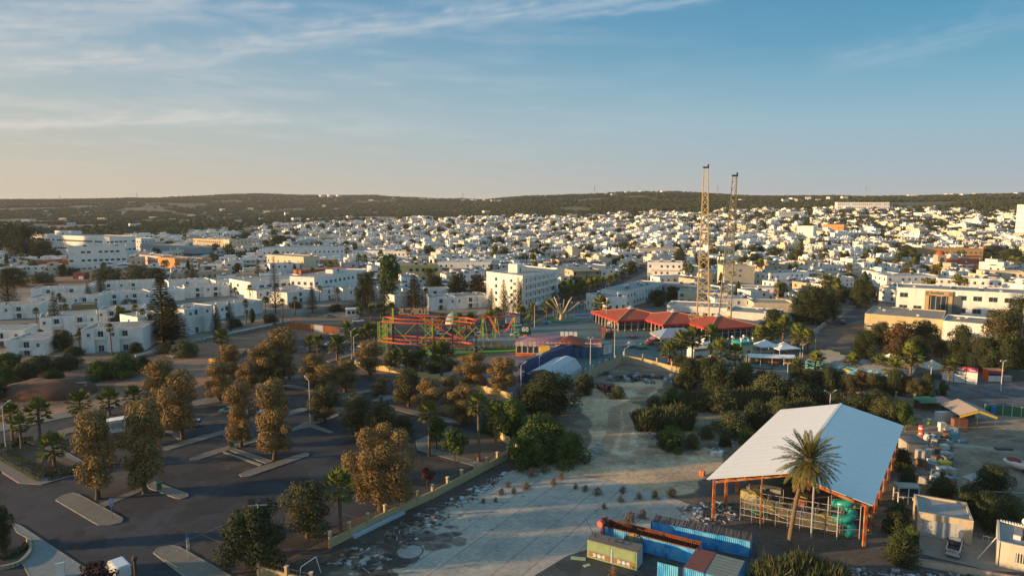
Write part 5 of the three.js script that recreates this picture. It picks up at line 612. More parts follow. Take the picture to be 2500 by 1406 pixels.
{ const o = thing('billboard', 'yellow board with red edge at the end of the bare earth', 'sign', G(520, 890), -0.2); for (const s of [-1, 1]) part(o, 'post', bx(0.1, 1.4, 0.1, s * 1.2, 0, 0), M.whitePaint); part(o, 'board', bx(3.2, 1.0, 0.1, 0.2, 0.9, 0.06), M.yel); part(o, 'edge', bx(0.25, 1.02, 0.12, -1.5, 0.9, 0.07), M.red); part(o, 'foot_plate', bx(2.8, 0.35, 0.08, 0, 0.2, 0.06), M.whitePaint); }
{ const m = new THREE.SphereGeometry(1, 28, 12, 0, 6.283, 0, 1.571), p = m.attributes.position; for (let i = 0; i < p.count; i++) { const n = 0.75 + 0.5 * fbm(p.getX(i) * 2 + 9, p.getZ(i) * 2 + 4, 4); p.setXYZ(i, p.getX(i) * 13 * n, p.getY(i) * 4.2 * n, p.getZ(i) * 7 * n); } m.computeVertexNormals(); solo('earth_mound', 'large heap of dark red earth behind the palms', 'earth heap', m, mat([0.17, 0.075, 0.042], { map: rep(grainT, 0.1), roughness: 1 }), G(120, 962).setY(-0.1)); }
solo('concrete_pad', 'thin pale concrete pad on the bare earth by the villas', 'concrete slab', slab(PX([[404, 869], [424, 867], [444, 870], [424, 873]]).map((p) => { const c = G(424, 870); return [p[0] - c.x, p[1] - c.z]; }), 0, 0.15), M.concrete, G(424, 870));
// ---------------------------------------------------------------- scrap yard and lorry
const box = (name, label, cat, x, y, w, h, d, m, turn = 0, y0 = 0) => solo(name, label, cat, [bx(w, h, d), bx(w * 1.04, 0.05, d * 1.04, 0, h, 0), bx(w * 0.9, h * 0.08, d + 0.03, 0, h * 0.45, 0)], m, G(x, y).setY(y0), turn, 'scrap in the yard');
{
  const hut = thing('open_tent', 'tan ridge tent roof with yellow valance over dark shelter', 'tent', G(2362, 1032), -0.12); const rf = mat([0.46, 0.36, 0.28], { map: rep(stainT, 4), side: THREE.DoubleSide }), w = 8, d = 9; for (const s of [-1, 1]) { part(hut, 'roof_sheet', quad(V3(s * w / 2, 3.0, d / 2), V3(s * w / 2, 3.0, -d / 2), V3(0, 4.4, -d / 2), V3(0, 4.4, d / 2)), rf); part(hut, 'valance', bx(w / 2, 0.5, 0.06, s * w / 4, 3.1, d / 2 + 0.04, 0, 0, -s * 0.335), M.yel); } for (const x of [-3.8, 0, 3.8]) for (const z of [-4.2, 4.2]) part(hut, 'pole', rod(V3(x, 0, z), V3(x, x ? 3 : 4.3, z), 0.06), M.dsteel); part(hut, 'back_wall', bx(w, 2.6, 0.08, 0, 0, -d / 2 + 0.1), M.dark);
  const sh = thing('lean_to', 'lean-to of green and grey sheets beside the ridge tent', 'shelter', G(2275, 1000), 0.1); part(sh, 'roof_sheet', bx(4.6, 0.08, 3.4, -1.6, 2.5, 0, 0, 0.22), mat([0.03, 0.16, 0.09], { map: rep(stainT, 2) })); part(sh, 'roof_sheet', bx(4.4, 0.08, 3.4, 2.4, 2.4, 0, 0.1, 0.15), mat([0.20, 0.19, 0.20], { map: rep(stainT, 2) })); for (const x of [-3.6, 0.3, 4.2]) for (const z of [-1.4, 1.4]) part(sh, 'post', bx(0.1, 2.5 - z * 0.2, 0.1, x, 0, z), M.trunk); part(sh, 'wall_sheet', bx(7.6, 2, 0.06, 0.3, 0, -1.5), mat([0.16, 0.10, 0.07]));
  const ht = thing('flat_hut', 'low hut with a weathered flat board roof beside the shed', 'hut', G(2228, 1098), 0.05); part(ht, 'wall', bx(3.8, 2.1, 3.4), M.grey); part(ht, 'roof', bx(4.4, 0.12, 4.0, 0, 2.12, 0, 0, 0.06), mat([0.30, 0.24, 0.20], { map: rep(grainT, 1.2) })); part(ht, 'side_sheet', bx(0.08, 1.8, 3.2, 2.0, 0, 0.2), M.concrete);
  for (const [x, y, l] of [[2250, 1052, 'upper red and white barrel beside the plank walk'], [2250, 1066, 'lower red and white barrel beside the plank walk']]) { const o = thing('oil_drum', l, 'barrel', G(x, y), 0, 'drums in the scrap yard'); part(o, 'drum', cyl(0.5, 0.5, 1.3, 0, 0, 0, 16), M.red); part(o, 'white_band', cyl(0.515, 0.515, 0.4, 0, 0.45, 0, 16), M.whitePaint); }
  { const o = thing('oil_drum', 'yellow green drum with white top by the plank walk', 'barrel', G(2269, 1036), 0, 'drums in the scrap yard'); part(o, 'drum', cyl(0.5, 0.5, 1.2, 0, 0, 0, 16), mat([0.33, 0.36, 0.04])); part(o, 'lid', cyl(0.44, 0.44, 0.06, 0, 1.2, 0, 16), M.whitePaint); }
  for (const [x, y, l] of [[2267, 1078, 'concrete pipe ring lying on its side, nearer the hut'], [2281, 1078, 'concrete pipe ring lying on its side, farther from the hut']]) { const o = solo('pipe_ring', l, 'pipe ring', new THREE.LatheGeometry([[0.62, -0.5], [0.8, -0.5], [0.8, 0.5], [0.62, 0.5], [0.62, -0.5]].map((p) => new THREE.Vector2(...p)), 24).rotateX(Math.PI / 2).translate(0, 0.8, 0), M.concrete, G(x, y), 0.25, 'concrete pipe rings'); o.material = mat([0.55, 0.53, 0.5], { side: THREE.DoubleSide }); }
  { const o = thing('satellite_dish', 'big pale satellite dish standing among the scrap', 'dish', G(2261, 1116), 0); part(o, 'dish', new THREE.SphereGeometry(1.9, 20, 8, 0, 6.283, 0, 0.75).rotateX(-1.9).translate(0, 1.5, 1.2).scale(1, 1, 0.7), mat([0.50, 0.45, 0.36], { side: THREE.DoubleSide })); part(o, 'stand', rod(V3(0, 0, -0.2), V3(0, 1.6, -0.2), 0.07), M.steel); part(o, 'feed_arm', rod(V3(0, 0.8, -0.1), V3(0.1, 1.3, 1.2), 0.04), M.steel); }
  { const o = thing('small_red_boat', 'upturned bright red ride car lying among scrap', 'ride car', G(2250, 1058).setY(0), 0.4); o.position.copy(G(2252, 1072)); part(o, 'shell', new THREE.SphereGeometry(1, 14, 8).scale(1.5, 0.6, 0.8).translate(0, 0.45, 0), M.red); part(o, 'bumper', new THREE.TorusGeometry(1, 0.12, 6, 18).rotateX(Math.PI / 2).scale(1.5, 1, 0.82).translate(0, 0.3, 0), M.black); }
  const S = [mat([0.55, 0.52, 0.46]), mat([0.66, 0.46, 0.05]), mat([0.62, 0.58, 0.50]), mat([0.20, 0.085, 0.05]), mat([0.12, 0.28, 0.30]), mat([0.34, 0.38, 0.40]), mat([0.10, 0.22, 0.34]), M.dsteel];
  for (const [l, x, y, w, h, d, m, t, n] of [['stack of white cabinets before the lean-to', 2308, 1028, 4.2, 2.2, 1.4, S[0], 0.1, 'cabinet'], ['pale fridge standing alone in the scrap yard', 2300, 1052, 1.3, 1.9, 1.0, S[2], 0.1, 'fridge'], ['dark brown wooden crate beside the fridge', 2343, 1040, 3.0, 1.7, 1.4, S[3], -0.05, 'crate'], ['grey box with green glass in the open yard', 2330, 1076, 1.7, 1.7, 1.1, S[4], 0.05, 'glass_case'], ['stack of flat white panels by the fridge', 2322, 1054, 2.6, 0.8, 1.6, S[2], -0.3, 'panel_stack'], ['yellow crate in the middle of the scrap', 2306, 1140, 2.2, 1.1, 1.4, S[1], 0.1, 'crate'], ['cream box below the yellow crate', 2304, 1156, 2.1, 1.2, 1.3, S[0], 0.05, 'crate'], ['white box with rounded top near the dish', 2307, 1096, 1.4, 0.9, 1.1, S[2], 0.1, 'crate'], ['blue tarpaulin bundle on the open yard', 2352, 1080, 1.6, 0.4, 1.0, S[6], 0.2, 'bundle'], ['long dark grey beam pack on the far yard', 2452, 1098, 3.2, 0.4, 1.0, S[7], -0.1, 'beam_pack'], ['folded blue sheet on the lean-to front', 2328, 1028, 0.9, 2.2, 1.0, S[4], 0.3, 'bundle'], ['low steel box by the toy house', 2320, 1172, 1.6, 0.7, 1.2, S[5], 0.6, 'crate'], ['pale metal sheet pile before the yellow wall', 2285, 1180, 2.2, 0.4, 1.4, S[5], 0.3, 'panel_stack'], ['dark frame bundle beside the dish', 2278, 1100, 2.4, 0.5, 1.2, S[7], 0.2, 'bundle']]) box(n, l, n.replace('_', ' '), x, y, w, h, d, m, t);
  { const o = thing('water_container', 'caged plastic water container above the yellow crate', 'container', G(2309, 1120).setY(0), 0.1, 'scrap in the yard'); part(o, 'bottle', bx(1.4, 1.3, 1.2, 0, 0.15, 0), mat([0.50, 0.48, 0.42])); for (let k = 0; k < 5; k++) part(o, 'cage_bar', bx(0.04, 1.4, 1.26, -0.6 + k * 0.3, 0.12, 0), M.galv); for (const y of [0.3, 0.8, 1.3]) part(o, 'cage_ring', bx(1.48, 0.04, 1.28, 0, y, 0), M.galv); part(o, 'pallet', bx(1.5, 0.14, 1.3), M.trunk); }
  for (const [x, y, l] of [[2312, 1048, 'orange gas bottle beside the fridge'], [2357, 1054, 'red gas bottle beside the dark crate'], [1712, 1160, 'orange gas bottle on the dirt by the shed'], [1718, 1162, 'second orange gas bottle on the dirt by the shed']]) { const o = thing('gas_bottle', l, 'gas bottle', G(x, y), 0, 'gas bottles'); part(o, 'bottle', new THREE.LatheGeometry([[0, 0], [0.3, 0.02], [0.33, 0.15], [0.33, 0.75], [0.2, 0.95], [0.08, 1.0]].map((p) => new THREE.Vector2(...p)), 14), mat([0.55, 0.14, 0.03])); part(o, 'valve', cyl(0.07, 0.07, 0.15, 0, 1.0, 0, 8), M.steel); }
  { const o = thing('toy_house', 'little toy house with pink trim and pale pyramid roof', 'play house', G(2377, 1188), 0.1); part(o, 'wall', bx(2.2, 1.3, 2.0), mat([0.5, 0.5, 0.42])); part(o, 'trim', bx(2.4, 0.18, 2.2, 0, 1.28, 0), mat([0.42, 0.18, 0.36])); part(o, 'roof', new THREE.ConeGeometry(1.75, 1.1, 4).rotateY(Math.PI / 4).translate(0, 2.0, 0), mat([0.46, 0.42, 0.38])); part(o, 'corner_post', bx(0.16, 1.3, 0.16, -1.1, 0, 1.0), M.lime); }
  { const o = thing('white_frame_hut', 'white aluminium window frame hut between shed and garage', 'frame hut', G(2212, 1226), -0.12); for (const x of [-1.6, 0, 1.6]) for (const z of [-0.9, 0.9]) part(o, 'upright', bx(0.14, 2.9, 0.14, x, 0, z), M.white); for (const y of [1.2, 2.8]) for (const z of [-0.9, 0.9]) part(o, 'rail', bx(3.3, 0.14, 0.1, 0, y, z), M.white); part(o, 'roof_sheet', bx(3.6, 0.1, 2.2, 0, 2.96, 0), mat([0.42, 0.38, 0.30])); for (const x of [-0.8, 0.8]) part(o, 'pane', bx(1.4, 1.4, 0.03, x, 1.38, 0.9), M.glass); }
  { const o = thing('white_boat', 'white boat with maroon cover on a trailer at the yard edge', 'boat', G(2500, 1150), 2.2); part(o, 'hull', new THREE.SphereGeometry(1, 16, 8, 0, 6.283, 1.2, 1.9).scale(3.4, 1.1, 1.1).translate(0, 1.3, 0), M.white); part(o, 'cover', new THREE.SphereGeometry(1, 14, 7, 0, 6.283, 0, 1.5).scale(1.3, 0.6, 0.95).translate(1.6, 1.55, 0), mat([0.28, 0.03, 0.05])); part(o, 'trailer_beam', bx(5.5, 0.12, 0.2, 0, 0.3, 0), M.steel); for (const s of [-1, 1]) { const w = part(o, 'wheel', tyreG, tyreM); w.position.set(-0.4, 0.33, s * 0.9); } }
  { const o = thing('plank_walk', 'long row of weathered planks beside the wild bushes', 'plank deck', G(2232, 1042), 0); const a = G(2236, 1015), b = G(2228, 1056), n = 26; for (let k = 0; k < n; k++) { const c = a.clone().lerp(b, k / n).sub(o.position); part(o, 'plank', bx(3.2 + R() * 0.4, 0.08, 0.5, c.x, 0.02 + R() * 0.05, c.z, (R() - 0.5) * 0.1), R() < 0.5 ? M.trunk : mat([0.28, 0.2, 0.14])); } }
  { const o = thing('pipe_goal', 'thin bent pipe frame behind the garage', 'frame', G(2450, 1235), -0.1); for (const x of [-5, 0, 5]) part(o, 'upright', rod(V3(x, 0, 0), V3(x, 2.4, 0), 0.06), M.steel); part(o, 'top_rail', rod(V3(-5, 2.4, 0), V3(5, 2.4, 0), 0.06), M.steel); }
  { const f = frame(G(2405, 1010), G(2540, 1022)), o = thing('screen_fence', 'dark green screen fence behind the scrap yard', 'fence', f.p, f.turn); const n = 6; for (let k = 0; k < n; k++) part(o, 'screen_panel', bx(f.len / n - 0.1, 2.4, 0.06, (k + 0.5 - n / 2) * f.len / n, 0, 0), M.green); for (let k = 0; k <= n; k++) part(o, 'post', bx(0.1, 2.5, 0.1, (k - n / 2) * f.len / n, 0, 0), M.galv); solo('water_barrel', 'tall blue water barrel before the green screen fence', 'barrel', [cyl(0.55, 0.55, 2.2, 0, 0, 0, 16), cyl(0.6, 0.6, 0.08, 0, 0.7, 0, 16), cyl(0.6, 0.6, 0.08, 0, 1.5, 0, 16)], mat([0.03, 0.14, 0.40]), G(2418, 1010).add(V3(0, 0, 1.2))); }
  // lorry wreck
  const l = thing('wrecked_lorry', 'rusty red lorry wreck at the foot of the yellow wall', 'lorry', G(1484, 960), -1.35); part(l, 'cab', bx(2.2, 2.0, 2.4, 1.2, 0.7, 0), mat([0.16, 0.03, 0.035])); part(l, 'cab_window', bx(0.06, 0.8, 1.9, 2.31, 1.6, 0), M.black); part(l, 'grille', bx(0.06, 0.6, 1.6, 2.31, 0.8, 0), M.dsteel); part(l, 'bumper', bx(0.2, 0.3, 2.4, 2.42, 0.45, 0), M.whitePaint); part(l, 'flat_bed', bx(7, 0.4, 2.3, -3.2, 0.8, 0), rustDark); for (const x of [1.4, -3.5, -5]) for (const s of [-1, 1]) { const w = part(l, 'wheel', tyreG, tyreM); w.position.set(x, 0.4, s * 1.05); w.scale.setScalar(1.25); } part(l, 'number_plate', bx(0.05, 0.25, 0.6, 2.55, 0.5, 0.4), M.white);
  const hp = rng(21); for (let i = 0; i < 26; i++) { const t = hp(), p = G(lerp(1470, 1660, t), lerp(918, 928, t) + hp() * 16 - 4), o = thing('ride_part', 'dark dismantled ride rails heaped by the yellow wall', 'scrap', p, hp() * 3, 'heap of dismantled ride parts'); part(o, 'rail', [bx(3 + hp() * 3, 0.14, 0.14, 0, 0.02, -0.5), bx(3 + hp() * 3, 0.14, 0.14, 0, 0.02, 0.5), ...[0, 1, 2, 3].map((k) => bx(0.1, 0.1, 1.1, -1.2 + k * 0.8, 0.16, 0))], pick([M.dsteel, M.grey, rustDark])); part(o, 'casing', bx(0.9 + hp(), 0.5 + hp() * 0.5, 0.7, hp() - 0.5, 0.28, 0), pick([M.grey, M.dsteel, S[5]])); }
}
{ // more scrap in the crowded yard
  const q = rng(64), kinds = [['cabinet', 'old white cabinet standing in the scrap yard', [0.55, 0.53, 0.48]], ['crate', 'brown wooden crate standing in the scrap yard', [0.20, 0.12, 0.07]], ['machine', 'grey machine casing dumped in the scrap yard', [0.30, 0.31, 0.32]], ['barrel', 'rusty barrel left in the scrap yard', [0.28, 0.10, 0.04]], ['frame_stack', 'stack of pale bent frames in the scrap yard', [0.48, 0.46, 0.42]]];
  for (let i = 0; i < 34; i++) { const [n, l, c] = kinds[i % 5], row = i % 2, p = G(lerp(2244, 2332, q()), lerp(1062, 1190, (i + q()) / 34)), o = thing(n, l, n.replace('_', ' '), p, q() * 3, 'loose scrap in the yard'), m = mat(c, { map: rep(stainT, 1.5) }); if (n === 'barrel') { part(o, 'drum', cyl(0.4, 0.4, 1.1, 0, 0, 0, 12), m); part(o, 'hoop', cyl(0.43, 0.43, 0.08, 0, 0.5, 0, 12), M.dsteel); } else if (n === 'frame_stack') { for (let k = 0; k < 5; k++) part(o, 'bar', bx(2.2, 0.08, 0.1, (q() - 0.5) * 0.4, k * 0.14, (q() - 0.5) * 0.8, q() * 0.6, 0, q() * 0.1), m); part(o, 'upright', bx(0.08, 1.8, 0.08, 0.3, 0, 0.2, 0, 0, 0.4), m); } else { const w = 0.8 + q() * 1.2, h = 0.6 + q() * 1.1; part(o, 'body', bx(w, h, 0.8 + q() * 0.5), m); part(o, 'top', bx(w + 0.06, 0.06, 1.0, 0, h, 0), m); part(o, 'front_panel', bx(w * 0.7, h * 0.6, 0.05, 0, h * 0.2, 0.68), M.grey); } }
}
{ // loose rubbish nobody could count, in four strewn patches
  const litter = (name, label, px, n, mats, s0, s1, seed) => { const q = rng(seed), P = px.map(([a, b]) => G(a, b)), byM = mats.map(() => []); for (let i = 0; i < n; i++) { let t = q(), u = q(); const a = P[0].clone().lerp(P[1], t), b = P[3].clone().lerp(P[2], t), p = a.lerp(b, u), long = q() < 0.45; byM[i % mats.length].push(bx(long ? lerp(s0, s1, q()) * 2.2 : lerp(s0, s1, q()), 0.05 + q() * (long ? 0.06 : 0.3), long ? 0.1 : lerp(s0, s1, q()) * 0.7, p.x, 0.04, p.z, q() * 3.14, (q() - 0.5) * 0.3)); } const o = new THREE.Group(); o.name = numbered(name); scene.add(o); o.userData = { label, category: 'debris', kind: 'stuff' }; mats.forEach((m, k) => { stuff(part(o, 'debris_pieces', join(byM[k]), m)); }); };
  const W = [M.trunk, M.grey, M.dsteel, mat([0.5, 0.5, 0.48]), mat([0.24, 0.17, 0.12])];
  litter('debris', 'broken timber and bars strewn along the wall of the yard', [[770, 1380], [1240, 1150], [1215, 1180], [900, 1400]], 240, W, 0.2, 1.0, 31);
  litter('debris', 'white scrap and boards strewn under the front of the shed', [[1650, 1240], [1780, 1220], [1800, 1270], [1690, 1290]], 170, [...W, M.white2], 0.2, 0.9, 32);
  litter('debris', 'rubble and rods in front of the driveway wall', [[2080, 1390], [2500, 1412], [2520, 1440], [2080, 1420]], 170, W, 0.2, 1.1, 33);
  litter('debris', 'stones and rubble beside the dirt track', [[1420, 1120], [1460, 1080], [1480, 1105], [1430, 1135]], 90, [M.grey, M.concrete], 0.2, 0.7, 34);
  litter('debris', 'scattered rubble on the rough land behind the shed', [[1560, 1060], [1880, 1060], [1860, 1120], [1580, 1070]], 120, [M.grey, M.concrete, M.dirt], 0.15, 0.7, 35);
  litter('debris', 'scrap pieces lying about the scrap yard', [[2240, 1060], [2330, 1060], [2330, 1195], [2240, 1185]], 200, [...W, mat([0.10, 0.2, 0.3]), mat([0.4, 0.07, 0.04])], 0.2, 0.9, 36);
  solo('kerb_beam', 'long pale blue concrete kerb beam lying along the wall', 'beam', beam(V3(0, 0.2, 0), G(985, 1252).sub(G(862, 1312)).setY(0.2), 0.7, 0.4), mat([0.42, 0.48, 0.52]), G(862, 1314));
  for (const [x, y, l] of [[1745, 1113, 'white freezer lying by the shed eave'], [1760, 1112, 'second white freezer tilted by the shed eave']]) box('freezer', l, 'freezer', x, y, 1.5, 0.8, 0.8, M.white2, 0.4 + (x > 1750 ? 0.6 : 0));
  { const o = thing('goal_frame', 'bent white pipe frame beside the wall end', 'frame', G(783, 1398), 0.3); part(o, 'bar', rod(V3(0, 0, 0), V3(-0.6, 2.4, 0), 0.06), M.whitePaint); part(o, 'bar', rod(V3(-0.6, 2.4, 0), V3(-2.6, 1.4, 0.3), 0.06), M.whitePaint); part(o, 'bar', rod(V3(-2.6, 1.4, 0.3), V3(-2.8, 0, 0.4), 0.06), M.whitePaint); }
}
// ---------------------------------------------------------------- roller coaster
{
  const O = V3(-24, 0, -238), o = thing('roller_coaster', 'red-railed roller coaster on lime green lattice supports', 'roller coaster', O), track = (name, pts, closed = false) => {
    const c = new THREE.CatmullRomCurve3(pts.map((p) => V3(p[0] - O.x, p[1], p[2] - O.z)), closed, 'centripetal'), n = Math.round(c.getLength() / 0.9), A = [], B = [], ties = [];
    for (let k = 0; k <= n; k++) { const p = c.getPointAt(k / n), t = c.getTangentAt(k / n), s = V3(-t.z, 0, t.x).normalize(); A.push(p.clone().addScaledVector(s, 0.5)); B.push(p.clone().addScaledVector(s, -0.5)); if (k < n) ties.push(beam(p.clone().addScaledVector(s, 0.62).add(V3(0, -0.12, 0)), p.clone().addScaledVector(s, -0.62).add(V3(0, -0.12, 0)), 0.16, 0.12)); }
    for (const L of [A, B]) part(o, 'rail', new THREE.TubeGeometry(new THREE.CatmullRomCurve3(L), n * 2, 0.12, 5), M.red); stuff(part(o, 'track_ties', join(ties), M.red)); return c; };
  track('upper', [[-44, 11.2, -226], [-36, 11.0, -224], [-26, 10.6, -224], [-16, 10.0, -225.5], [-13, 9.9, -229], [-18, 10.1, -232], [-30, 10.6, -232], [-40, 10.9, -233], [-44, 11.0, -237], [-38, 10.8, -240], [-28, 10.6, -240], [-17, 10.1, -240], [-13, 10.0, -236]]);
  track('lower', [[-45, 4.6, -226], [-38, 4.3, -223], [-28, 3.9, -221], [-18, 3.5, -222], [-13.5, 3.4, -225], [-17, 3.6, -228.5], [-29, 4.0, -228], [-39, 4.4, -229], [-44, 4.5, -232], [-40, 4.5, -235], [-30, 4.2, -234], [-19, 3.8, -233]]);
  track('drop', [[-38, 10.7, -243], [-33, 9.8, -243], [-27, 6.8, -241], [-22, 4.6, -238], [-17, 3.5, -235]]);
  track('hill', [[-20, 3.6, -238], [-17, 5.4, -241], [-13, 8.4, -245], [-9, 9.6, -248], [-7.5, 7.0, -250], [-5, 2.4, -252], [-2.5, 2.6, -253], [0, 6.4, -254], [1.5, 8.4, -255]]);
  track('top_run', [[-10, 9.2, -246], [-4, 8.9, -249], [0, 8.6, -252], [2, 8.4, -255]]);
  const L = (x, y, z) => V3(x - O.x, y, z - O.z), col4 = (x, z, h, w = 2.6, m = M.lime) => { for (const [a, b] of [[0, 0], [w, 0], [w, w], [0, w]]) part(o, 'column', beam(L(x + a, 0, z + b), L(x + a, h, z + b), 0.2), m); for (let y = 0; y < h - 2; y += 3.2) { part(o, 'cross_bar', beam(L(x, y + 3, z), L(x + w, y + 3, z), 0.13), m); part(o, 'brace', beam(L(x, y, z), L(x + w, y + 3, z), 0.11), m); part(o, 'cross_bar', beam(L(x, y + 3, z + w), L(x + w, y + 3, z + w), 0.13), m); part(o, 'brace', beam(L(x + w, y, z + w), L(x, y + 3, z + w), 0.11), m); } };
  col4(-45.5, -239, 10.8); col4(-45, -228, 10.8); col4(-31, -241, 10.4); col4(-29, -226, 4); col4(-19, -243, 9.8);
  for (const [x, z, h] of [[-40, -226, 14.6], [-33, -234, 10.6], [-26, -223, 10.4], [-20, -225, 13.6], [-15.5, -229, 10], [-24, -238, 10.4], [-12, -224, 9]]) { part(o, 'dark_post', beam(L(x, 0, z), L(x, Math.min(h, 10.4), z), 0.42), M.purple); if (h > 11) part(o, 'post_top', beam(L(x, 10.4, z), L(x, h + 1, z), 0.5), M.lime); part(o, 'brace', beam(L(x, 9.6, z), L(x - 4.5, 5, z), 0.16), M.lime); part(o, 'brace', beam(L(x, 9.6, z), L(x + 4.5, 5, z), 0.16), M.lime); part(o, 'brace', beam(L(x, 3.6, z), L(x + 4, 0, z), 0.16), M.lime); }
  for (const [x, z, h] of [[-10.5, -247, 9], [-6, -249, 8.6], [1, -254, 8]]) for (const [a, b] of [[-1.6, -1], [1.6, -1], [0, 1.6], [-0.6, 1]]) part(o, 'leg', beam(L(x + a, 0, z + b), L(x + a * 0.25, h, z + b * 0.2), 0.2), M.lime);
  part(o, 'station_roof', bx(15, 0.25, 4.5, 18, 3.1, 3.5, 0.1), M.roofGrey); for (let k = 0; k < 6; k++) for (const z of [1.6, 5.4]) part(o, 'station_post', bx(0.14, 3.1, 0.14, 11.5 + k * 2.6, 0, z - k * 0.26), M.lime); part(o, 'station_floor', bx(17, 0.7, 6, 18, 0, 3.6, 0.1), M.dark); for (let k = 0; k < 12; k++) part(o, 'railing_post', bx(0.07, 1.1, 0.07, 10 + k * 1.45, 0.6, 7.2 - k * 0.14), M.lime); part(o, 'railing_bar', beam(V3(9.5, 1.7, 7.3), V3(26.5, 1.7, 5.6), 0.08), M.lime);
  part(o, 'green_kerb', slab(smooth([[-6, 12], [6, 9.5], [14, 8.5], [24, 7], [30, 3], [29, 5], [25, 9], [14, 11.5], [4, 14]], 4), 0, 0.5), mat([0.10, 0.30, 0.03]));
  const cars = [[-20, 0.5, -222.5], [-12, 0.5, -226]]; cars.forEach(([x, y, z], i) => { const c = thing('coaster_car', i ? 'orange coaster seat car by the tracks' : 'red coaster seat car below the tracks', 'ride car', V3(x, 0.02, z), 0.3); part(c, 'shell', profile([[-1.2, 0.3], [-1.1, 1.5], [-0.8, 1.6], [-0.5, 0.8], [1.1, 0.8], [1.3, 0.3]], 1.5), i ? M.orange : M.red); part(c, 'seat', bx(0.6, 0.5, 1.2, -0.2, 0.75, 0), M.black); for (const s of [-1, 1]) part(c, 'bogie', bx(1.8, 0.3, 0.16, 0, 0.02, s * 0.6), M.dsteel); });
  // sign on its frame, seen from behind
  const s = thing('letter_sign', 'row of big gold letters on a frame, seen from behind', 'sign', G(1012, 790)), txt = 'ILOINOUS', m = mat([0.48, 0.34, 0.20]); for (let k = 0; k < 8; k++) { const g = new TextGeometry(txt[k], { font: FONT, size: 2.6, depth: 0.35, curveSegments: 4 }); g.computeBoundingBox(); g.translate(-(g.boundingBox.max.x + g.boundingBox.min.x) / 2, 0, 0).rotateY(Math.PI).translate(5.6 - k * 1.65, 3.9, 0); part(s, 'letter', g, m); } for (let k = 0; k < 5; k++) part(s, 'frame_post', bx(0.15, 6.8, 0.15, -6.4 + k * 3.2, 0, -0.5), M.dsteel); for (const y of [3.7, 6.7]) part(s, 'frame_rail', bx(13.2, 0.12, 0.12, 0, y, -0.35), M.dsteel);
  const sb = solo('boundary_strip', 'low white edge wall round the coaster corner', 'wall', [bx(14, 0.8, 0.5), bx(14.2, 0.08, 0.6, 0, 0.8, 0)], M.white2, G(1105, 915), 0.55);
}
// ---------------------------------------------------------------- lattice towers of the slingshot ride
function latticeTower(b, t, wb, wt, n, label) {
  const o = thing('lattice_tower', label, 'tower', b, 0, 'twin ride towers'), m = mat([0.64, 0.47, 0.22], { roughness: 0.6 }), top = t.clone().sub(b), cor = (k, i) => { const w = lerp(wb, wt, i), a = k * Math.PI / 2 + Math.PI / 4 + 0.3; return top.clone().multiplyScalar(i).add(V3(Math.cos(a) * w * 0.707, 0, Math.sin(a) * w * 0.707)); };
  for (let k = 0; k < 4; k++) for (let s = 0; s < 6; s++) part(o, 'chord', beam(cor(k, s / 6), cor(k, (s + 1) / 6), lerp(0.4, 0.28, s / 6)), m);
  let f = 0; for (let i = 0; i < n; i++) { const g = 1 / n; for (let k = 0; k < 4; k++) { part(o, 'brace', beam(cor(k, i * g), cor((k + 1) % 4, (i + 1) * g), 0.18), m); if (i % 2 === 0) part(o, 'cross_bar', beam(cor(k, i * g), cor((k + 1) % 4, i * g), 0.15), m); } }
  part(o, 'top_pulley', [bx(wt * 1.5, 0.7, 0.8, top.x, top.y, top.z), bx(0.5, 1.0, 0.5, top.x + wt * 0.6, top.y + 0.6, top.z)], M.dsteel); part(o, 'footing', bx(wb * 1.3, 0.5, wb * 1.3, 0, -0.05, 0), M.concrete);
}
{ const b1 = G(1716, 808), b2 = G(1768, 806); latticeTower(b1, V3(G(1712, 808).x * 1.0 - 0.2, rise(b1, 411), b1.z), 5.0, 1.5, 22, 'upright tan lattice tower behind the park palms'); const h2 = rise(b2, 431), x2 = (1795 - 1250) / FOC * FWD.dot(V3(0, h2 - EYE, b2.z)); latticeTower(b2, V3(x2, h2, b2.z), 5.0, 1.5, 22, 'leaning tan lattice tower, shorter of the twin towers');
  const o = thing('launch_cage', 'tan stepped steel platform at the foot of the towers', 'platform', G(1693, 812)); for (let k = 0; k < 4; k++) for (const [x, z] of [[-1.5, -1.5], [1.5, -1.5], [1.5, 1.5], [-1.5, 1.5]]) part(o, 'upright', beam(V3(x, k * 1.8, z), V3(x, k * 1.8 + 1.8, z), 0.18), M.tan); for (let k = 1; k < 5; k++) part(o, 'deck', bx(3.2, 0.12, 3.2, 0, k * 1.8 - 0.06, 0), M.tan); }
const rfd = mat([0.56, 0.10, 0.04], { side: THREE.DoubleSide, map: rep(grainT, 0.5) });
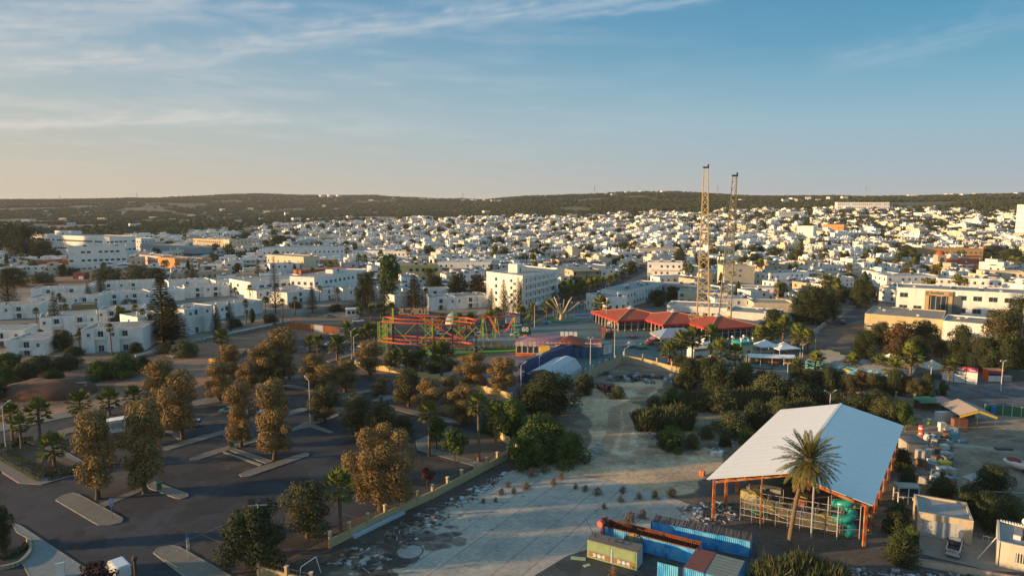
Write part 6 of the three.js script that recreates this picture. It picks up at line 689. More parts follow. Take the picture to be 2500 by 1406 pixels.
// ---------------------------------------------------------------- red roofed hall of three pavilions
{
  const o = thing('red_roof_hall', 'long hall of three pavilions with red hipped tile roofs', 'hall', G(1655, 815), 0); const rf = M.redTile, cream = mat([0.60, 0.50, 0.38]); const P = [[1548, 802, 25], [1656, 812, 25], [1766, 824, 23]];
  for (const [x, y, w] of P) { const p = G(x, y).sub(o.position); const h = 4.4, a = 0.32; p.z -= w * 0.32; const R4 = (r) => [0, 1, 2, 3].map((k) => V3(p.x + Math.cos(k * 1.5708 + 0.785 + a) * r * 0.7071, 0, p.z - Math.sin(k * 1.5708 + 0.785 + a) * r * 0.7071));
    const e = R4(w).map((v) => v.setY(h)), t = R4(2.4).map((v) => v.setY(h + 2.5)); for (let k = 0; k < 4; k++) { const r = part(o, 'roof', quad(e[k], e[(k + 1) % 4], t[(k + 1) % 4], t[k]), mat([0.40, 0.085, 0.035], { side: THREE.DoubleSide })); r.material = rfd; part(o, 'hip_ridge', beam(e[k].clone().setY(h + 0.1), t[k].clone().setY(h + 2.6), 0.4, 0.2), mat([0.55, 0.24, 0.12])); part(o, 'fascia', beam(e[k].clone().setY(h - 0.25), e[(k + 1) % 4].clone().setY(h - 0.25), 0.18, 0.75), mat([0.55, 0.03, 0.03])); }
    part(o, 'lantern_cap', new THREE.ConeGeometry(2.0, 1.3, 4).rotateY(Math.PI / 4 + a).translate(p.x, h + 3.35, p.z), cream); part(o, 'lantern', bx(2.2, 0.5, 2.2, p.x, h + 2.3, p.z, a), cream);
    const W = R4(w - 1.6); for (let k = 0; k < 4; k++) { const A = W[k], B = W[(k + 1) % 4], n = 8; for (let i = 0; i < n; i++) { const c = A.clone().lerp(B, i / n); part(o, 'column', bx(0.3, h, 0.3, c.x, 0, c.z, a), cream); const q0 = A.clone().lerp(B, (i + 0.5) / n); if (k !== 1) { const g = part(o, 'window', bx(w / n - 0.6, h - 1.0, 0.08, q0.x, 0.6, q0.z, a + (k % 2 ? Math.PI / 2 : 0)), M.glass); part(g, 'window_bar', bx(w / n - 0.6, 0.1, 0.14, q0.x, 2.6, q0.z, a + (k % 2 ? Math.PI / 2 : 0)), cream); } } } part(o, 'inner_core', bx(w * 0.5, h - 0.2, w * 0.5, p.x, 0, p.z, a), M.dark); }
}
// ---------------------------------------------------------------- tents and stalls
function peakTent(p, w, d, h, label, m = M.tent, turn = 0.25, name = 'peaked_tent') {
  const o = thing(name, label, 'tent', p, turn, 'peaked tents'), n = 8, e = h * 0.62, g = []; const prof = (t) => e + (h - e) * Math.pow(1 - t, 1.7); for (let s = 0; s < 4; s++) for (let i = 0; i < n; i++) { const t0 = i / n, t1 = (i + 1) / n, c = [[-1, 1], [1, 1], [1, -1], [-1, -1]], a = c[s], b = c[(s + 1) % 4], P = (q, t) => V3(q[0] * w / 2 * t, prof(t), q[1] * d / 2 * t); g.push(quad(P(a, t1), P(b, t1), P(b, t0), P(a, t0))); }
  part(o, 'canopy', join(g), m); for (const [x, z] of [[-1, -1], [1, -1], [1, 1], [-1, 1]]) part(o, 'pole', rod(V3(x * w / 2 * 0.98, 0, z * d / 2 * 0.98), V3(x * w / 2 * 0.98, e, z * d / 2 * 0.98), 0.07), M.whitePaint); for (const s of [-1, 1]) { part(o, 'valance', bx(w, 0.3, 0.04, 0, e - 0.3, s * d / 2), m); part(o, 'valance', bx(0.04, 0.3, d - 0.05, s * w / 2, e - 0.3, 0), m); } return o;
}
peakTent(G(1868, 862), 8, 7, 4.8, 'white peaked tent behind the train canopy, nearer the ticket kiosk'); peakTent(G(1913, 868), 8, 7, 4.8, 'white peaked tent behind the train canopy, nearer the brown lot'); peakTent(G(2172, 900), 7, 7, 4.8, 'white peaked tent above the painted ride'); peakTent(G(2275, 918), 7.5, 7, 4.9, 'beige peaked tent beside the white booths', mat([0.50, 0.40, 0.28], { side: THREE.DoubleSide })); peakTent(G(1736, 905), 7, 7, 5, 'cream peaked tent among the dark park trees', mat([0.58, 0.48, 0.36], { side: THREE.DoubleSide })); peakTent(G(1626, 800), 6, 6, 4.6, 'small cream tent with red trim by the red hall', mat([0.6, 0.5, 0.4], { side: THREE.DoubleSide })); peakTent(G(1658, 802), 5, 5, 4.8, 'white pointed tent over the blue canopy'); peakTent(G(1644, 806), 5, 5, 4.6, 'low white pointed tent over the blue canopy'); peakTent(G(1721, 858), 4.5, 4.5, 5.2, 'white pointed stall roof by the pink booth'); peakTent(G(1492, 800), 2.2, 2.2, 3.4, 'tiny white pointed kiosk roof on the plaza');
{ const o = thing('blue_canopy', 'wide blue-grey hipped canopy over dark rides', 'canopy', G(1648, 845), 0.12), e = 4.2, w = 15, d = 11, m = mat([0.24, 0.29, 0.36], { side: THREE.DoubleSide }), C = [[-1, 1], [1, 1], [1, -1], [-1, -1]].map(([x, z]) => V3(x * w / 2, e, z * d / 2)), T = [V3(-3, 6.6, 0), V3(3, 6.6, 0)]; part(o, 'roof_sheet', quad(C[0], C[1], T[1], T[0]), m); part(o, 'roof_sheet', quad(C[2], C[3], T[0], T[1]), m); part(o, 'roof_sheet', quad(C[1], C[2], T[1], T[1]), m); part(o, 'roof_sheet', quad(C[3], C[0], T[0], T[0]), m); for (const s of [-1, 1]) { part(o, 'fascia', bx(w, 0.5, 0.1, 0, e - 0.5, s * d / 2), M.tan); part(o, 'fascia', bx(0.1, 0.5, d - 0.1, s * w / 2, e - 0.5, 0), M.tan); for (const x of [-1, 0, 1]) part(o, 'post', bx(0.25, e, 0.25, x * w * 0.46, 0, s * d * 0.46), M.tan); } part(o, 'ride_floor', bx(w * 0.9, 0.4, d * 0.9), M.dark); }
{ const o = thing('train_canopy', 'long low white canopy over the toy trains', 'canopy', G(1882, 889), -0.14), n = 6, m = M.tent; for (let k = 0; k < n; k++) { part(o, 'roof_panel', bx(2.35, 0.08, 2.6, (k - 2.5) * 2.4, 2.75, 0.9, 0, 0.28), m); part(o, 'roof_panel', bx(2.35, 0.08, 2.0, (k - 2.5) * 2.4, 2.8, -1.2, 0, -0.3), m); } for (let k = 0; k <= 4; k++) for (const z of [-2, 2]) part(o, 'pole', rod(V3((k - 2) * 3.5, 0, z), V3((k - 2) * 3.5, 2.5, z), 0.07), M.whitePaint); part(o, 'back_sheet', bx(14.2, 1.4, 0.05, 0, 0, -2.1), mat([0.42, 0.36, 0.28]));
  for (const [k, c, l] of [[-5.2, [0.08, 0.18, 0.05], 'green toy train car under the long canopy'], [-2.6, [0.30, 0.27, 0.05], 'olive toy train car under the long canopy'], [1.0, [0.35, 0.09, 0.03], 'dark red toy train car under the long canopy'], [3.9, [0.6, 0.28, 0.02], 'bright orange toy train engine under the long canopy']]) { const p = G(1882 + k * 10.5, 886 + k * 1.1 + 1), e = thing('toy_train_car', l, 'toy train', p, -0.14, 'toy train cars'), m2 = mat(c); part(e, 'body', bx(2.2, 0.8, 1.1, 0, 0.25, 0), m2); part(e, 'cab_frame', [bx(0.1, 1.0, 0.1, -0.9, 1.05, 0.45), bx(0.1, 1.0, 0.1, 0.4, 1.05, 0.45), bx(0.1, 1.0, 0.1, -0.9, 1.05, -0.45), bx(0.1, 1.0, 0.1, 0.4, 1.05, -0.45), bx(1.6, 0.1, 1.1, -0.25, 2.02, 0)], m2); for (const x of [-0.7, 0.7]) for (const s of [-1, 1]) part(e, 'wheel', new THREE.CylinderGeometry(0.24, 0.24, 0.1, 10).rotateX(Math.PI / 2).translate(x, 0.24, s * 0.58), M.black); }
  const c = new THREE.CatmullRomCurve3([[1805, 880], [1815, 872], [1850, 884], [1885, 893], [1890, 900], [1860, 901], [1830, 895], [1810, 888]].map(([a, b]) => G(a, b).setY(0.16)), true), g = []; for (const s of [0.35, -0.35]) g.push(new THREE.TubeGeometry(new THREE.CatmullRomCurve3(c.getPoints(60).slice(0, -1).map((p, i) => { const t = c.getTangent(i / 60); return V3(p.x - t.z * s, 0.16, p.z + t.x * s); }), true), 120, 0.09, 5, true)); solo('toy_train_track', 'dark looping toy train track on the plaza', 'track', g, M.dsteel); }
{ const f = frame(G(1966, 905), G(2226, 944)), L = f.len, o = thing('painted_ride', 'long ride building with a blue sea-life mural along its front', 'ride', f.p, f.turn), n = 14, mural = canvasTex(1024, 128, (x) => { const q = rng(4); const gr = [[0.10, 0.42, 0.46], [0.40, 0.62, 0.55], [0.05, 0.25, 0.45], [0.02, 0.12, 0.30], [0.04, 0.30, 0.42], [0.30, 0.55, 0.60]]; for (let k = 0; k < 40; k++) { x.fillStyle = css(...gr[Math.floor(k / 40 * 6)]); x.fillRect(k * 26, 0, 27, 128); } for (let k = 0; k < 260; k++) { x.fillStyle = css(...gr[Math.floor(q() * 6)], 0.6); x.beginPath(); x.ellipse(q() * 1024, q() * 128, 6 + q() * 26, 4 + q() * 12, q() * 3, 0, 7); x.fill(); } x.fillStyle = css(0.6, 0.45, 0.03); for (const [a, b, r] of [[235, 60, 26], [330, 80, 15], [420, 60, 30], [960, 70, 34]]) { x.beginPath(); x.ellipse(a, b, r, r * 0.8, 0, 0, 7); x.fill(); } x.fillStyle = css(0.5, 0.62, 0.7); for (let k = 0; k < 16; k++) x.fillRect(660 + k * 11, 50 + (k % 2) * 14, 7, 26); });
  mural.wrapS = mural.wrapT = THREE.RepeatWrapping; for (let k = 0; k < n; k++) { const g = bx(L / n - 0.03, 2.2, 0.15, (k + 0.5 - n / 2) * L / n, 0.9, 0), u = g.attributes.uv; for (let i = 0; i < 24; i++) u.setXY(i, (k + (u.getX(i) > (k + 0.5 - n / 2) * L / n * 0.37 + 0.01 ? 1 : 0)) / n, u.getY(i) > 1 ? 1 : 0); part(o, 'mural_panel', g, mat([0.9, 0.9, 0.9], { map: mural, roughness: 0.6 })); const z1 = -5 - 1.2 * Math.sin(k * 0.9); part(o, 'roof_panel', quad(V3((k - n / 2) * L / n, 3.1, 0.1), V3((k + 1 - n / 2) * L / n, 3.1, 0.1), V3((k + 1 - n / 2) * L / n, 4.4, -6), V3((k - n / 2) * L / n, 4.4, -6)), mat([0.40, 0.36, 0.33], { side: THREE.DoubleSide, map: rep(grainT, 1) })); part(o, 'back_panel', bx(L / n - 0.02, 5.2 + 0.9 * Math.sin(k * 0.8), 0.12, (k + 0.5 - n / 2) * L / n, 0, -6.2), k < 5 ? mat([0.10, 0.13, 0.13]) : mat([0.42, 0.37, 0.27])); } for (let k = 0; k <= 7; k++) part(o, 'leg', bx(0.4, 0.95, 0.4, (k - 3.5) * L / 7.2, 0, 0.2), M.yel); part(o, 'inner_wall', bx(L * 0.98, 3, 0.2, 0, 0, -3.2), M.dark); }
for (let k = 0; k < 3; k++) { const f = frame(G(2302 + k * 29, 926 + k * 3.6), G(2329 + k * 29, 929.4 + k * 3.6)), o = thing('white_booth', ['white booth beside the beige tent, under an orange panel', 'middle white booth under an orange and pink panel', 'white booth at the outer end under a pink panel'][k], 'booth', f.p, f.turn, 'white fair booths'); part(o, 'wall', bx(f.len, 3.3, 3), M.white); part(o, 'shutter_line', bx(f.len * 0.8, 0.08, 0.04, 0, 1.2, 1.53), M.grey); part(o, 'top_panel', bx(f.len, 1.3, 0.16, 0, 3.3, 1.3), k ? (k > 1 ? M.magenta : mat([0.6, 0.10, 0.06])) : mat([0.65, 0.25, 0.03])); part(o, 'name_plate', bx(1.6, 0.45, 0.06, 0, 3.7, 1.42), M.white); part(o, 'roof', bx(f.len + 0.1, 0.1, 2.6, 0, 3.31, -0.2), M.roofGrey); }
{ const o = thing('red_kiosk', 'small red-framed kiosk with white counter on the grey plaza', 'kiosk', G(2424, 930), -0.12); part(o, 'body', bx(4.2, 3.4, 2.6), M.red); part(o, 'counter_front', bx(3.5, 1.6, 0.1, 0, 0.2, 1.33), M.white2); part(o, 'hatch_shade_panel', bx(3.5, 0.7, 0.08, 0, 1.85, 1.32), M.black); part(o, 'sign_band', bx(3.9, 0.6, 0.1, 0, 2.65, 1.34), M.magenta); part(o, 'roof', bx(4.4, 0.14, 2.8, 0, 3.4, 0), M.orange); }  // the shade in the serving hatch is a solid black panel
{ const o = thing('dark_container', 'dark green skip container behind the red kiosk', 'container', G(2478, 925), -0.1); part(o, 'body', bx(5, 2.4, 2.4), M.dark); part(o, 'rim', bx(5.1, 0.15, 2.5, 0, 2.4, 0), M.green); const b = thing('white_bin', 'pale metal bin beside the red kiosk', 'bin', G(2458, 930), -0.1); part(b, 'bin_body', bx(2.2, 1.4, 1.2), M.grey); part(b, 'bin_lid', bx(2.3, 0.1, 1.3, 0, 1.4, 0), M.galv); const r = thing('red_awning', 'dark red flat awning among the trees at the frame edge', 'awning', G(2490, 893)); part(r, 'awning_sheet', bx(7, 0.2, 4, 0, 3, 0), mat([0.35, 0.06, 0.03])); for (const x of [-3.2, 3.2]) for (const z of [-1.8, 1.8]) part(r, 'pole', rod(V3(x, 0, z), V3(x, 3, z), 0.07), M.dsteel); }
{ const o = thing('ticket_kiosk', 'ornate cream ticket kiosk with teal cornice and white globes', 'kiosk', G(1812, 868), 0.35); part(o, 'wall', bx(4.6, 4.0, 4.6), M.cream); part(o, 'cornice', bx(5.0, 1.2, 5.0, 0, 3.9, 0), M.teal); part(o, 'gold_band', bx(5.1, 0.25, 5.1, 0, 3.7, 0), M.yel); for (const [x, z] of [[-2.3, 2.3], [2.3, 2.3], [2.3, -2.3], [-2.3, -2.3]]) { part(o, 'globe', sph(0.42, x, 6.1, z), M.white); part(o, 'globe_stem', rod(V3(x, 5, z), V3(x, 5.8, z), 0.06), M.white); } part(o, 'arch', new THREE.TorusGeometry(1.5, 0.22, 8, 18, Math.PI).translate(0, 5.0, 1.2), M.white); part(o, 'door', bx(1.2, 2.2, 0.08, 0.8, 0, 2.33), M.door); }
{ const p = G(1705, 872), o = thing('pink_booth', 'white and pink game booth with an orange board', 'booth', p, 0.3); part(o, 'wall', bx(6, 2.6, 4), M.white); part(o, 'board', bx(5.6, 0.7, 0.1, 0, 2.5, 2.06), mat([0.55, 0.16, 0.10])); part(o, 'roof', bx(6.4, 0.15, 4.4, 0, 3.25, 0), M.cream); part(o, 'upper_wall', bx(5.4, 0.65, 3.4, 0, 2.6, 0), M.white); }
for (const [x, y, c, l, w] of [[1640, 892, [0.5, 0.06, 0.2], 'pink round toy ride by the front palms', 1.6], [1648, 888, [0.6, 0.25, 0.05], 'orange round toy ride by the front palms', 1.2], [1690, 898, [0.5, 0.02, 0.03], 'tall red figure post by the front palms', 1], [1620, 868, [0.2, 0.2, 0.3], 'small dark bumper car on the plaza', 1.6], [1610, 858, [0.3, 0.1, 0.1], 'small maroon bumper car on the plaza', 1.6], [1568, 852, [0.1, 0.3, 0.15], 'low green stall counter on the plaza', 4], [1540, 848, [0.45, 0.45, 0.42], 'white picket stall on the plaza', 5], [1585, 842, [0.4, 0.12, 0.12], 'pinkish play set on the plaza', 4], [1545, 825, [0.45, 0.25, 0.25], 'pink terrace planter by the red hall', 4], [1600, 832, [0.35, 0.2, 0.2], 'row of toy horses before the red hall', 5], [1292, 778, [0.04, 0.30, 0.06], 'bright green slide box behind the plaza', 4], [1332, 792, [0.05, 0.2, 0.35], 'blue round booth behind the plaza', 2.6], [1780, 892, [0.3, 0.3, 0.32], 'grey parked scooters by the cream tent', 2.4], [1830, 900, [0.4, 0.04, 0.05], 'small red toy beside the train loop', 1]]) { const o = thing('fair_attraction', l, 'fair ride', G(x, y), R() * 0.6, 'small attractions on the plaza'), m = mat(c); part(o, 'base', bx(w, 0.25, w * 0.7), M.dark); part(o, 'body', new THREE.SphereGeometry(1, 10, 7).scale(w * 0.45, l.startsWith('tall') ? 1.6 : 0.8, w * 0.32).translate(0, l.startsWith('tall') ? 1.7 : 0.95, 0), m); part(o, 'top_knob', bx(w * 0.3, 0.9, w * 0.25, 0, 1.2, 0), m); }
// ---------------------------------------------------------------- arcade hall, blue hall, faceted shelter
{
  const o = thing('arcade_hall', 'low arcade building with scalloped fascia and mauve and red roof', 'arcade', G(1362, 872), -0.12), mv = mat([0.30, 0.15, 0.17]), sc = [mat([0.52, 0.36, 0.36]), mat([0.60, 0.50, 0.40]), mat([0.42, 0.30, 0.36])]; part(o, 'wall', bx(18, 4.4, 12, -5, 0, -6), M.cream); part(o, 'wing_wall', bx(10, 4.0, 9, 9.2, 0, -5), mat([0.14, 0.19, 0.24])); part(o, 'roof', new THREE.CylinderGeometry(6, 10.5, 1.3, 8).scale(1, 1, 0.72).translate(-5, 5.05, -6), mv); part(o, 'red_roof', new THREE.ConeGeometry(7.5, 2.2, 4).rotateY(0.7).translate(4, 5.6, -4), M.redTile); part(o, 'wing_roof', bx(10.6, 0.4, 9.6, 9.2, 4.05, -5, 0, 0, 0.05), mat([0.45, 0.13, 0.08]));
  for (let k = 0; k < 20; k++) part(o, 'scallop', new THREE.CylinderGeometry(0.85, 0.85, 0.3, 12).rotateX(Math.PI / 2).translate(-13.4 + k * 1.42, 4.2, 0.2 - (k > 12 ? 0.6 : 0)), sc[k % 3]); for (let k = 0; k < 4; k++) part(o, 'window', bx(1.3, 2.4, 0.1, -13 + k * 1.9, 1.2, 0.04), M.glass); part(o, 'awning', bx(6, 0.5, 0.7, -11, 0.5, 0.4), M.red); part(o, 'toy_display', bx(3.2, 1.8, 0.5, -4.2, 1.8, 0.3), M.yel); for (let k = 0; k < 4; k++) part(o, 'air_conditioner', bx(1.2, 1.5, 0.6, 1 + k * 1.5, 5.6, -8), M.ac); for (const x of [6, 8.6, 11]) part(o, 'blue_bay', new THREE.CylinderGeometry(1.5, 1.5, 3.6, 12).translate(x, 1.8, -0.5), mat([0.05, 0.14, 0.22])); part(o, 'side_door', bx(2.6, 3.2, 0.1, 2.2, 0, 0.05), mat([0.35, 0.38, 0.36]));
  const s = thing('number_sign', 'green painted board with big white number and red lips', 'sign', G(1283, 845), -0.1); part(s, 'board', new THREE.CylinderGeometry(1, 1, 0.25, 20).rotateX(Math.PI / 2).scale(2.1, 4.2, 1).translate(0, 4.25, 0), mat([0.02, 0.10, 0.06])); part(s, 'digits', new TextGeometry('60', { font: FONT, size: 1.6, depth: 0.12, curveSegments: 4 }).translate(-1.3, 5.3, 0.14), M.white); part(s, 'lips', new THREE.SphereGeometry(1, 12, 8).scale(0.9, 0.5, 0.12).translate(0, 3.6, 0.14), M.red); part(s, 'face', new THREE.SphereGeometry(1, 12, 8).scale(1.5, 1.3, 0.1).translate(0.1, 2.2, 0.12), mat([0.08, 0.25, 0.22]));
  const b = frame(G(1284, 936), G(1405, 872)), h = thing('blue_hall', 'tall dark blue panelled hall with shed lean-to at its foot', 'hall', b.p, b.turn), L = b.len, n = 16; for (let k = 0; k < n; k++) part(h, 'wall_panel', bx(L / n - 0.04, 6.6 - k * 0.12, 0.2, (k + 0.5 - n / 2) * L / n, 0, 0), mat([0.04 + 0.01 * (k % 3), 0.07 + 0.012 * (k % 2), 0.17])); part(h, 'end_wall', bx(0.2, 6.6, 3.6, -L / 2, 0, -2), M.navy); part(h, 'back_wall', bx(L, 4.4, 0.2, 0, 0, -3.9), M.navy); part(h, 'roof', bx(L, 0.2, 3.8, 0, 4.2, -2, 0, 0, -0.02), M.navy); part(h, 'lean_to', bx(L * 0.32, 2.8, 2.4, -L * 0.34, 0, 1.4), M.navy); part(h, 'lean_to_shade_panel', bx(L * 0.2, 2.2, 0.1, -L * 0.36, 0.1, 2.62), M.black); part(h, 'lean_to_roof', bx(L * 0.33, 0.12, 2.6, -L * 0.34, 2.82, 1.4), mat([0.2, 0.25, 0.34]));  // lean-to has no doorway cut; its inner shade is a black panel
  const f = frame(G(1365, 955), G(1421, 917)), q = thing('faceted_shelter', 'white faceted half-round metal shelter beside the blue hall', 'shelter', f.p, f.turn), Lf = f.len, prof = [[0, 0], [0.2, 2.7], [2.1, 5.0], [4.6, 5.6], [8.4, 4.6]]; for (let k = 0; k < 4; k++) part(q, 'metal_panel', quad(V3(-Lf / 2, prof[k][1], -prof[k][0]), V3(Lf / 2, prof[k][1], -prof[k][0]), V3(Lf / 2, prof[k + 1][1], -prof[k + 1][0]), V3(-Lf / 2, prof[k + 1][1], -prof[k + 1][0])), mat([0.55, 0.57, 0.60], { side: THREE.DoubleSide, map: rep(stainT, 1) })); const sh = new THREE.Shape([...prof, [8.4, 0]].map((p) => new THREE.Vector2(p[0], p[1]))); part(q, 'dark_end', new THREE.ExtrudeGeometry(sh, { depth: 0.1, bevelEnabled: false }).rotateY(Math.PI / 2).translate(-Lf / 2 + 0.05, 0, 0), M.dark); for (const e of [-1, 1]) part(q, 'frame_post', bx(0.15, 4.6, 0.15, e * Lf / 2 * 0.98, 0, -8.3), M.galv);
  const w = thing('white_cube_kiosk', 'plain white cube kiosk on the green plaza', 'kiosk', G(1474, 862), 0.75); part(w, 'wall', bx(4.2, 3.2, 3.4), M.white); part(w, 'roof_edge', bx(4.4, 0.5, 3.6, 0, 3.2, 0), mat([0.3, 0.32, 0.3])); part(w, 'shutter', bx(1.8, 2.0, 0.06, -0.6, 0.8, 1.72), M.cream);
  const t = thing('red_roof_kiosk', 'little kiosk with red pyramid roof on the plaza', 'kiosk', G(1482, 826), 0.4); part(t, 'body', bx(3.4, 2.8, 3.4), M.dark); part(t, 'roof', new THREE.ConeGeometry(4.2, 2.0, 4).rotateY(Math.PI / 4).translate(0, 3.8, 0), M.redTile); part(t, 'roof_sign', bx(1.6, 1.2, 0.1, -0.8, 2.9, 2.2), M.white);
}
{ // star-shaped arm ride
  const o = thing('arm_ride', 'octopus ride with bare tan arms raised like a star', 'ride', G(1372, 782)); part(o, 'hub', cyl(1.4, 0.9, 2.6, 0, 0, 0, 12), M.tan); part(o, 'platform', cyl(7, 7, 0.4, 0, 0, 0, 20), M.green); for (let k = 0; k < 8; k++) { const a = k * 0.785 + 0.2, e = k % 2 ? 0.95 : 0.7, d = V3(Math.cos(a) * Math.cos(e), Math.sin(e), Math.sin(a) * Math.cos(e)), p = d.clone().multiplyScalar(9.5).add(V3(0, 2, 0)); part(o, 'arm', beam(V3(0, 2, 0), p, 0.35, 0.5), M.tan); part(o, 'brace', beam(V3(Math.cos(a) * 3, 0.3, Math.sin(a) * 3), V3(d.x * 4, d.y * 4 + 2, d.z * 4), 0.18), M.tan); }
  const s = thing('swing_frame', 'open steel ride frame with blue mats behind the plaza', 'ride', G(1440, 768), 0.1); for (let k = 0; k < 6; k++) for (const z of [-4, 4]) part(s, 'post', beam(V3(-8 + k * 3.2, 0, z), V3(-8 + k * 3.2, 5.5, z), 0.22), k % 2 ? M.tan : M.grey); for (const z of [-4, 4]) part(s, 'top_beam', beam(V3(-8, 5.5, z), V3(8, 5.5, z), 0.22), M.grey); for (let k = 0; k < 6; k++) part(s, 'cross_beam', beam(V3(-8 + k * 3.2, 5.5, -4), V3(-8 + k * 3.2, 5.5, 4), 0.16), M.grey); part(s, 'mat', bx(17, 0.3, 10), mat([0.04, 0.12, 0.22])); part(s, 'blue_pool', bx(6, 0.5, 3, 2, 0, 6), mat([0.03, 0.16, 0.35]));
}
{ const o = thing('fence_boards', 'orange hoarding with white gate along the bare field', 'fence', G(760, 803), 0), a = G(705, 806).sub(o.position), b = G(862, 822).sub(o.position), n = 22; for (let k = 0; k < n; k++) { const c = a.clone().lerp(b, (k + 0.5) / n), w = a.distanceTo(b) / n; part(o, 'board', bx(w - 0.03, 2.9, 0.08, c.x, 0.3, c.z, -0.1), k > 8 && k < 12 ? M.white2 : k > 16 ? M.grey : mat([0.50, 0.15 + 0.02 * (k % 3), 0.06], { map: rep(stainT, 2) })); } part(o, 'footing', beam(a.clone().setY(0.18), b.clone().setY(0.18), 0.3, 0.4), M.concrete);
  const t = thing('white_trailer', 'pale box trailer with blue top by the coaster end', 'trailer', G(1252, 792), 0.1); part(t, 'box_body', bx(6, 3, 2.6, 0, 0.7, 0), mat([0.45, 0.48, 0.50])); part(t, 'top_edge', bx(6.1, 0.2, 2.7, 0, 3.7, 0), mat([0.2, 0.3, 0.4])); for (const x of [-1.6, 1.6]) for (const s of [-1, 1]) { const w = part(t, 'wheel', tyreG, tyreM); w.position.set(x, 0.33, s * 1.2); }
  const g = thing('gate_hut', 'small white gate hut with three windows at the hotel drive', 'hut', G(862, 772), 0.25); part(g, 'wall', bx(6.2, 3.4, 4.2), M.white); part(g, 'roof', bx(6.8, 0.25, 4.8, 0, 3.4, 0), M.white2); for (const x of [-1.9, 0, 1.9]) part(g, 'window', bx(1.3, 1.3, 0.08, x, 1.4, 2.1), M.glass);
  const k = thing('garden_pavilion', 'glassy blue dome pavilion behind the coaster rail', 'pavilion', G(1106, 792)); part(k, 'dome', new THREE.SphereGeometry(3.2, 14, 7, 0, 6.283, 0, 1.571).scale(1, 1.2, 1).translate(0, 1.2, 0), mat([0.26, 0.34, 0.40])); part(k, 'base', cyl(3.2, 3.2, 1.2, 0, 0, 0, 14), M.white);
  const d = thing('hoarding_sign', 'white and yellow roadside sign board in front of the villas', 'sign', G(1182, 790), 0.1); part(d, 'board', bx(5.4, 2.2, 0.15, 0, 3.2, 0), M.white2); part(d, 'lower_stripe', bx(5.2, 0.8, 0.05, 0, 3.4, 0.11), mat([0.40, 0.38, 0.18])); for (const s of [-2, 2]) part(d, 'post', bx(0.15, 3.2, 0.15, s, 0, 0), M.steel); }
// ---------------------------------------------------------------- palms and trees of the park and the boulevard
for (const [a, b, c, d, l] of [[1633, 898, 836, 44, 'fan palm at the wall corner beside the pink toys'], [1662, 893, 810, 46, 'fan palm behind the pink toys'], [1690, 890, 802, 50, 'leafy fan palm before the blue canopy'], [1735, 890, 794, 44, 'tall fan palm at the tower foot'], [1756, 906, 830, 56, 'broad fan palm by the cream tent'], [1794, 906, 842, 44, 'fan palm beside the ticket kiosk'], [1852, 850, 800, 44, 'fan palm behind the ticket kiosk'], [1880, 848, 790, 46, 'fan palm behind the first white tent'], [1912, 842, 774, 46, 'tallest fan palm behind the white tents'], [1948, 856, 794, 48, 'fan palm behind the second white tent'], [1972, 862, 806, 40, 'fan palm at the edge of the brown lot'], [1990, 918, 862, 44, 'fan palm at the near end of the painted ride'], [2080, 918, 866, 44, 'fan palm before the middle of the painted ride'], [2145, 922, 868, 42, 'fan palm before the dark blue mural'], [2181, 938, 872, 50, 'fan palm before the far mural end'], [2222, 952, 842, 58, 'tallest fan palm at the end of the painted ride'], [2316, 952, 874, 42, 'fan palm in front of the white booths'], [1945, 918, 878, 40, 'short fan palm beside the train loop pole'], [1820, 918, 888, 50, 'low palm bush below the train loop'], [2480, 915, 890, 40, 'low palm behind the red kiosk']]) palmPx(a, b, c, d, l, 'fan palms of the theme park');
for (const [x, y, h] of [[1272, 790, 42], [1300, 782, 40], [1335, 775, 42], [1352, 772, 42], [1380, 750, 50], [1398, 742, 46], [1412, 735, 40], [1360, 740, 44], [1345, 745, 46], [1425, 728, 40], [1440, 722, 40], [1455, 715, 36], [1470, 712, 36], [1430, 708, 34], [1405, 712, 36], [1390, 718, 36], [1372, 726, 40], [1488, 704, 32], [1500, 698, 30], [1520, 690, 28], [1215, 792, 40], [1195, 796, 36], [1150, 800, 36], [1120, 802, 36], [1078, 800, 34], [955, 775, 36], [930, 778, 38], [905, 780, 36], [880, 782, 34], [1467, 785, 62]]) palmPx(x, y, y - h, h * 0.72, 'fan palm lining the boulevard behind the rides', 'boulevard palms');
for (const [x, y, h] of [[540, 858, 54], [755, 860, 40], [775, 866, 48], [823, 880, 60], [862, 850, 46], [880, 845, 42], [900, 840, 50], [915, 835, 46], [1078, 922, 84], [1030, 905, 50], [990, 905, 50], [965, 898, 44], [845, 828, 42], [700, 862, 30]]) palmPx(x, y, y - h, h * 0.78, 'fan palm between the car park and the coaster', 'fan palms by the coaster');
for (const [a, b, c, d, l] of [[1062, 912, 870, 60, 'dark tree under the coaster tracks'], [1010, 902, 858, 60, 'dark leafy tree beneath the coaster'], [955, 898, 862, 46, 'small dark tree at the coaster corner'], [1100, 905, 880, 44, 'low dark tree behind the yellow wall']]) plantPx('olive_tree', a, b, c, d, l, 'trees under the coaster');
for (const [k, a, b, c, d] of [['dark_tree', 1985, 792, 700, 84], ['dark_tree', 2020, 782, 706, 60], ['dark_tree', 1888, 815, 756, 62], ['dark_tree', 2098, 752, 684, 44], ['dark_tree', 2118, 745, 690, 40], ['dark_tree', 1960, 790, 712, 60]]) plantPx(k, a, b, c, d, 'big dark tree at the corner of the side street', 'dark street trees');
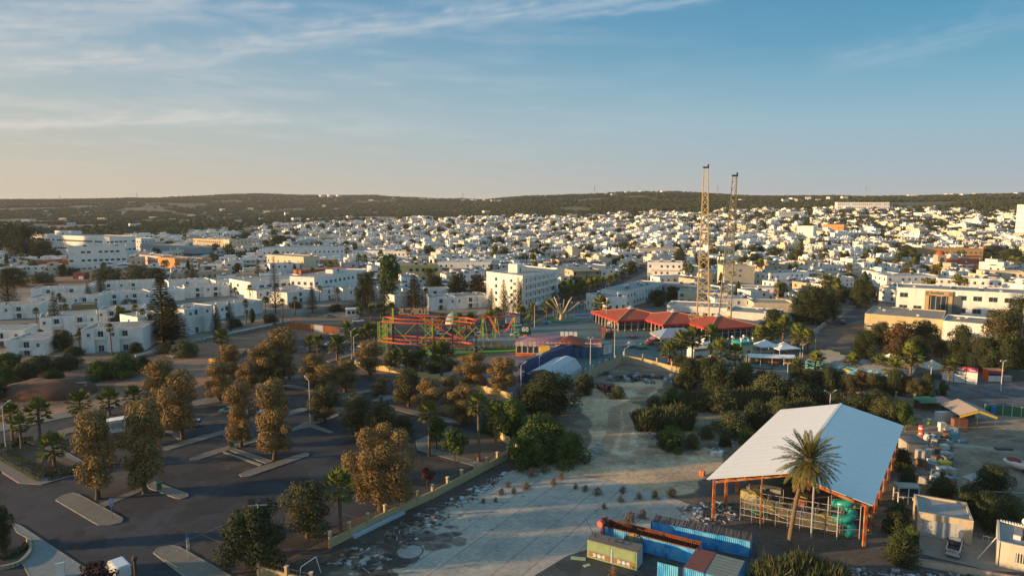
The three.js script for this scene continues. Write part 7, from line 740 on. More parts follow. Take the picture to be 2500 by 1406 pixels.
for (const [k, a, b, c, d] of [['dark_tree', 2110, 880, 808, 56], ['green_shrub', 2110, 865, 830, 60], ['dark_tree', 2150, 852, 788, 60], ['autumn_tree', 2200, 862, 790, 80], ['dark_tree', 2255, 858, 785, 76], ['autumn_tree', 2190, 890, 830, 60], ['dark_tree', 2240, 885, 822, 60], ['dark_tree', 2345, 890, 796, 66], ['olive_tree', 2440, 905, 762, 120], ['dark_tree', 2490, 880, 730, 90], ['dark_tree', 2400, 910, 830, 60], ['olive_tree', 2300, 870, 830, 50], ['dark_tree', 2460, 915, 820, 90]]) plantPx(k, a, b, c, d, { dark_tree: 'dark tree in the grove behind the painted ride', autumn_tree: 'brownish tree in the grove behind the painted ride', olive_tree: 'olive tree in the grove behind the painted ride', green_shrub: 'green shrub by the white tank in the grove' }[k], 'grove behind the painted ride');
// ---------------------------------------------------------------- buildings
const occ = [];
const acG = bx(0.9, 0.7, 0.4), tankG = join([new THREE.CapsuleGeometry(0.42, 1.1, 3, 8).rotateZ(Math.PI / 2).translate(0, 1.55, 0)]), standG = join([bx(0.08, 1.2, 0.7, -0.5), bx(0.08, 1.2, 0.7, 0.5)]), solarG = bx(1.9, 0.06, 1.3, 0, 0.45, 0.75, 0, 0.6);
function roofKit(o, w, d, h, nTank, nAc, q, near) {                     // water heaters and air conditioners on a flat roof
  for (let k = 0; k < nTank; k++) { const x = (q() - 0.5) * (w - 3), z = -1.4 - q() * (d - 3); if (near) { const t = part(o, 'water_tank', tankG, M.tank); t.position.set(x, h + 0.02, z); part(t, 'tank_stand', standG, M.steel); part(t, 'solar_panel', solarG, M.panel); } else { const t = part(o, 'water_tank', tankG, M.tank); t.position.set(x, h - 0.3, z); t.scale.setScalar(1.2); const s = part(t, 'solar_panel', solarG, M.panel); } }
  for (let k = 0; k < nAc; k++) { const a = part(o, 'air_conditioner', acG, M.ac); a.position.set((q() - 0.5) * (w - 2), h + 0.02, -1.2 - q() * (d - 2.4)); a.rotation.y = q() * 0.4; }
}
const winG = new Map(); const wbox = (w, h) => { const k = w + '|' + h; if (!winG.has(k)) winG.set(k, [bx(w, h, 0.06), join([bx(w + 0.16, 0.09, 0.14, 0, h, 0), bx(w + 0.16, 0.09, 0.18, 0, -0.09, 0), bx(0.07, h, 0.1, 0, 0, 0.01)])]); return winG.get(k); };
function windowAt(o, x, y, z, ry, w, h, framed = true) { const [g, f] = wbox(w, h), m = part(o, 'window', g, M.glass); m.position.set(x, y, z); m.rotation.y = ry; if (framed) part(m, 'window_frame', f, M.frame); return m; }
function flatBlock(name, label, cat, p, turn, w, d, h, m, opt = {}) {     // origin: middle of the front foot, front towards +z
  const o = thing(name, label, cat, p, turn, opt.group), t = 0.22; occ.push([p.x - Math.sin(turn) * d / 2, p.z - Math.cos(turn) * d / 2, w / 2, d / 2, turn]); const ph = opt.parapet ?? 0.5, q = rng(Math.floor(p.x * 13 + p.z * 7) >>> 0);
  part(o, 'wall', bx(w, h, d, 0, -0.3, -d / 2), m); part(o, 'roof', bx(w - 2 * t, 0.1, d - 2 * t, 0, h - 0.29, -d / 2), opt.roof ?? M.roof);
  part(o, 'parapet', [bx(w, ph, t, 0, h - 0.3, -t / 2), bx(w, ph, t, 0, h - 0.3, -d + t / 2), bx(t, ph, d - 2 * t, -w / 2 + t / 2, h - 0.3, -d / 2), bx(t, ph, d - 2 * t, w / 2 - t / 2, h - 0.3, -d / 2)], m);
  const fl = opt.floors ?? Math.max(1, Math.round(h / 3.3)), fh = (h - 0.6) / fl, ww = opt.ww ?? 1.3, wh = opt.wh ?? Math.min(1.5, fh * 0.5), few = opt.few;
  if (opt.windows !== false) { const G1 = []; for (const [len, sx, sz, ry] of [[w, 0, 0.012, 0], [d, -w / 2 - 0.012, -d / 2, -Math.PI / 2], ...(few ? [] : [[d, w / 2 + 0.012, -d / 2, Math.PI / 2]])]) { const n = Math.max(1, Math.floor(len / (opt.pitch ?? 3.6))); for (let f = 0; f < fl; f++) for (let k = 0; k < n; k++) { if (q() < (opt.skip ?? 0.25)) continue; const a = (k + 0.5 - n / 2) * len / n, x = sx + Math.cos(ry) * a, z = sz - Math.sin(ry) * a, y = f * fh + fh * 0.36; if (opt.single) windowAt(o, x, y, z, ry, ww, wh); else G1.push(bx(ww, wh, 0.05, x, y, z, ry)); } } if (G1.length) stuff(part(o, 'windows', join(G1), M.glass)); }
  if (opt.band) for (let f = 1; f <= fl; f++) { part(o, 'floor_slab', bx(w, 0.22, 1.7, 0, f * fh - 0.3 + (f === fl ? 0.3 : 0), 0.85), m); if (f < fl) part(o, 'balcony_front', bx(w - 0.1, 0.95, 0.12, 0, f * fh - 0.08, 1.6), m); for (let k = 0; k <= 2; k++) part(o, 'side_fin', bx(0.2, fh - 0.25, 1.6, (k - 1) * (w / 2 - 0.12), (f - 1) * fh - 0.05, 0.85), m); }
  if (opt.balcony) for (let f = 1; f < fl; f++) part(o, 'balcony', bx(w * 0.86, 0.9, 1.1, 0, f * fh - 0.25, 0.56), opt.balcony === true ? m : opt.balcony);
  if (opt.upper) { const [uw, ud, uh, ux] = opt.upper, u = part(o, 'upper_storey', bx(uw, uh, ud, ux, h - 0.25, -d / 2), m); part(u, 'upper_roof', bx(uw + 0.2, 0.12, ud + 0.2, ux, h + uh - 0.25, -d / 2), M.roof); if (uh > 2) part(u, 'upper_window', bx(Math.min(2.2, uw * 0.4), 1.2, 0.06, ux, h + 0.6, -d / 2 + ud / 2 + 0.01), M.glass); }
  roofKit(o, w, d, h, opt.tanks ?? 0, opt.acs ?? 0, q, opt.single); return o;
}
const blk = (name, label, cat, L, Rr, top, d, m, opt = {}) => { const a = opt.far ? onTerrain(...L) : G(...L), b = opt.far ? onTerrain(...Rr) : G(...Rr), f = frame(a, b); f.p.y = Math.min(a.y, b.y); const h = rise(a, top) - f.p.y; return flatBlock(name, label, cat, f.p, f.turn, f.len, d, h, m, opt); };
// white villas: walls with recessed window bays, so that the low sun catches the side of each recess
let villaN = 0;
function villa(L, Rr, top, d, label, bays = 2, h1) {
  d *= 1.3;
  let a = G(...L), b = G(...Rr), h = h1 ?? rise(a, top); if (L[1] < 815 && h > 6) { h = 5.9; a = G(L[0], top, h).setY(0); b = G(Rr[0], top + (Rr[1] - L[1]) * 0.85, h).setY(0); } const f = frame(a, b), o = thing('white_villa', label, 'villa', f.p, f.turn, 'white villas'), q = rng(900 + villaN++ * 13), w = f.len, n = bays * 2 + 1, ws = w / n, M1 = M.white, rec = 1.7, two = h > 5.2; occ.push([f.p.x - Math.sin(f.turn) * d / 2, f.p.z - Math.cos(f.turn) * d / 2, w / 2, d / 2, f.turn]);
  for (let k = 0; k < n; k++) { const wk = k % 2 ? ws * 1.0 : ws, x = (k + 0.5 - n / 2) * ws, off = k % 2 ? rec : (k % 4 ? 0.35 : 0), sg = part(o, 'wall', bx(ws - 0.02, h, d - off, x, -0.2, -d / 2 - off / 2), M1); part(o, 'parapet', [bx(ws - 0.02, 0.4, 0.2, x, h - 0.2, -off - 0.1), bx(ws - 0.02, 0.4, 0.2, x, h - 0.2, -d + 0.1)], M1); part(o, 'roof', bx(ws - 0.04, 0.08, d - off - 0.45, x, h - 0.19, -d / 2 - off / 2), k % 3 ? M.roof : M.roofTan);
    if (k % 2) { for (const y of two ? [0.1, h - 3.0] : [0.3]) { const v = windowAt(o, x - ws * 0.1, y + 0.1, -off + 0.03, 0, Math.min(1.6, ws * 0.45), 2.0); } if (two) part(o, 'balcony', bx(ws, 0.95, 0.15, x, h - 3.5, -0.1), M1); } else if (q() < 0.5 && two) windowAt(o, x + (q() - 0.5) * ws * 0.4, h - 2.4, 0.02 - (k % 4 ? 0.35 : 0), 0, 0.9, 1.1); }
  for (const y of two ? [h - 2.5] : [0.8]) windowAt(o, -w / 2 - 0.02, y, -d * 0.5, -Math.PI / 2, 1.2, 1.3); part(o, 'side_parapet', [bx(0.2, 0.42, d - 0.4, -w / 2 + 0.1, h - 0.2, -d / 2), bx(0.2, 0.42, d - 0.4, w / 2 - 0.1, h - 0.2, -d / 2)], M1);
  for (let k = 0; k < 3 + q() * 4; k++) { const c = part(o, 'air_conditioner', acG, M.ac); c.position.set((q() - 0.5) * w * 0.8, h - 0.1, -rec - 1 - q() * (d - rec - 2)); c.rotation.y = q() * 0.5; } return o;
}
for (const [L, Rr, t, d, b, l] of [[[16, 872], [106, 869], 832, 11, 1, 'white villa at the corner of the green bushes'], [[200, 863], [350, 857], 806, 11, 2, 'white villa with two recessed balconies facing the earth mound'], [[-60, 852], [60, 846], 812, 10, 1, 'white villa half out of the frame edge'], [[98, 824], [240, 812], 778, 11, 2, 'white villa behind the one with recessed balconies'], [[238, 806], [345, 800], 758, 10, 2, 'white villa behind the dark round garden tree'], [[338, 834], [412, 822], 776, 10, 1, 'white villa with a sunlit end wall beside the araucaria'], [[452, 820], [524, 806], 757, 10, 1, 'white villa above the long hedge, nearer the araucaria'], [[524, 806], [640, 788], 748, 11, 2, 'white villa above the long hedge, nearer the cypress'], [[-80, 800], [95, 790], 752, 11, 2, 'white villa behind the cluster of roof coolers'], [[64, 768], [240, 762], 728, 11, 3, 'long white villa in the third row'], [[240, 758], [365, 752], 718, 11, 2, 'white villa with three bays in the third row'], [[365, 752], [450, 744], 712, 10, 1, 'white villa behind the tall araucaria'], [[450, 742], [560, 735], 702, 11, 2, 'white villa beside the curved palm'], [[72, 736], [215, 730], 706, 10, 2, 'white villa by the brown field, behind the dark cypress'], [[218, 722], [370, 716], 692, 10, 2, 'white villa at the edge of the brown field'], [[410, 718], [510, 711], 688, 10, 1, 'white villa at the back beside the pines'], [[525, 712], [626, 704], 686, 10, 1, 'white villa joined to the hotel wing'], [[625, 756], [692, 748], 712, 10, 1, 'white villa under the cypress tower'], [[700, 762], [780, 748], 716, 10, 1, 'white villa beside the hotel drive hedge'], [[782, 752], [836, 742], 708, 9, 1, 'narrow white villa beside the hotel drive'], [[836, 744], [925, 738], 706, 10, 1, 'white villa behind the gate hut'], [[962, 758], [1046, 750], 722, 10, 1, 'white villa behind the gold letters'], [[1046, 766], [1112, 764], 728, 11, 1, 'white villa with sunlit balcony behind the coaster'], [[1112, 764], [1196, 758], 726, 11, 1, 'white villa nearest the tall white hotel'], [[985, 738], [1100, 734], 710, 9, 2, 'low white villa in the row behind the coaster'], [[1100, 736], [1210, 732], 710, 9, 2, 'low white villa behind the hotel conifers'], [[925, 735], [985, 728], 702, 9, 1, 'small white villa between the pines']]) villa(L, Rr, t, d, l, b);
flatBlock('olive_box_building', 'plain olive box house among the white villas', 'building', G(203, 772), 0.4, 9, 7, 5.2, M.olive, { windows: false });
// hotel buildings
{ const a = G(1188, 752), b = G(1276, 768), c = G(1362, 742), h = 17.6, o = thing('white_hotel', 'tall white hotel block with rows of balconies', 'hotel', b.clone()), u = c.clone().sub(b), v = a.clone().sub(b), lu = u.length(), lv = v.length(); u.normalize(); v.normalize(); const P = (s, t, y) => u.clone().multiplyScalar(s).addScaledVector(v, t).setY(y), w4 = [P(0, 0, 0), P(lu, 0, 0), P(lu, lv, 0), P(0, lv, 0)];
  const shape = w4.map((p) => [p.x, p.z]); part(o, 'wall', slab(shape, -0.2, h), M.white); part(o, 'roof', slab(w4.map((p) => { const m = P(lu / 2, lv / 2, 0); return [lerp(p.x, m.x, 0.03), lerp(p.z, m.z, 0.03)]; }), h - 0.19, 0.12), M.roof); for (let k = 0; k < 4; k++) part(o, 'parapet', beam(w4[k].clone().setY(h), w4[(k + 1) % 4].clone().setY(h), 0.25, 0.7), M.white); const tu = Math.atan2(-u.z, u.x), nu = P(0, 0, 0).sub(v.clone().addScaledVector(u, -v.dot(u)).normalize().multiplyScalar(1)), nrm = V3(-u.z, 0, u.x); if (nrm.dot(v) > 0) nrm.negate();
  for (let f = 0; f < 4; f++) for (let k = 0; k < 8; k++) { const s = (k + 0.7) * lu / 8.4, y = 3.8 + f * 3.4, p = P(s, 0, y).addScaledVector(nrm, 0.05), w = part(o, 'window', bx(1.5, 2.1, 0.08), M.glass); w.position.copy(p); w.rotation.y = tu; const bl = part(o, 'balcony', [bx(lu / 8.4 - 0.5, 0.9, 0.1, 0, 0, 1.1), bx(lu / 8.4 - 0.4, 0.12, 1.2, 0, -0.12, 0.55), bx(0.14, 3.0, 1.1, -lu / 16.8, -0.1, 0.55)], M.white); bl.position.copy(P(s, 0, y - 0.2).addScaledVector(nrm, 0.02)); bl.rotation.y = tu; if (nrm.dot(V3(Math.sin(tu), 0, Math.cos(tu))) < 0) bl.rotation.y += Math.PI; }
  const tv = Math.atan2(-v.z, v.x), nv = V3(-v.z, 0, v.x); if (nv.dot(u) > 0) nv.negate(); for (let f = 0; f < 4; f++) { for (const t of [0.3, 0.72]) { const w = part(o, 'window', bx(1.6, 1.5, 0.08), M.glass); w.position.copy(P(0, lv * t, 4.2 + f * 3.3).addScaledVector(nv, 0.05)); w.rotation.y = tv; } const b2 = part(o, 'side_balcony', bx(5, 1.1, 1.3), M.white); b2.position.copy(P(0, lv * 0.3, 3.4 + f * 3.3).addScaledVector(nv, 0.6)); b2.rotation.y = tv; }
  const st = P(lu * 0.3, lv * 0.5, 0); part(o, 'stair_tower', bx(6, 4.2, 5, st.x, h - 0.1, st.z, tu), M.white); part(o, 'tower_door', bx(0.9, 2.2, 0.08, st.x + nrm.x * 2.54, h + 0.1, st.z + nrm.z * 2.54, tu), M.dark); for (let k = 0; k < 7; k++) part(o, 'ground_column', bx(0.5, 3.1, 0.5, P((k + 0.5) * lu / 7, 0, 0).addScaledVector(nrm, 1.6).x, -0.1, P((k + 0.5) * lu / 7, 0, 0).addScaledVector(nrm, 1.6).z, tu), M.white); part(o, 'canopy', beam(P(0, 0, 3.1).addScaledVector(nrm, 1), P(lu, 0, 3.1).addScaledVector(nrm, 1), 2.2, 0.2), M.white); }
blk('hotel_wing', 'low white hotel main wing with wide dark windows', 'hotel', [612, 732], [768, 716], 690, 26, M.white, { single: true, floors: 2, ww: 2.4, pitch: 4, skip: 0.1, acs: 4 });
blk('hotel_wing', 'white hotel block with scooped balconies and dishes', 'hotel', [768, 730], [896, 704], 678, 16, M.white, { single: true, floors: 2, ww: 1.8, pitch: 4, skip: 0.15, acs: 3, upper: [10, 5, 2.2, 4] });
blk('red_roof_block', 'hotel roof of red tiles behind the villas', 'hotel', [735, 690], [862, 680], 660, 12, M.redTile2, { roof: M.redTile2, windows: false, parapet: 0.1 });
// right side
{ const o = blk('office_hotel', 'long white two-storey hotel with big dark windows and tan entrance', 'hotel', [2188, 764], [2520, 786], 702, 20, M.white, { single: true, floors: 2, ww: 3.2, wh: 2.0, pitch: 5.2, skip: 0.02, acs: 6, tanks: 2 }); const ent = part(o, 'entrance_frame', [bx(1.6, 11.2, 1.2, -13.5, -0.2, 0.2), bx(1.6, 11.2, 1.2, -4.5, -0.2, 0.2), bx(10.6, 2.2, 1.2, -9, 9.2, 0.2)], plaster([0.52, 0.38, 0.22])); part(o, 'entrance_glass', bx(7.6, 8.6, 0.3, -9, 0.3, 0.25), M.glass); for (let k = 0; k < 4; k++) part(o, 'entrance_mullion', bx(0.15, 8.6, 0.36, -12 + k * 2, 0.3, 0.28), M.frame); part(o, 'stair_glass', bx(3.4, 9.6, 0.6, -2, -0.2, 0.2), mat([0.10, 0.13, 0.13], { roughness: 0.2 })); part(o, 'lettering', new TextGeometry('Anthea', { font: FONT, size: 1.1, depth: 0.1, curveSegments: 3 }).translate(-12.4, 9.9, 0.82), M.dark); for (let k = 0; k < 9; k++) part(o, 'roof_solar_panel', bx(2.6, 0.1, 5, -24 + k * 3, 10.6, -9, 0, 0.3), M.panel); }
blk('long_low_building', 'long low cream building with narrow high windows', 'building', [2110, 812], [2300, 830], 766, 26, plaster([0.60, 0.50, 0.30]), { single: true, floors: 1, ww: 4.5, wh: 0.7, pitch: 6, skip: 0.1, roof: M.roofTan, acs: 4 }); blk('long_low_building', 'white low extension with small square windows', 'building', [2300, 836], [2438, 850], 784, 18, M.white, { single: true, floors: 1, ww: 1.1, wh: 1.1, pitch: 4, skip: 0.4, acs: 3, roof: M.roofTan });
blk('white_shop', 'white workshop with a curved corner behind the red hall', 'building', [1482, 768], [1530, 764], 728, 18, M.white, { single: true, floors: 1, skip: 0.3, acs: 2, tanks: 2 }); blk('white_shop', 'long white block with small windows behind the workshop', 'building', [1530, 752], [1620, 724], 712, 14, M.white2, { single: true, floors: 2, tanks: 5, acs: 2 }); blk('warehouse', 'long white warehouse behind the red roofs', 'warehouse', [1628, 778], [1775, 786], 746, 16, M.white, { single: true, floors: 1, ww: 2, skip: 0.5, acs: 2 }); blk('warehouse', 'white flat warehouse behind the leaning tower', 'warehouse', [1775, 790], [1900, 800], 760, 16, M.white2, { windows: false, acs: 3 }); blk('warehouse', 'long blank cream hall beside the big dark trees', 'warehouse', [1840, 772], [1938, 774], 740, 14, M.cream, { windows: false, roof: M.roofTan }); blk('white_shop', 'white row with small windows behind the leaning tower', 'building', [1745, 762], [1838, 762], 730, 12, M.white, { single: true, floors: 2, ww: 1, skip: 0.2, tanks: 2, acs: 3 }); blk('cream_block', 'cream terrace building behind the upright tower', 'building', [1655, 742], [1775, 748], 712, 14, M.cream, { single: true, floors: 2, ww: 1.6, skip: 0.3, acs: 4, roof: M.roofTan }); blk('glass_front_shop', 'grey glass-fronted shop behind the workshop', 'building', [1590, 724], [1700, 730], 694, 14, M.grey, { single: true, floors: 2, ww: 2.6, skip: 0.05, tanks: 3 }); blk('red_top_shop', 'white shop with red sign band beside the dark trees', 'building', [1812, 726], [1902, 728], 702, 12, M.white2, { single: true, floors: 2, skip: 0.2, balcony: mat([0.5, 0.12, 0.08]) });
{ const o = blk('lettered_block', 'white end wall with dark lettering behind the leaning tower', 'building', [1768, 700], [1842, 700], 650, 14, M.cream, { single: true, floors: 3, windows: false, roof: M.roofTan }); windowAt(o, 0.4, 9.4, 0.03, 0, 1.3, 1.2); windowAt(o, 0.2, 6.2, 0.03, 0, 1.3, 1.2); part(o, 'lettering', [new TextGeometry('NAPA', { font: FONT, size: 1.0, depth: 0.06, curveSegments: 3 }).translate(-6.4, 8.4, 0.02), new TextGeometry('ROCKS', { font: FONT, size: 1.0, depth: 0.06, curveSegments: 3 }).translate(-6.4, 6.8, 0.02)], M.dark); }
for (const [L, Rr, t, d, m, l, opt] of [[[1880, 700], [1975, 694], 668, 12, M.white, 'white apartment block with green balconies by the side street', { floors: 2, balcony: true, tanks: 4 }], [[1900, 716], [2010, 708], 690, 12, M.white, 'white apartment row with many roof tanks by the side street', { floors: 2, tanks: 7 }], [[2010, 706], [2085, 700], 682, 12, M.white, 'white apartment row end beside the dark conifers', { floors: 2, tanks: 4 }], [[1985, 682], [2080, 676], 652, 12, M.white2, 'white terraces with tanks behind the apartment row', { floors: 2, tanks: 6 }], [[2165, 705], [2290, 704], 674, 14, M.white, 'white hotel terraces with palms in front', { floors: 2, tanks: 1 }], [[2290, 706], [2400, 710], 680, 14, M.white, 'white hotel terraces nearest the church', { floors: 2 }], [[2330, 716], [2450, 722], 678, 12, M.white, 'white hotel with a red roof tank', { floors: 2, tanks: 2 }], [[2400, 690], [2500, 694], 662, 12, M.cream, 'cream hotel with dark solar roof', { floors: 2, roof: M.panel }]]) blk('apartment_block', l, 'building', L, Rr, t, d, m, { single: true, acs: 2, skip: 0.2, ...opt });
{ // church with domed belfry
  const o = thing('church', 'church with red tile roofs and domed bell tower', 'church', G(2345, 668), -0.06), w = plaster([0.56, 0.42, 0.30]); const gable = (ww, dd, h, r, x, z) => { part(o, 'wall', bx(ww, h, dd, x, -0.2, z), w); for (const s of [-1, 1]) part(o, 'roof', quad(V3(x - ww / 2 - 0.4, h - 0.3, z + s * (dd / 2 + 0.5)), V3(x + ww / 2 + 0.4, h - 0.3, z + s * (dd / 2 + 0.5)), V3(x + ww / 2 + 0.4, h + r, z), V3(x - ww / 2 - 0.4, h + r, z)), rfd); }; gable(30, 9, 7.5, 3, 2, -8); gable(34, 5, 4, 1.6, 4, -1); gable(12, 7, 5, 2, 22, 0); part(o, 'bell_tower', bx(6, 14, 6, -15, -0.2, 0), w); for (const y of [3, 9]) { const a = part(o, 'arch', new THREE.CylinderGeometry(1.5, 1.5, 0.2, 16).rotateX(Math.PI / 2).translate(-15, y + 1.6, 3.02), M.dark); part(a, 'arch_foot', bx(3, 1.6, 0.2, -15, y, 3.02), M.dark); } part(o, 'dome', new THREE.SphereGeometry(3, 16, 8, 0, 6.283, 0, 1.571).translate(-15, 13.8, 0), rfd);
  blk('terracotta_hotel', 'terracotta-roofed hotel with white balconies behind the church', 'hotel', [2236, 640], [2400, 642], 606, 12, plaster([0.52, 0.33, 0.16]), { roof: M.redTile2, floors: 2, tanks: 3, single: true, balcony: M.redTile2, far: true }); }
for (const [L, Rr, t, d, m, l, opt] of [[[76, 628], [270, 640], 572, 24, M.white, 'long white shopping block with a dark colonnade by the tall trees', { floors: 3, ww: 3, upper: [26, 10, 4, -20] }], [[168, 668], [310, 662], 604, 18, M.white, 'white ship-shaped building at the edge of the scrub', { floors: 3, ww: 2.4 }], [[262, 618], [345, 622], 580, 16, M.white2, 'white office block beside the shopping block', { floors: 3 }], [[345, 622], [470, 634], 596, 20, M.grey, 'grey glass-fronted row behind the palms', { floors: 1, ww: 4, skip: 0 }], [[472, 614], [560, 620], 582, 16, M.sand, 'sand-coloured hotel with dark loggias', { floors: 3, ww: 2, balcony: true }], [[560, 622], [640, 618], 586, 16, M.cream, 'cream apartment hotel behind the street palms', { floors: 3, balcony: true, tanks: 4 }], [[385, 652], [475, 660], 628, 14, M.orange, 'orange flat-roofed shop by the scrub field', { floors: 1 }], [[340, 645], [392, 650], 622, 12, M.pink, 'pink house with an arched window by the scrub field', { floors: 1 }], [[250, 652], [345, 650], 630, 12, M.cream, 'low cream houses behind the ship-shaped building', { floors: 1 }], [[75, 664], [165, 662], 638, 12, M.redTile2, 'low house with red tile roof at the field edge', { floors: 1, roof: M.redTile2 }], [[652, 668], [742, 676], 622, 14, M.cream, 'cream blank-walled building behind the cypress', { floors: 2, skip: 0.7 }], [[715, 665], [800, 668], 634, 14, M.orange, 'orange house with dark shutters', { floors: 2 }], [[640, 646], [862, 640], 606, 20, M.white, 'long white curved hotel with a dark roof strip', { floors: 2, roof: M.roofGrey }], [[965, 692], [1072, 690], 648, 14, M.yellow, 'yellow building with arched windows behind the pines', { floors: 2, ww: 2.2, wh: 2, roof: M.roofTan }], [[1070, 672], [1200, 672], 640, 14, M.white, 'white shop row with dark awning above the villas', { floors: 2, balcony: M.dark }], [[860, 640], [1000, 642], 612, 16, M.white, 'white low terrace behind the bright green tree', { floors: 2, tanks: 5 }], [[1360, 690], [1480, 682], 655, 16, M.white2, 'grey-roofed hall behind the boulevard palms', { floors: 1, roof: M.roofGrey }], [[1560, 640], [1660, 640], 606, 16, M.cream, 'cream hotel with a long grey roof', { floors: 2, roof: M.roofGrey }], [[1580, 690], [1665, 692], 640, 14, M.white, 'white apartments with dark balconies', { floors: 3, balcony: true }], [[430, 690], [560, 680], 668, 10, M.sand, 'low sand-coloured sheds in the scrub', { floors: 1 }], [[2506, 600], [2570, 600], 500, 20, M.white, 'tall white tower block at the frame edge', { floors: 8, balcony: true }], [[2480, 720], [2560, 730], 690, 14, M.sand, 'sand house at the edge of the dark grove', { floors: 2 }]]) blk('town_building', l, 'building', L, Rr, t, d, m, { skip: 0.15, tanks: 2, acs: 2, ...opt });
{ const o = thing('red_shed', 'dark red shed with a white tank in the brown field', 'shed', G(197, 680), 0.05); part(o, 'wall', bx(8, 4, 5), mat([0.22, 0.03, 0.03])); part(o, 'roof', bx(8.4, 0.2, 5.4, 0, 4, 0, 0, 0.06), rustDark); part(o, 'white_tank', bx(3, 1.8, 1.2, 2, 0, 3.3), M.white); }
// conifers, cypresses and dark trees among the villas and the town
const conif = []; for (let k = 0; k < 2; k++) { const q = rng(1200 + k), L = []; for (let t = 0; t < 26; t++) { const y = 2.0 + t * 0.7, r = 3.0 * (1 - t / 27) ** 0.8 * (0.85 + 0.3 * q()), nb = 9; for (let b = 0; b < nb; b++) { const a = b / nb * 6.283 + t * 0.5, dir = V3(Math.cos(a), 0.12, Math.sin(a)); for (let i = 0; i < 10; i++) { const s = (i + 0.5) / 10 * r, c = palDark[Math.floor(q() * 4)]; L.push([dir.x * s, y + dir.y * s + 0.05 * q(), dir.z * s, (q() - 0.5) * 0.8, 1, (q() - 0.5) * 0.8, 0.8, 0.5, c[0] * 1.1, c[1], c[2], V3(dir.x + q() - 0.5, 0.3, dir.z + q() - 0.5)]); } } } conif.push({ trunk: rod(V3(0, 0, 0), V3(0, 20, 0), 0.3, 0.05, 7), crown: leafCloud(L), H: 21, W: 6 }); }
protoTree.norfolk_pine = conif;
{ const q = rng(1300), L = []; for (let i = 0; i < 2600; i++) { const t = q(), a = q() * 6.283, r = 1.25 * Math.sin(Math.PI * (0.12 + 0.86 * t)) ** 0.7 * (0.7 + 0.4 * q()), c = palDark[Math.floor(q() * 4)]; L.push([Math.cos(a) * r, 0.6 + t * 13, Math.sin(a) * r, Math.cos(a), 0.4 + (q() - 0.5), Math.sin(a), 0.5, 0.26, c[0], c[1], c[2], V3(q() - 0.5, 1.5, q() - 0.5)]); } protoTree.cypress = [{ trunk: rod(V3(0, 0, 0), V3(0, 12, 0), 0.22, 0.05, 6), crown: leafCloud(L), H: 14, W: 2.6 }]; }
for (const [a, b, c, d, l] of [[398, 835, 660, 90, 'tallest open-branched pine in front of the villas'], [420, 838, 720, 90, 'bushy araucaria below the tall open pine'], [135, 815, 706, 42, 'dark pine between the front villas'], [672, 765, 618, 36, 'tall narrow conifer towering over the hotel'], [762, 762, 690, 32, 'conifer beside the hotel drive'], [528, 815, 740, 36, 'conifer above the hedge, thicker of the pair'], [562, 812, 732, 30, 'conifer above the hedge, thinner of the pair'], [938, 768, 668, 46, 'dark spreading pine behind the gold letters'], [1012, 752, 665, 62, 'broad layered pine behind the coaster'], [1200, 765, 700, 30, 'slim conifer before the hotel, smallest of three'], [1230, 768, 676, 36, 'conifer before the sunlit hotel wall'], [1265, 768, 672, 30, 'conifer at the hotel corner'], [905, 745, 648, 40, 'dark pine beside the bright green tree'], [245, 725, 672, 40, 'open pine by the brown field'], [215, 745, 690, 30, 'thin pine behind the third villa row'], [20, 760, 650, 60, 'dark pine at the frame edge by the field'], [470, 700, 640, 40, 'pine behind the red shed field'], [630, 690, 628, 26, 'small conifer beside the scrub palms']]) plantPx('norfolk_pine', a, b, c, d, l, 'conifers among the villas', 'tree');
plantPx('green_tree', 950, 745, 625, 62, 'tall bright yellow-green tree above the villas', undefined, 'tree', 'bright_tree');
for (const [a, b, c, d, l] of [[615, 788, 752, 16, 'dark cypress column beside the last villa'], [2108, 738, 660, 26, 'dark cypress in the side street'], [1985, 655, 618, 16, 'cypress beyond the white terraces']]) plantPx('cypress', a, b, c, d, l, 'cypresses', 'tree');
for (const [k, a, b, c, d] of [['dark_tree', 305, 800, 760, 56], ['dark_tree', 152, 855, 808, 58], ['dark_tree', 30, 700, 655, 70], ['dark_tree', 120, 715, 694, 50], ['dark_tree', 20, 632, 545, 80], ['dark_tree', 60, 640, 552, 90], ['dark_tree', 110, 642, 590, 60], ['dark_tree', 380, 690, 655, 60], ['scrub_bush', 260, 682, 655, 90], ['scrub_bush', 340, 684, 652, 80], ['dark_tree', 1120, 735, 668, 50], ['autumn_tree', 1165, 738, 672, 50], ['dark_tree', 1060, 720, 675, 60], ['dark_tree', 890, 740, 668, 50], ['dark_tree', 1605, 748, 708, 50], ['dark_tree', 1660, 662, 608, 36], ['dark_tree', 1640, 735, 700, 40], ['dark_tree', 1845, 665, 620, 50], ['dark_tree', 1905, 722, 690, 46], ['dark_tree', 2060, 740, 700, 40], ['scrub_bush', 100, 690, 668, 70], ['scrub_bush', 170, 670, 655, 60], ['dark_tree', 2470, 660, 610, 70], ['dark_tree', 2420, 640, 600, 70], ['dark_tree', 2210, 640, 600, 60], ['dark_tree', 2150, 645, 605, 50], ['dark_tree', 330, 600, 578, 40], ['dark_tree', 680, 605, 575, 60], ['dark_tree', 1120, 600, 580, 60], ['dark_tree', 1300, 612, 588, 60], ['dark_tree', 1080, 600, 585, 50], ['dark_tree', 1960, 570, 548, 40], ['dark_tree', 2330, 650, 622, 40]]) { const p = onTerrain(a, b); plant(k, p, rise(p, c) - p.y, d / pxm(p), k === 'scrub_bush' ? 'dry scrub clump in the brown field' : 'dark rounded tree among the town houses', k === 'scrub_bush' ? 'scrub of the field' : 'trees in the town', k === 'scrub_bush' ? 'bush' : 'tree', k === 'scrub_bush' ? 'bush' : k); }
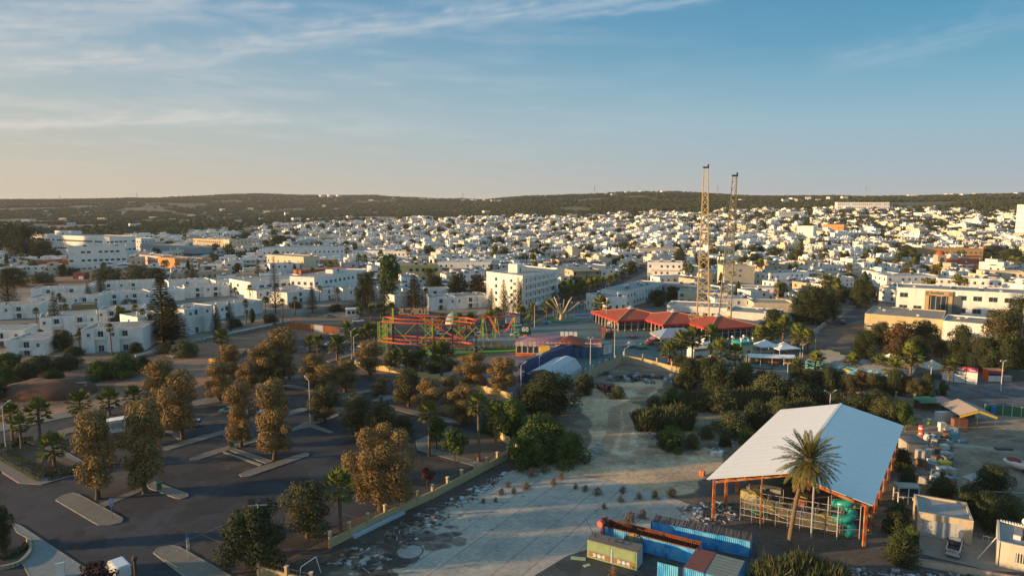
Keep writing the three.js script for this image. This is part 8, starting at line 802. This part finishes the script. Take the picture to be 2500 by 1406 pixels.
for (const [x, y, h] of [[20, 775, 34], [88, 790, 38], [100, 845, 40], [160, 782, 40], [195, 862, 52], [272, 868, 78], [290, 790, 42], [300, 795, 44], [330, 800, 56], [348, 822, 68], [365, 828, 60], [372, 800, 52], [465, 812, 62], [600, 790, 58], [648, 775, 50], [690, 790, 60], [720, 770, 46], [780, 738, 40], [823, 745, 42], [895, 742, 44], [575, 742, 40], [610, 738, 42], [145, 755, 38], [110, 700, 26], [210, 700, 28], [255, 712, 30], [315, 705, 26], [455, 690, 28], [1040, 745, 40], [1150, 742, 36]]) { const p = G(x, y); fanPalm(p, rise(p, y - h), 2.9, 'slim palm between the white villas', 'slim palms among the villas'); }
for (const [x, y, c, d] of [[60, 812, 792, 50], [140, 798, 782, 40], [225, 782, 768, 40], [420, 770, 752, 46], [500, 782, 764, 46], [600, 762, 746, 50], [660, 790, 768, 44], [440, 724, 708, 46], [310, 742, 728, 40], [330, 860, 838, 40], [575, 798, 780, 40], [720, 752, 738, 40], [180, 868, 848, 50], [880, 752, 736, 50], [820, 760, 744, 46]]) plantPx('shrub', x, y, c, d, 'dark garden shrub between the white villas', 'garden shrubs among the villas', 'bush', 'garden_shrub');
// ---------------------------------------------------------------- the town: the houses that show largest are things, the far rest one mass
{
  const q = rng(2024), zones = [[350, 'behind the brown field'], [700, 'behind the white villas'], [950, 'above the pines'], [1200, 'left of the white hotel'], [1480, 'behind the white hotel'], [1700, 'beyond the boulevard palms'], [1850, 'behind the lattice towers'], [2150, 'beyond the street trees'], [9999, 'around the domed church']];
  const no = [[[-400, 1000], [-400, 674], [340, 674], [560, 692], [640, 702], [760, 700], [900, 700], [1190, 722], [1330, 742], [1500, 676], [1590, 655], [1640, 690], [1640, 760], [1840, 760], [2000, 775], [2040, 745], [2110, 664], [2140, 655], [2170, 690], [2170, 768], [2500, 792], [2700, 800], [3200, 1000]]];
  const inside = (x, y, p) => { let c = false; for (let i = 0, j = p.length - 1; i < p.length; j = i++) if ((p[i][1] > y) !== (p[j][1] > y) && x < (p[j][0] - p[i][0]) * (y - p[i][1]) / (p[j][1] - p[i][1]) + p[i][0]) c = !c; return c; };
  const spots = []; const proj = (p) => { const v = V3(p.x, p.y - EYE, p.z), f = FWD.dot(v); return [1250 + FOC * v.x / f, 703 - FOC * UPV.dot(v) / f]; };
  const ca = Math.cos(0.42), sa = Math.sin(0.42);
  for (let i = -110; i < 130; i++) for (let j = -130; j < 110; j++) { const gx = i * 18 + (i % 5 === 0 ? 5 : 0) + (q() - 0.5) * 7, gz = j * 13.5 + (j % 4 === 0 ? 4 : 0) + (q() - 0.5) * 4, x = gx * ca - gz * sa, z = gx * sa + gz * ca - 900; const d = -z; if (d < 330 || d > 1700) continue; const u = 1250 + FOC * x / d; if (u < -260 || u > 2760) continue; const D = table(crest, u, 2), end = table([[-300, 900], [300, 950], [600, 1150], [900, 1350], [1300, 1450], [1800, 1420], [2200, 1300], [2700, 1150]], u, 1); if (d > end * (0.94 + 0.12 * fbm(u * 0.01, 3, 2))) continue; const y = ground(x, z), pr = proj(V3(x, y, z)); if (no.some((n) => inside(pr[0], pr[1], n))) continue; const keep = fbm(x * 0.012 + 4, z * 0.012 + 8, 2); if (u < 620 && d > 850 && keep < 0.5) continue; if (keep < 0.2) continue; if (occ.some((c) => { const dx = x - c[0], dz = z - c[1], a = Math.cos(c[4]), b = Math.sin(c[4]); return Math.abs(dx * a - dz * b) < c[2] + 9 && Math.abs(dx * b + dz * a) < c[3] + 9; })) continue; spots.push([x, y, z, d, u, pr]); }
  spots.sort((a, b) => a[3] - b[3]);
  const cols = [[M.white, 'white'], [M.white, 'bright white'], [M.white2, 'off-white'], [M.white, 'white'], [M.cream, 'cream'], [M.white2, 'pale'], [M.sand, 'sand-coloured'], [M.white, 'clean white'], [M.cream, 'buff'], [M.ochre, 'ochre']];
  const nThings = 285; const far = [];
  spots.forEach((s, i) => { const [x, y, z, d, u, pr] = s, turn = 0.42 + (q() < 0.25 ? Math.PI / 2 : 0) + (q() - 0.5) * 0.25, big = q() < 0.2, w = big ? rrq(q, 18, 28) : rrq(q, 10, 17), dp = rrq(q, 8.5, 12), fl = big ? 2 + Math.floor(q() * 1.9) : 1 + Math.floor(q() * 1.75), h = fl * 3.05 + 0.5;
    if (i < nThings && pr[0] > -60 && pr[0] < 2560) { const k = Math.floor(q() ** 1.6 * cols.length), [m, word] = cols[k], tanks = Math.floor(q() * 6), zone = zones.find((zz) => u < zz[0])[1], roofM = q() < 0.3 ? M.roofTan : q() < 0.2 ? M.redTile2 : q() < 0.15 ? M.roofGrey : M.roof, up = q() < 0.35, bal = q() < 0.4;
      const bits = [bal && 'balconies', tanks > 1 && 'roof tanks', up && 'rooftop room', roofM === M.redTile2 && 'red roof'].filter(Boolean).slice(0, 2).join(' and ') || 'plain roof'; const size = big ? 'long ' : '', lab = `${size}${word} ${['', 'one', 'two', 'three', 'four', 'five'][fl]}-storey house with ${bits} ${zone}`;
      flatBlock('town_house', lab, 'building', V3(x, y, z), turn, w, dp, h, m, { floors: fl, tanks, acs: 0, skip: 0.3, few: false, ww: 1.3, wh: 1.35, pitch: 3.8, roof: roofM, band: bal,  upper: up ? [w * 0.4, dp * 0.5, 2.6, (q() - 0.5) * w * 0.4] : undefined, group: 'houses of the town' }); }
    else { const k = 0.98 - 0.1 * sstep(600, 1300, d); far.push([x, y, z, turn, w * k, dp * k, h * (0.88 - 0.1 * sstep(700, 1300, d)), fl]); } });
  // the far town as one mass
  const V = 6, sets = []; for (let k = 0; k < V; k++) { const e = rng(700 + k), walls = [], roofs = [], wins = [], tanks = []; const log = k % 3 !== 1; walls.push(bx(1, 1, log ? 0.86 : 1, 0, 0, log ? -0.07 : 0)); if (log) { for (const y of [0.46, 0.95]) walls.push(bx(1, 0.05, 0.14, 0, y, 0.43)); walls.push(bx(1, 0.13, 0.02, 0, 0.51, 0.49)); for (const x of [-0.49, 0, 0.49]) walls.push(bx(0.02, 0.95, 0.13, x, 0, 0.43)); } roofs.push(bx(0.96, 0.02, 0.96, 0, 1.0, 0)); if (k % 2) { walls.push(bx(0.45, 0.32, 0.5, -0.15 + 0.1 * k / V, 1.0, -0.1)); } walls.push(bx(1, 0.07, 0.04, 0, 1, 0.48), bx(0.04, 0.07, 0.92, -0.48, 1, 0), bx(0.04, 0.07, 0.92, 0.48, 1, 0), bx(0.92, 0.07, 0.04, 0, 1, -0.48)); if (log) for (let a = 0; a < 4; a++) for (const y of [0.06, 0.54]) wins.push(bx(0.12, 0.3, 0.01, -0.36 + a * 0.24, y, 0.366)); for (let f = 0; f < 2; f++) for (let a = 0; a < 4; a++) if (e() > 0.25) { if (k % 3 === 1) wins.push(bx(0.09, 0.2, 0.01, -0.36 + a * 0.24, 0.16 + f * 0.46, 0.503)); if (e() > 0.3) wins.push(bx(0.01, 0.2, 0.11, -0.503, 0.16 + f * 0.46, -0.36 + a * 0.24)); if (e() > 0.3) wins.push(bx(0.01, 0.2, 0.11, 0.503, 0.16 + f * 0.46, -0.36 + a * 0.24)); } for (let a = 0; a < 3 + k % 3; a++) { const tx = (e() - 0.5) * 0.8, tz = (e() - 0.5) * 0.75; tanks.push(bx(0.11, 0.15, 0.07, tx, 1.2, tz), bx(0.09, 0.2, 0.02, tx, 1.02, tz)); } sets.push([join(walls), join(roofs), join(wins), join(tanks)]); }
  const mass = new THREE.Group(); mass.name = 'distant_houses'; scene.add(mass); mass.userData = { kind: 'stuff', label: 'closely packed pale houses of the far side of the town', category: 'houses' };
  const mm = new THREE.Matrix4(), qt = new THREE.Quaternion(), ww = [[0.82, 0.78, 0.70], [0.74, 0.68, 0.58], [0.68, 0.60, 0.46], [0.58, 0.49, 0.37], [0.82, 0.80, 0.75], [0.80, 0.75, 0.66], [0.66, 0.55, 0.46], [0.64, 0.53, 0.34], [0.84, 0.82, 0.78], [0.50, 0.44, 0.36]];
  const wallM = mat([1, 1, 1], { roughness: 0.9 }), kinds = [wallM, M.roofTan, M.glass, M.tank];
  for (let k = 0; k < V; k++) { const list = far.filter((_, i) => i % V === k); sets[k].forEach((g, gi) => { const im = new THREE.InstancedMesh(g, kinds[gi], list.length); im.name = ['wall', 'roof', 'windows', 'roof_tanks'][gi]; im.castShadow = im.receiveShadow = true; im.userData.kind = 'stuff'; list.forEach((f, i) => { qt.setFromAxisAngle(V3(0, 1, 0), f[3]); mm.compose(V3(f[0], f[1] - 0.4, f[2]), qt, V3(f[4], f[6] + 0.4, f[5])); im.setMatrixAt(i, mm); if (gi === 0) im.setColorAt(i, col(...ww[(i * 7 + k * 3) % 10])); }); mass.add(im); }); }
  { const e = rng(88), lobes = []; for (let i = 0; i < 5; i++) lobes.push([(e() - 0.5) * 4, 2.6 + (e() - 0.5) * 2, (e() - 0.5) * 4, 1.5 + e(), 1]); const g = lobesCrown(lobes, 420, 0.7, palDark, 89, 0.1), n = Math.floor(spots.length * 0.4), im = new THREE.InstancedMesh(g, LEAF, n); im.name = 'town_greenery'; im.castShadow = true; im.userData = { kind: 'stuff', label: 'small dark trees and shrubs between the far houses', category: 'greenery' }; for (let i = 0; i < n; i++) { const s = spots[Math.floor((0.08 + 0.92 * q()) * spots.length)], x = s[0] + 8.5 * ca + (q() - 0.5) * 4, z = s[2] + 8.5 * sa + (q() - 0.5) * 4, k = 0.7 + 0.8 * q(); qt.setFromAxisAngle(V3(0, 1, 0), q() * 6); mm.compose(V3(x, ground(x, z) - 0.4, z), qt, V3(k, k * (q() < 0.3 ? 1.9 : 1), k)); im.setMatrixAt(i, mm); } scene.add(im); }
  console.log('town spots', spots.length, 'far', far.length);
  // palms and dark trees standing between the houses: each the photograph shows large enough is a thing
  let n = 0; for (let k = 0; k < 700 && n < 270; k++) { const s = spots[Math.floor(q() ** 1.5 * Math.min(spots.length, 900))], p = V3(s[0] + 9.5 * ca + (q() - 0.5) * 3, 0, s[2] + 9.5 * sa + (q() - 0.5) * 3); p.y = ground(p.x, p.z); const u = 1250 + FOC * p.x / -p.z; if (u < 0 || u > 2500) continue; const zone = zones.find((zz) => u < zz[0])[1], t = q(); n++; if (t < 0.5) fanPalm(p, rrq(q, 9, 15), rrq(q, 4.5, 6), 'tall palm between the houses ' + zone, 'palms in the town', 'palm tree', 'town_palm'); else if (t < 0.9) plant(t < 0.8 ? 'dark_tree' : 'olive_tree', p, rrq(q, 6, 10), rrq(q, 6, 11), (t < 0.8 ? 'dark tree between the houses ' : 'olive tree between the houses ') + zone, 'trees in the town', 'tree', 'town_tree'); else plant('cypress', p, rrq(q, 9, 14), rrq(q, 2.5, 3.5), 'dark cypress between the houses ' + zone, 'cypresses', 'tree', 'cypress'); }
}
function rrq(q, a, b) { return a + (b - a) * q(); }
// ---------------------------------------------------------------- woods, hill houses, tanks and pylons
{
  const q = rng(31), forms = []; for (let k = 0; k < 4; k++) { const e = rng(60 + k), lobes = []; for (let i = 0; i < 5; i++) lobes.push([(e() - 0.5) * 3.2, 2.4 + (e() - 0.5) * 2, (e() - 0.5) * 3.2, 1.6 + e() * 0.7, 0.9]); forms.push(lobesCrown(lobes, 150, 1.15, [[0.066, 0.082, 0.034], [0.054, 0.072, 0.029], [0.084, 0.092, 0.04], [0.046, 0.062, 0.026]], 70 + k, 0.05)); }
  const spot = [[1130, 492], [1150, 490], [1165, 491], [1185, 492], [1205, 493], [1220, 492], [960, 486], [1010, 487], [1030, 488], [1050, 488], [1070, 489], [905, 490], [1300, 479], [1325, 478], [1480, 476], [1500, 478], [1532, 472], [1570, 472], [1605, 470], [1622, 470], [1815, 492], [1920, 494], [1940, 490], [1955, 492], [1975, 488], [2000, 492], [2030, 488], [2065, 487], [2090, 484], [2130, 482], [2230, 484], [2260, 480], [2320, 480], [2335, 478], [2360, 479], [2390, 478], [2410, 477], [2440, 478], [2470, 476], [2490, 478], [2225, 520], [2250, 530], [2060, 515], [1905, 532], [1190, 522], [855, 536], [725, 542], [760, 540], [650, 520], [560, 526], [500, 522], [300, 522], [210, 520], [110, 518], [370, 535], [420, 540], [245, 540], [60, 545], [640, 538], [580, 545], [465, 530], [150, 538], [20, 552], [95, 556], [170, 552], [330, 555], [540, 515], [610, 512], [700, 525], [820, 512], [790, 505]];
  const sites = spot.map(([u, y]) => { let p = onTerrain(u, y); for (let e = 1; !p && e < 12; e++) p = onTerrain(u, y + e); return p; });
  const per = forms.map(() => []), hs = []; let tries = 0;
  const wood = (d0, d1, n, dens, u0, u1) => { for (let i = 0; i < n; i++) { const u = lerp(u0, u1, q()), D = table(crest, u, 2), d = lerp(d0, d1, q()) * D, x = (u - 1250) / FOC * d, z = -d, m = fbm(x * 0.006 + 2, z * 0.006, 3); if (m < dens || sites.some((p) => p && Math.abs(p.x - x) < 16 && z > p.z - 8 && z < p.z + 70)) continue; const s = 0.75 + q() * 0.9; per[Math.floor(q() * 4)].push([x, ground(x, z) - 0.4, z, s * (1.0 + 0.5 * q()), s, q() * 6.28]); } };
  wood(0.5, 1.01, 36000, 0.39, -350, 2850); wood(0.85, 1.015, 9000, 0.3, -350, 2850); wood(0.22, 0.5, 4200, 0.47, -350, 900); wood(0.30, 0.52, 2500, 0.56, 700, 2850); wood(0.46, 0.54, 5000, 0.36, 700, 2850); wood(0.985, 1.008, 3000, 0.1, -350, 2850);
  const mass = new THREE.Group(); mass.name = 'hill_forest'; scene.add(mass); mass.userData = { kind: 'stuff', label: 'dark scrubby woods covering the far hills', category: 'forest' }; const mm = new THREE.Matrix4(), qt = new THREE.Quaternion();
  per.forEach((list, k) => { const im = new THREE.InstancedMesh(forms[k], LEAF, list.length); im.name = 'tree_crowns'; im.userData.kind = 'stuff'; im.castShadow = true; list.forEach((f, i) => { qt.setFromAxisAngle(V3(0, 1, 0), f[5]); mm.compose(V3(f[0], f[1], f[2]), qt, V3(f[3], f[4], f[3])); im.setMatrixAt(i, mm); }); mass.add(im); });
  for (let si = 0; si < spot.length; si++) { const [u, y] = spot[si], p = sites[si]; if (!p) continue; const w = rrq(q, 9, 20) * (y > 515 ? 1.1 : 1.3), big = w > 20; flatBlock('hill_villa', y < 500 ? 'small pale villa on the skyline ridge' : u < 900 ? 'pale house among trees on the low ground before the hills' : 'pale house on the wooded slope above the town', 'house', p, rrq(q, -0.2, 0.8), w, 10, rrq(q, 5, 9), pick([M.white, M.white, M.cream, M.white2]), { floors: 2, skip: 0.2, roof: q() < 0.25 ? M.redTile2 : M.roof, group: 'hill houses', ww: 1.6 }); }
  { const o = blk('hill_hotel', 'long white arcaded hotel on the slope above the town', 'hotel', [2045, 518], [2172, 516], 494, 18, M.white, { far: true, floors: 3, ww: 2, skip: 0.05 }); blk('hill_hotel', 'white hotel with green strips at the top of the town', 'hotel', [1902, 540], [1962, 538], 517, 14, M.white, { far: true, floors: 3, skip: 0 }); blk('painted_club', 'orange club building with raised yellow lettering', 'building', [2010, 572], [2060, 574], 548, 14, M.orange, { far: true, floors: 2 }); blk('white_slab_block', 'tall white slab building beside the orange club', 'building', [1945, 590], [1985, 592], 552, 14, M.white, { far: true, floors: 4, windows: false }); }
  for (const [u, l] of [[786, 'white storage tank on the skyline, nearest the wooded end'], [806, 'white storage tank on the skyline, middle one'], [827, 'white storage tank on the skyline, beside the small mast']]) { let p = onTerrain(u, 482); if (p) { const o = thing('storage_tank', l, 'tank', p, 0, 'storage tanks on the hill'); part(o, 'shell', cyl(17, 17, 15, 0, -3, 0, 24), M.white2); part(o, 'domed_lid', new THREE.SphereGeometry(17, 20, 5, 0, 6.283, 0, 1.571).scale(1, 0.25, 1).translate(0, 12, 0), M.white2); part(o, 'rim', new THREE.TorusGeometry(17, 0.4, 5, 24).rotateX(Math.PI / 2).translate(0, 12, 0), M.grey); } }
  for (const [u, y, t] of [[333, 486, 470], [1130, 489, 468], [1452, 476, 454], [1752, 476, 454], [2113, 480, 455], [145, 489, 477]]) { let p = onTerrain(u, y + 2) ?? onTerrain(u, y + 6); if (!p) continue; const h = rise(p, t) - p.y, o = thing('pylon', 'thin lattice pylon on the skyline', 'pylon', p, 0.3, 'pylons on the hills'); for (const [a, b] of [[-1, -1], [1, -1], [1, 1], [-1, 1]]) part(o, 'leg', beam(V3(a * 2.2, -1, b * 2.2), V3(a * 0.4, h, b * 0.4), 0.35), M.steel); for (const e of [0.62, 0.76, 0.9]) part(o, 'cross_arm', bx(8 - e * 3, 0.4, 0.4, 0, h * e, 0), M.steel); for (let k = 1; k < 6; k++) part(o, 'brace', beam(V3(-2.2 + k * 0.3, h * k / 7, 0), V3(2.2 - k * 0.35, h * (k + 1) / 7, 0), 0.25), M.steel); }
}
scene.fog = new THREE.FogExp2(new THREE.Color().setRGB(0.62, 0.62, 0.60), 0.00005);
// ---------------------------------------------------------------- labels that single each thing out
{
  const ord = ['', 'first', 'second', 'third', 'fourth', 'fifth', 'sixth', 'seventh', 'eighth', 'ninth', 'tenth', 'eleventh', 'twelfth', 'thirteenth', 'fourteenth', 'fifteenth', 'sixteenth', 'seventeenth', 'eighteenth', 'nineteenth', 'twentieth'];
  const by = new Map(); for (const o of things) { const k = o.userData.label; by.has(k) ? by.get(k).push(o) : by.set(k, [o]); }
  for (const [k, list] of by) { if (list.length < 2) continue;
    const col = (o) => o.position.x / -o.position.z; list.sort((a, b) => col(a) - col(b)); const tens = { 2: 'twenty', 3: 'thirty', 4: 'forty', 5: 'fifty' }, nth = (n) => n <= 20 ? ord[n] : n % 10 ? tens[Math.floor(n / 10)] + '-' + ord[n % 10] : tens[n / 10].slice(0, -1) + 'ieth';
    list.forEach((o, i) => { o.userData.label = k + (i === list.length - 1 ? ', rightmost' : i === 0 ? ', leftmost' : `, ${nth(i + 1)} from left`); }); }
}
renderer.render(scene, camera);
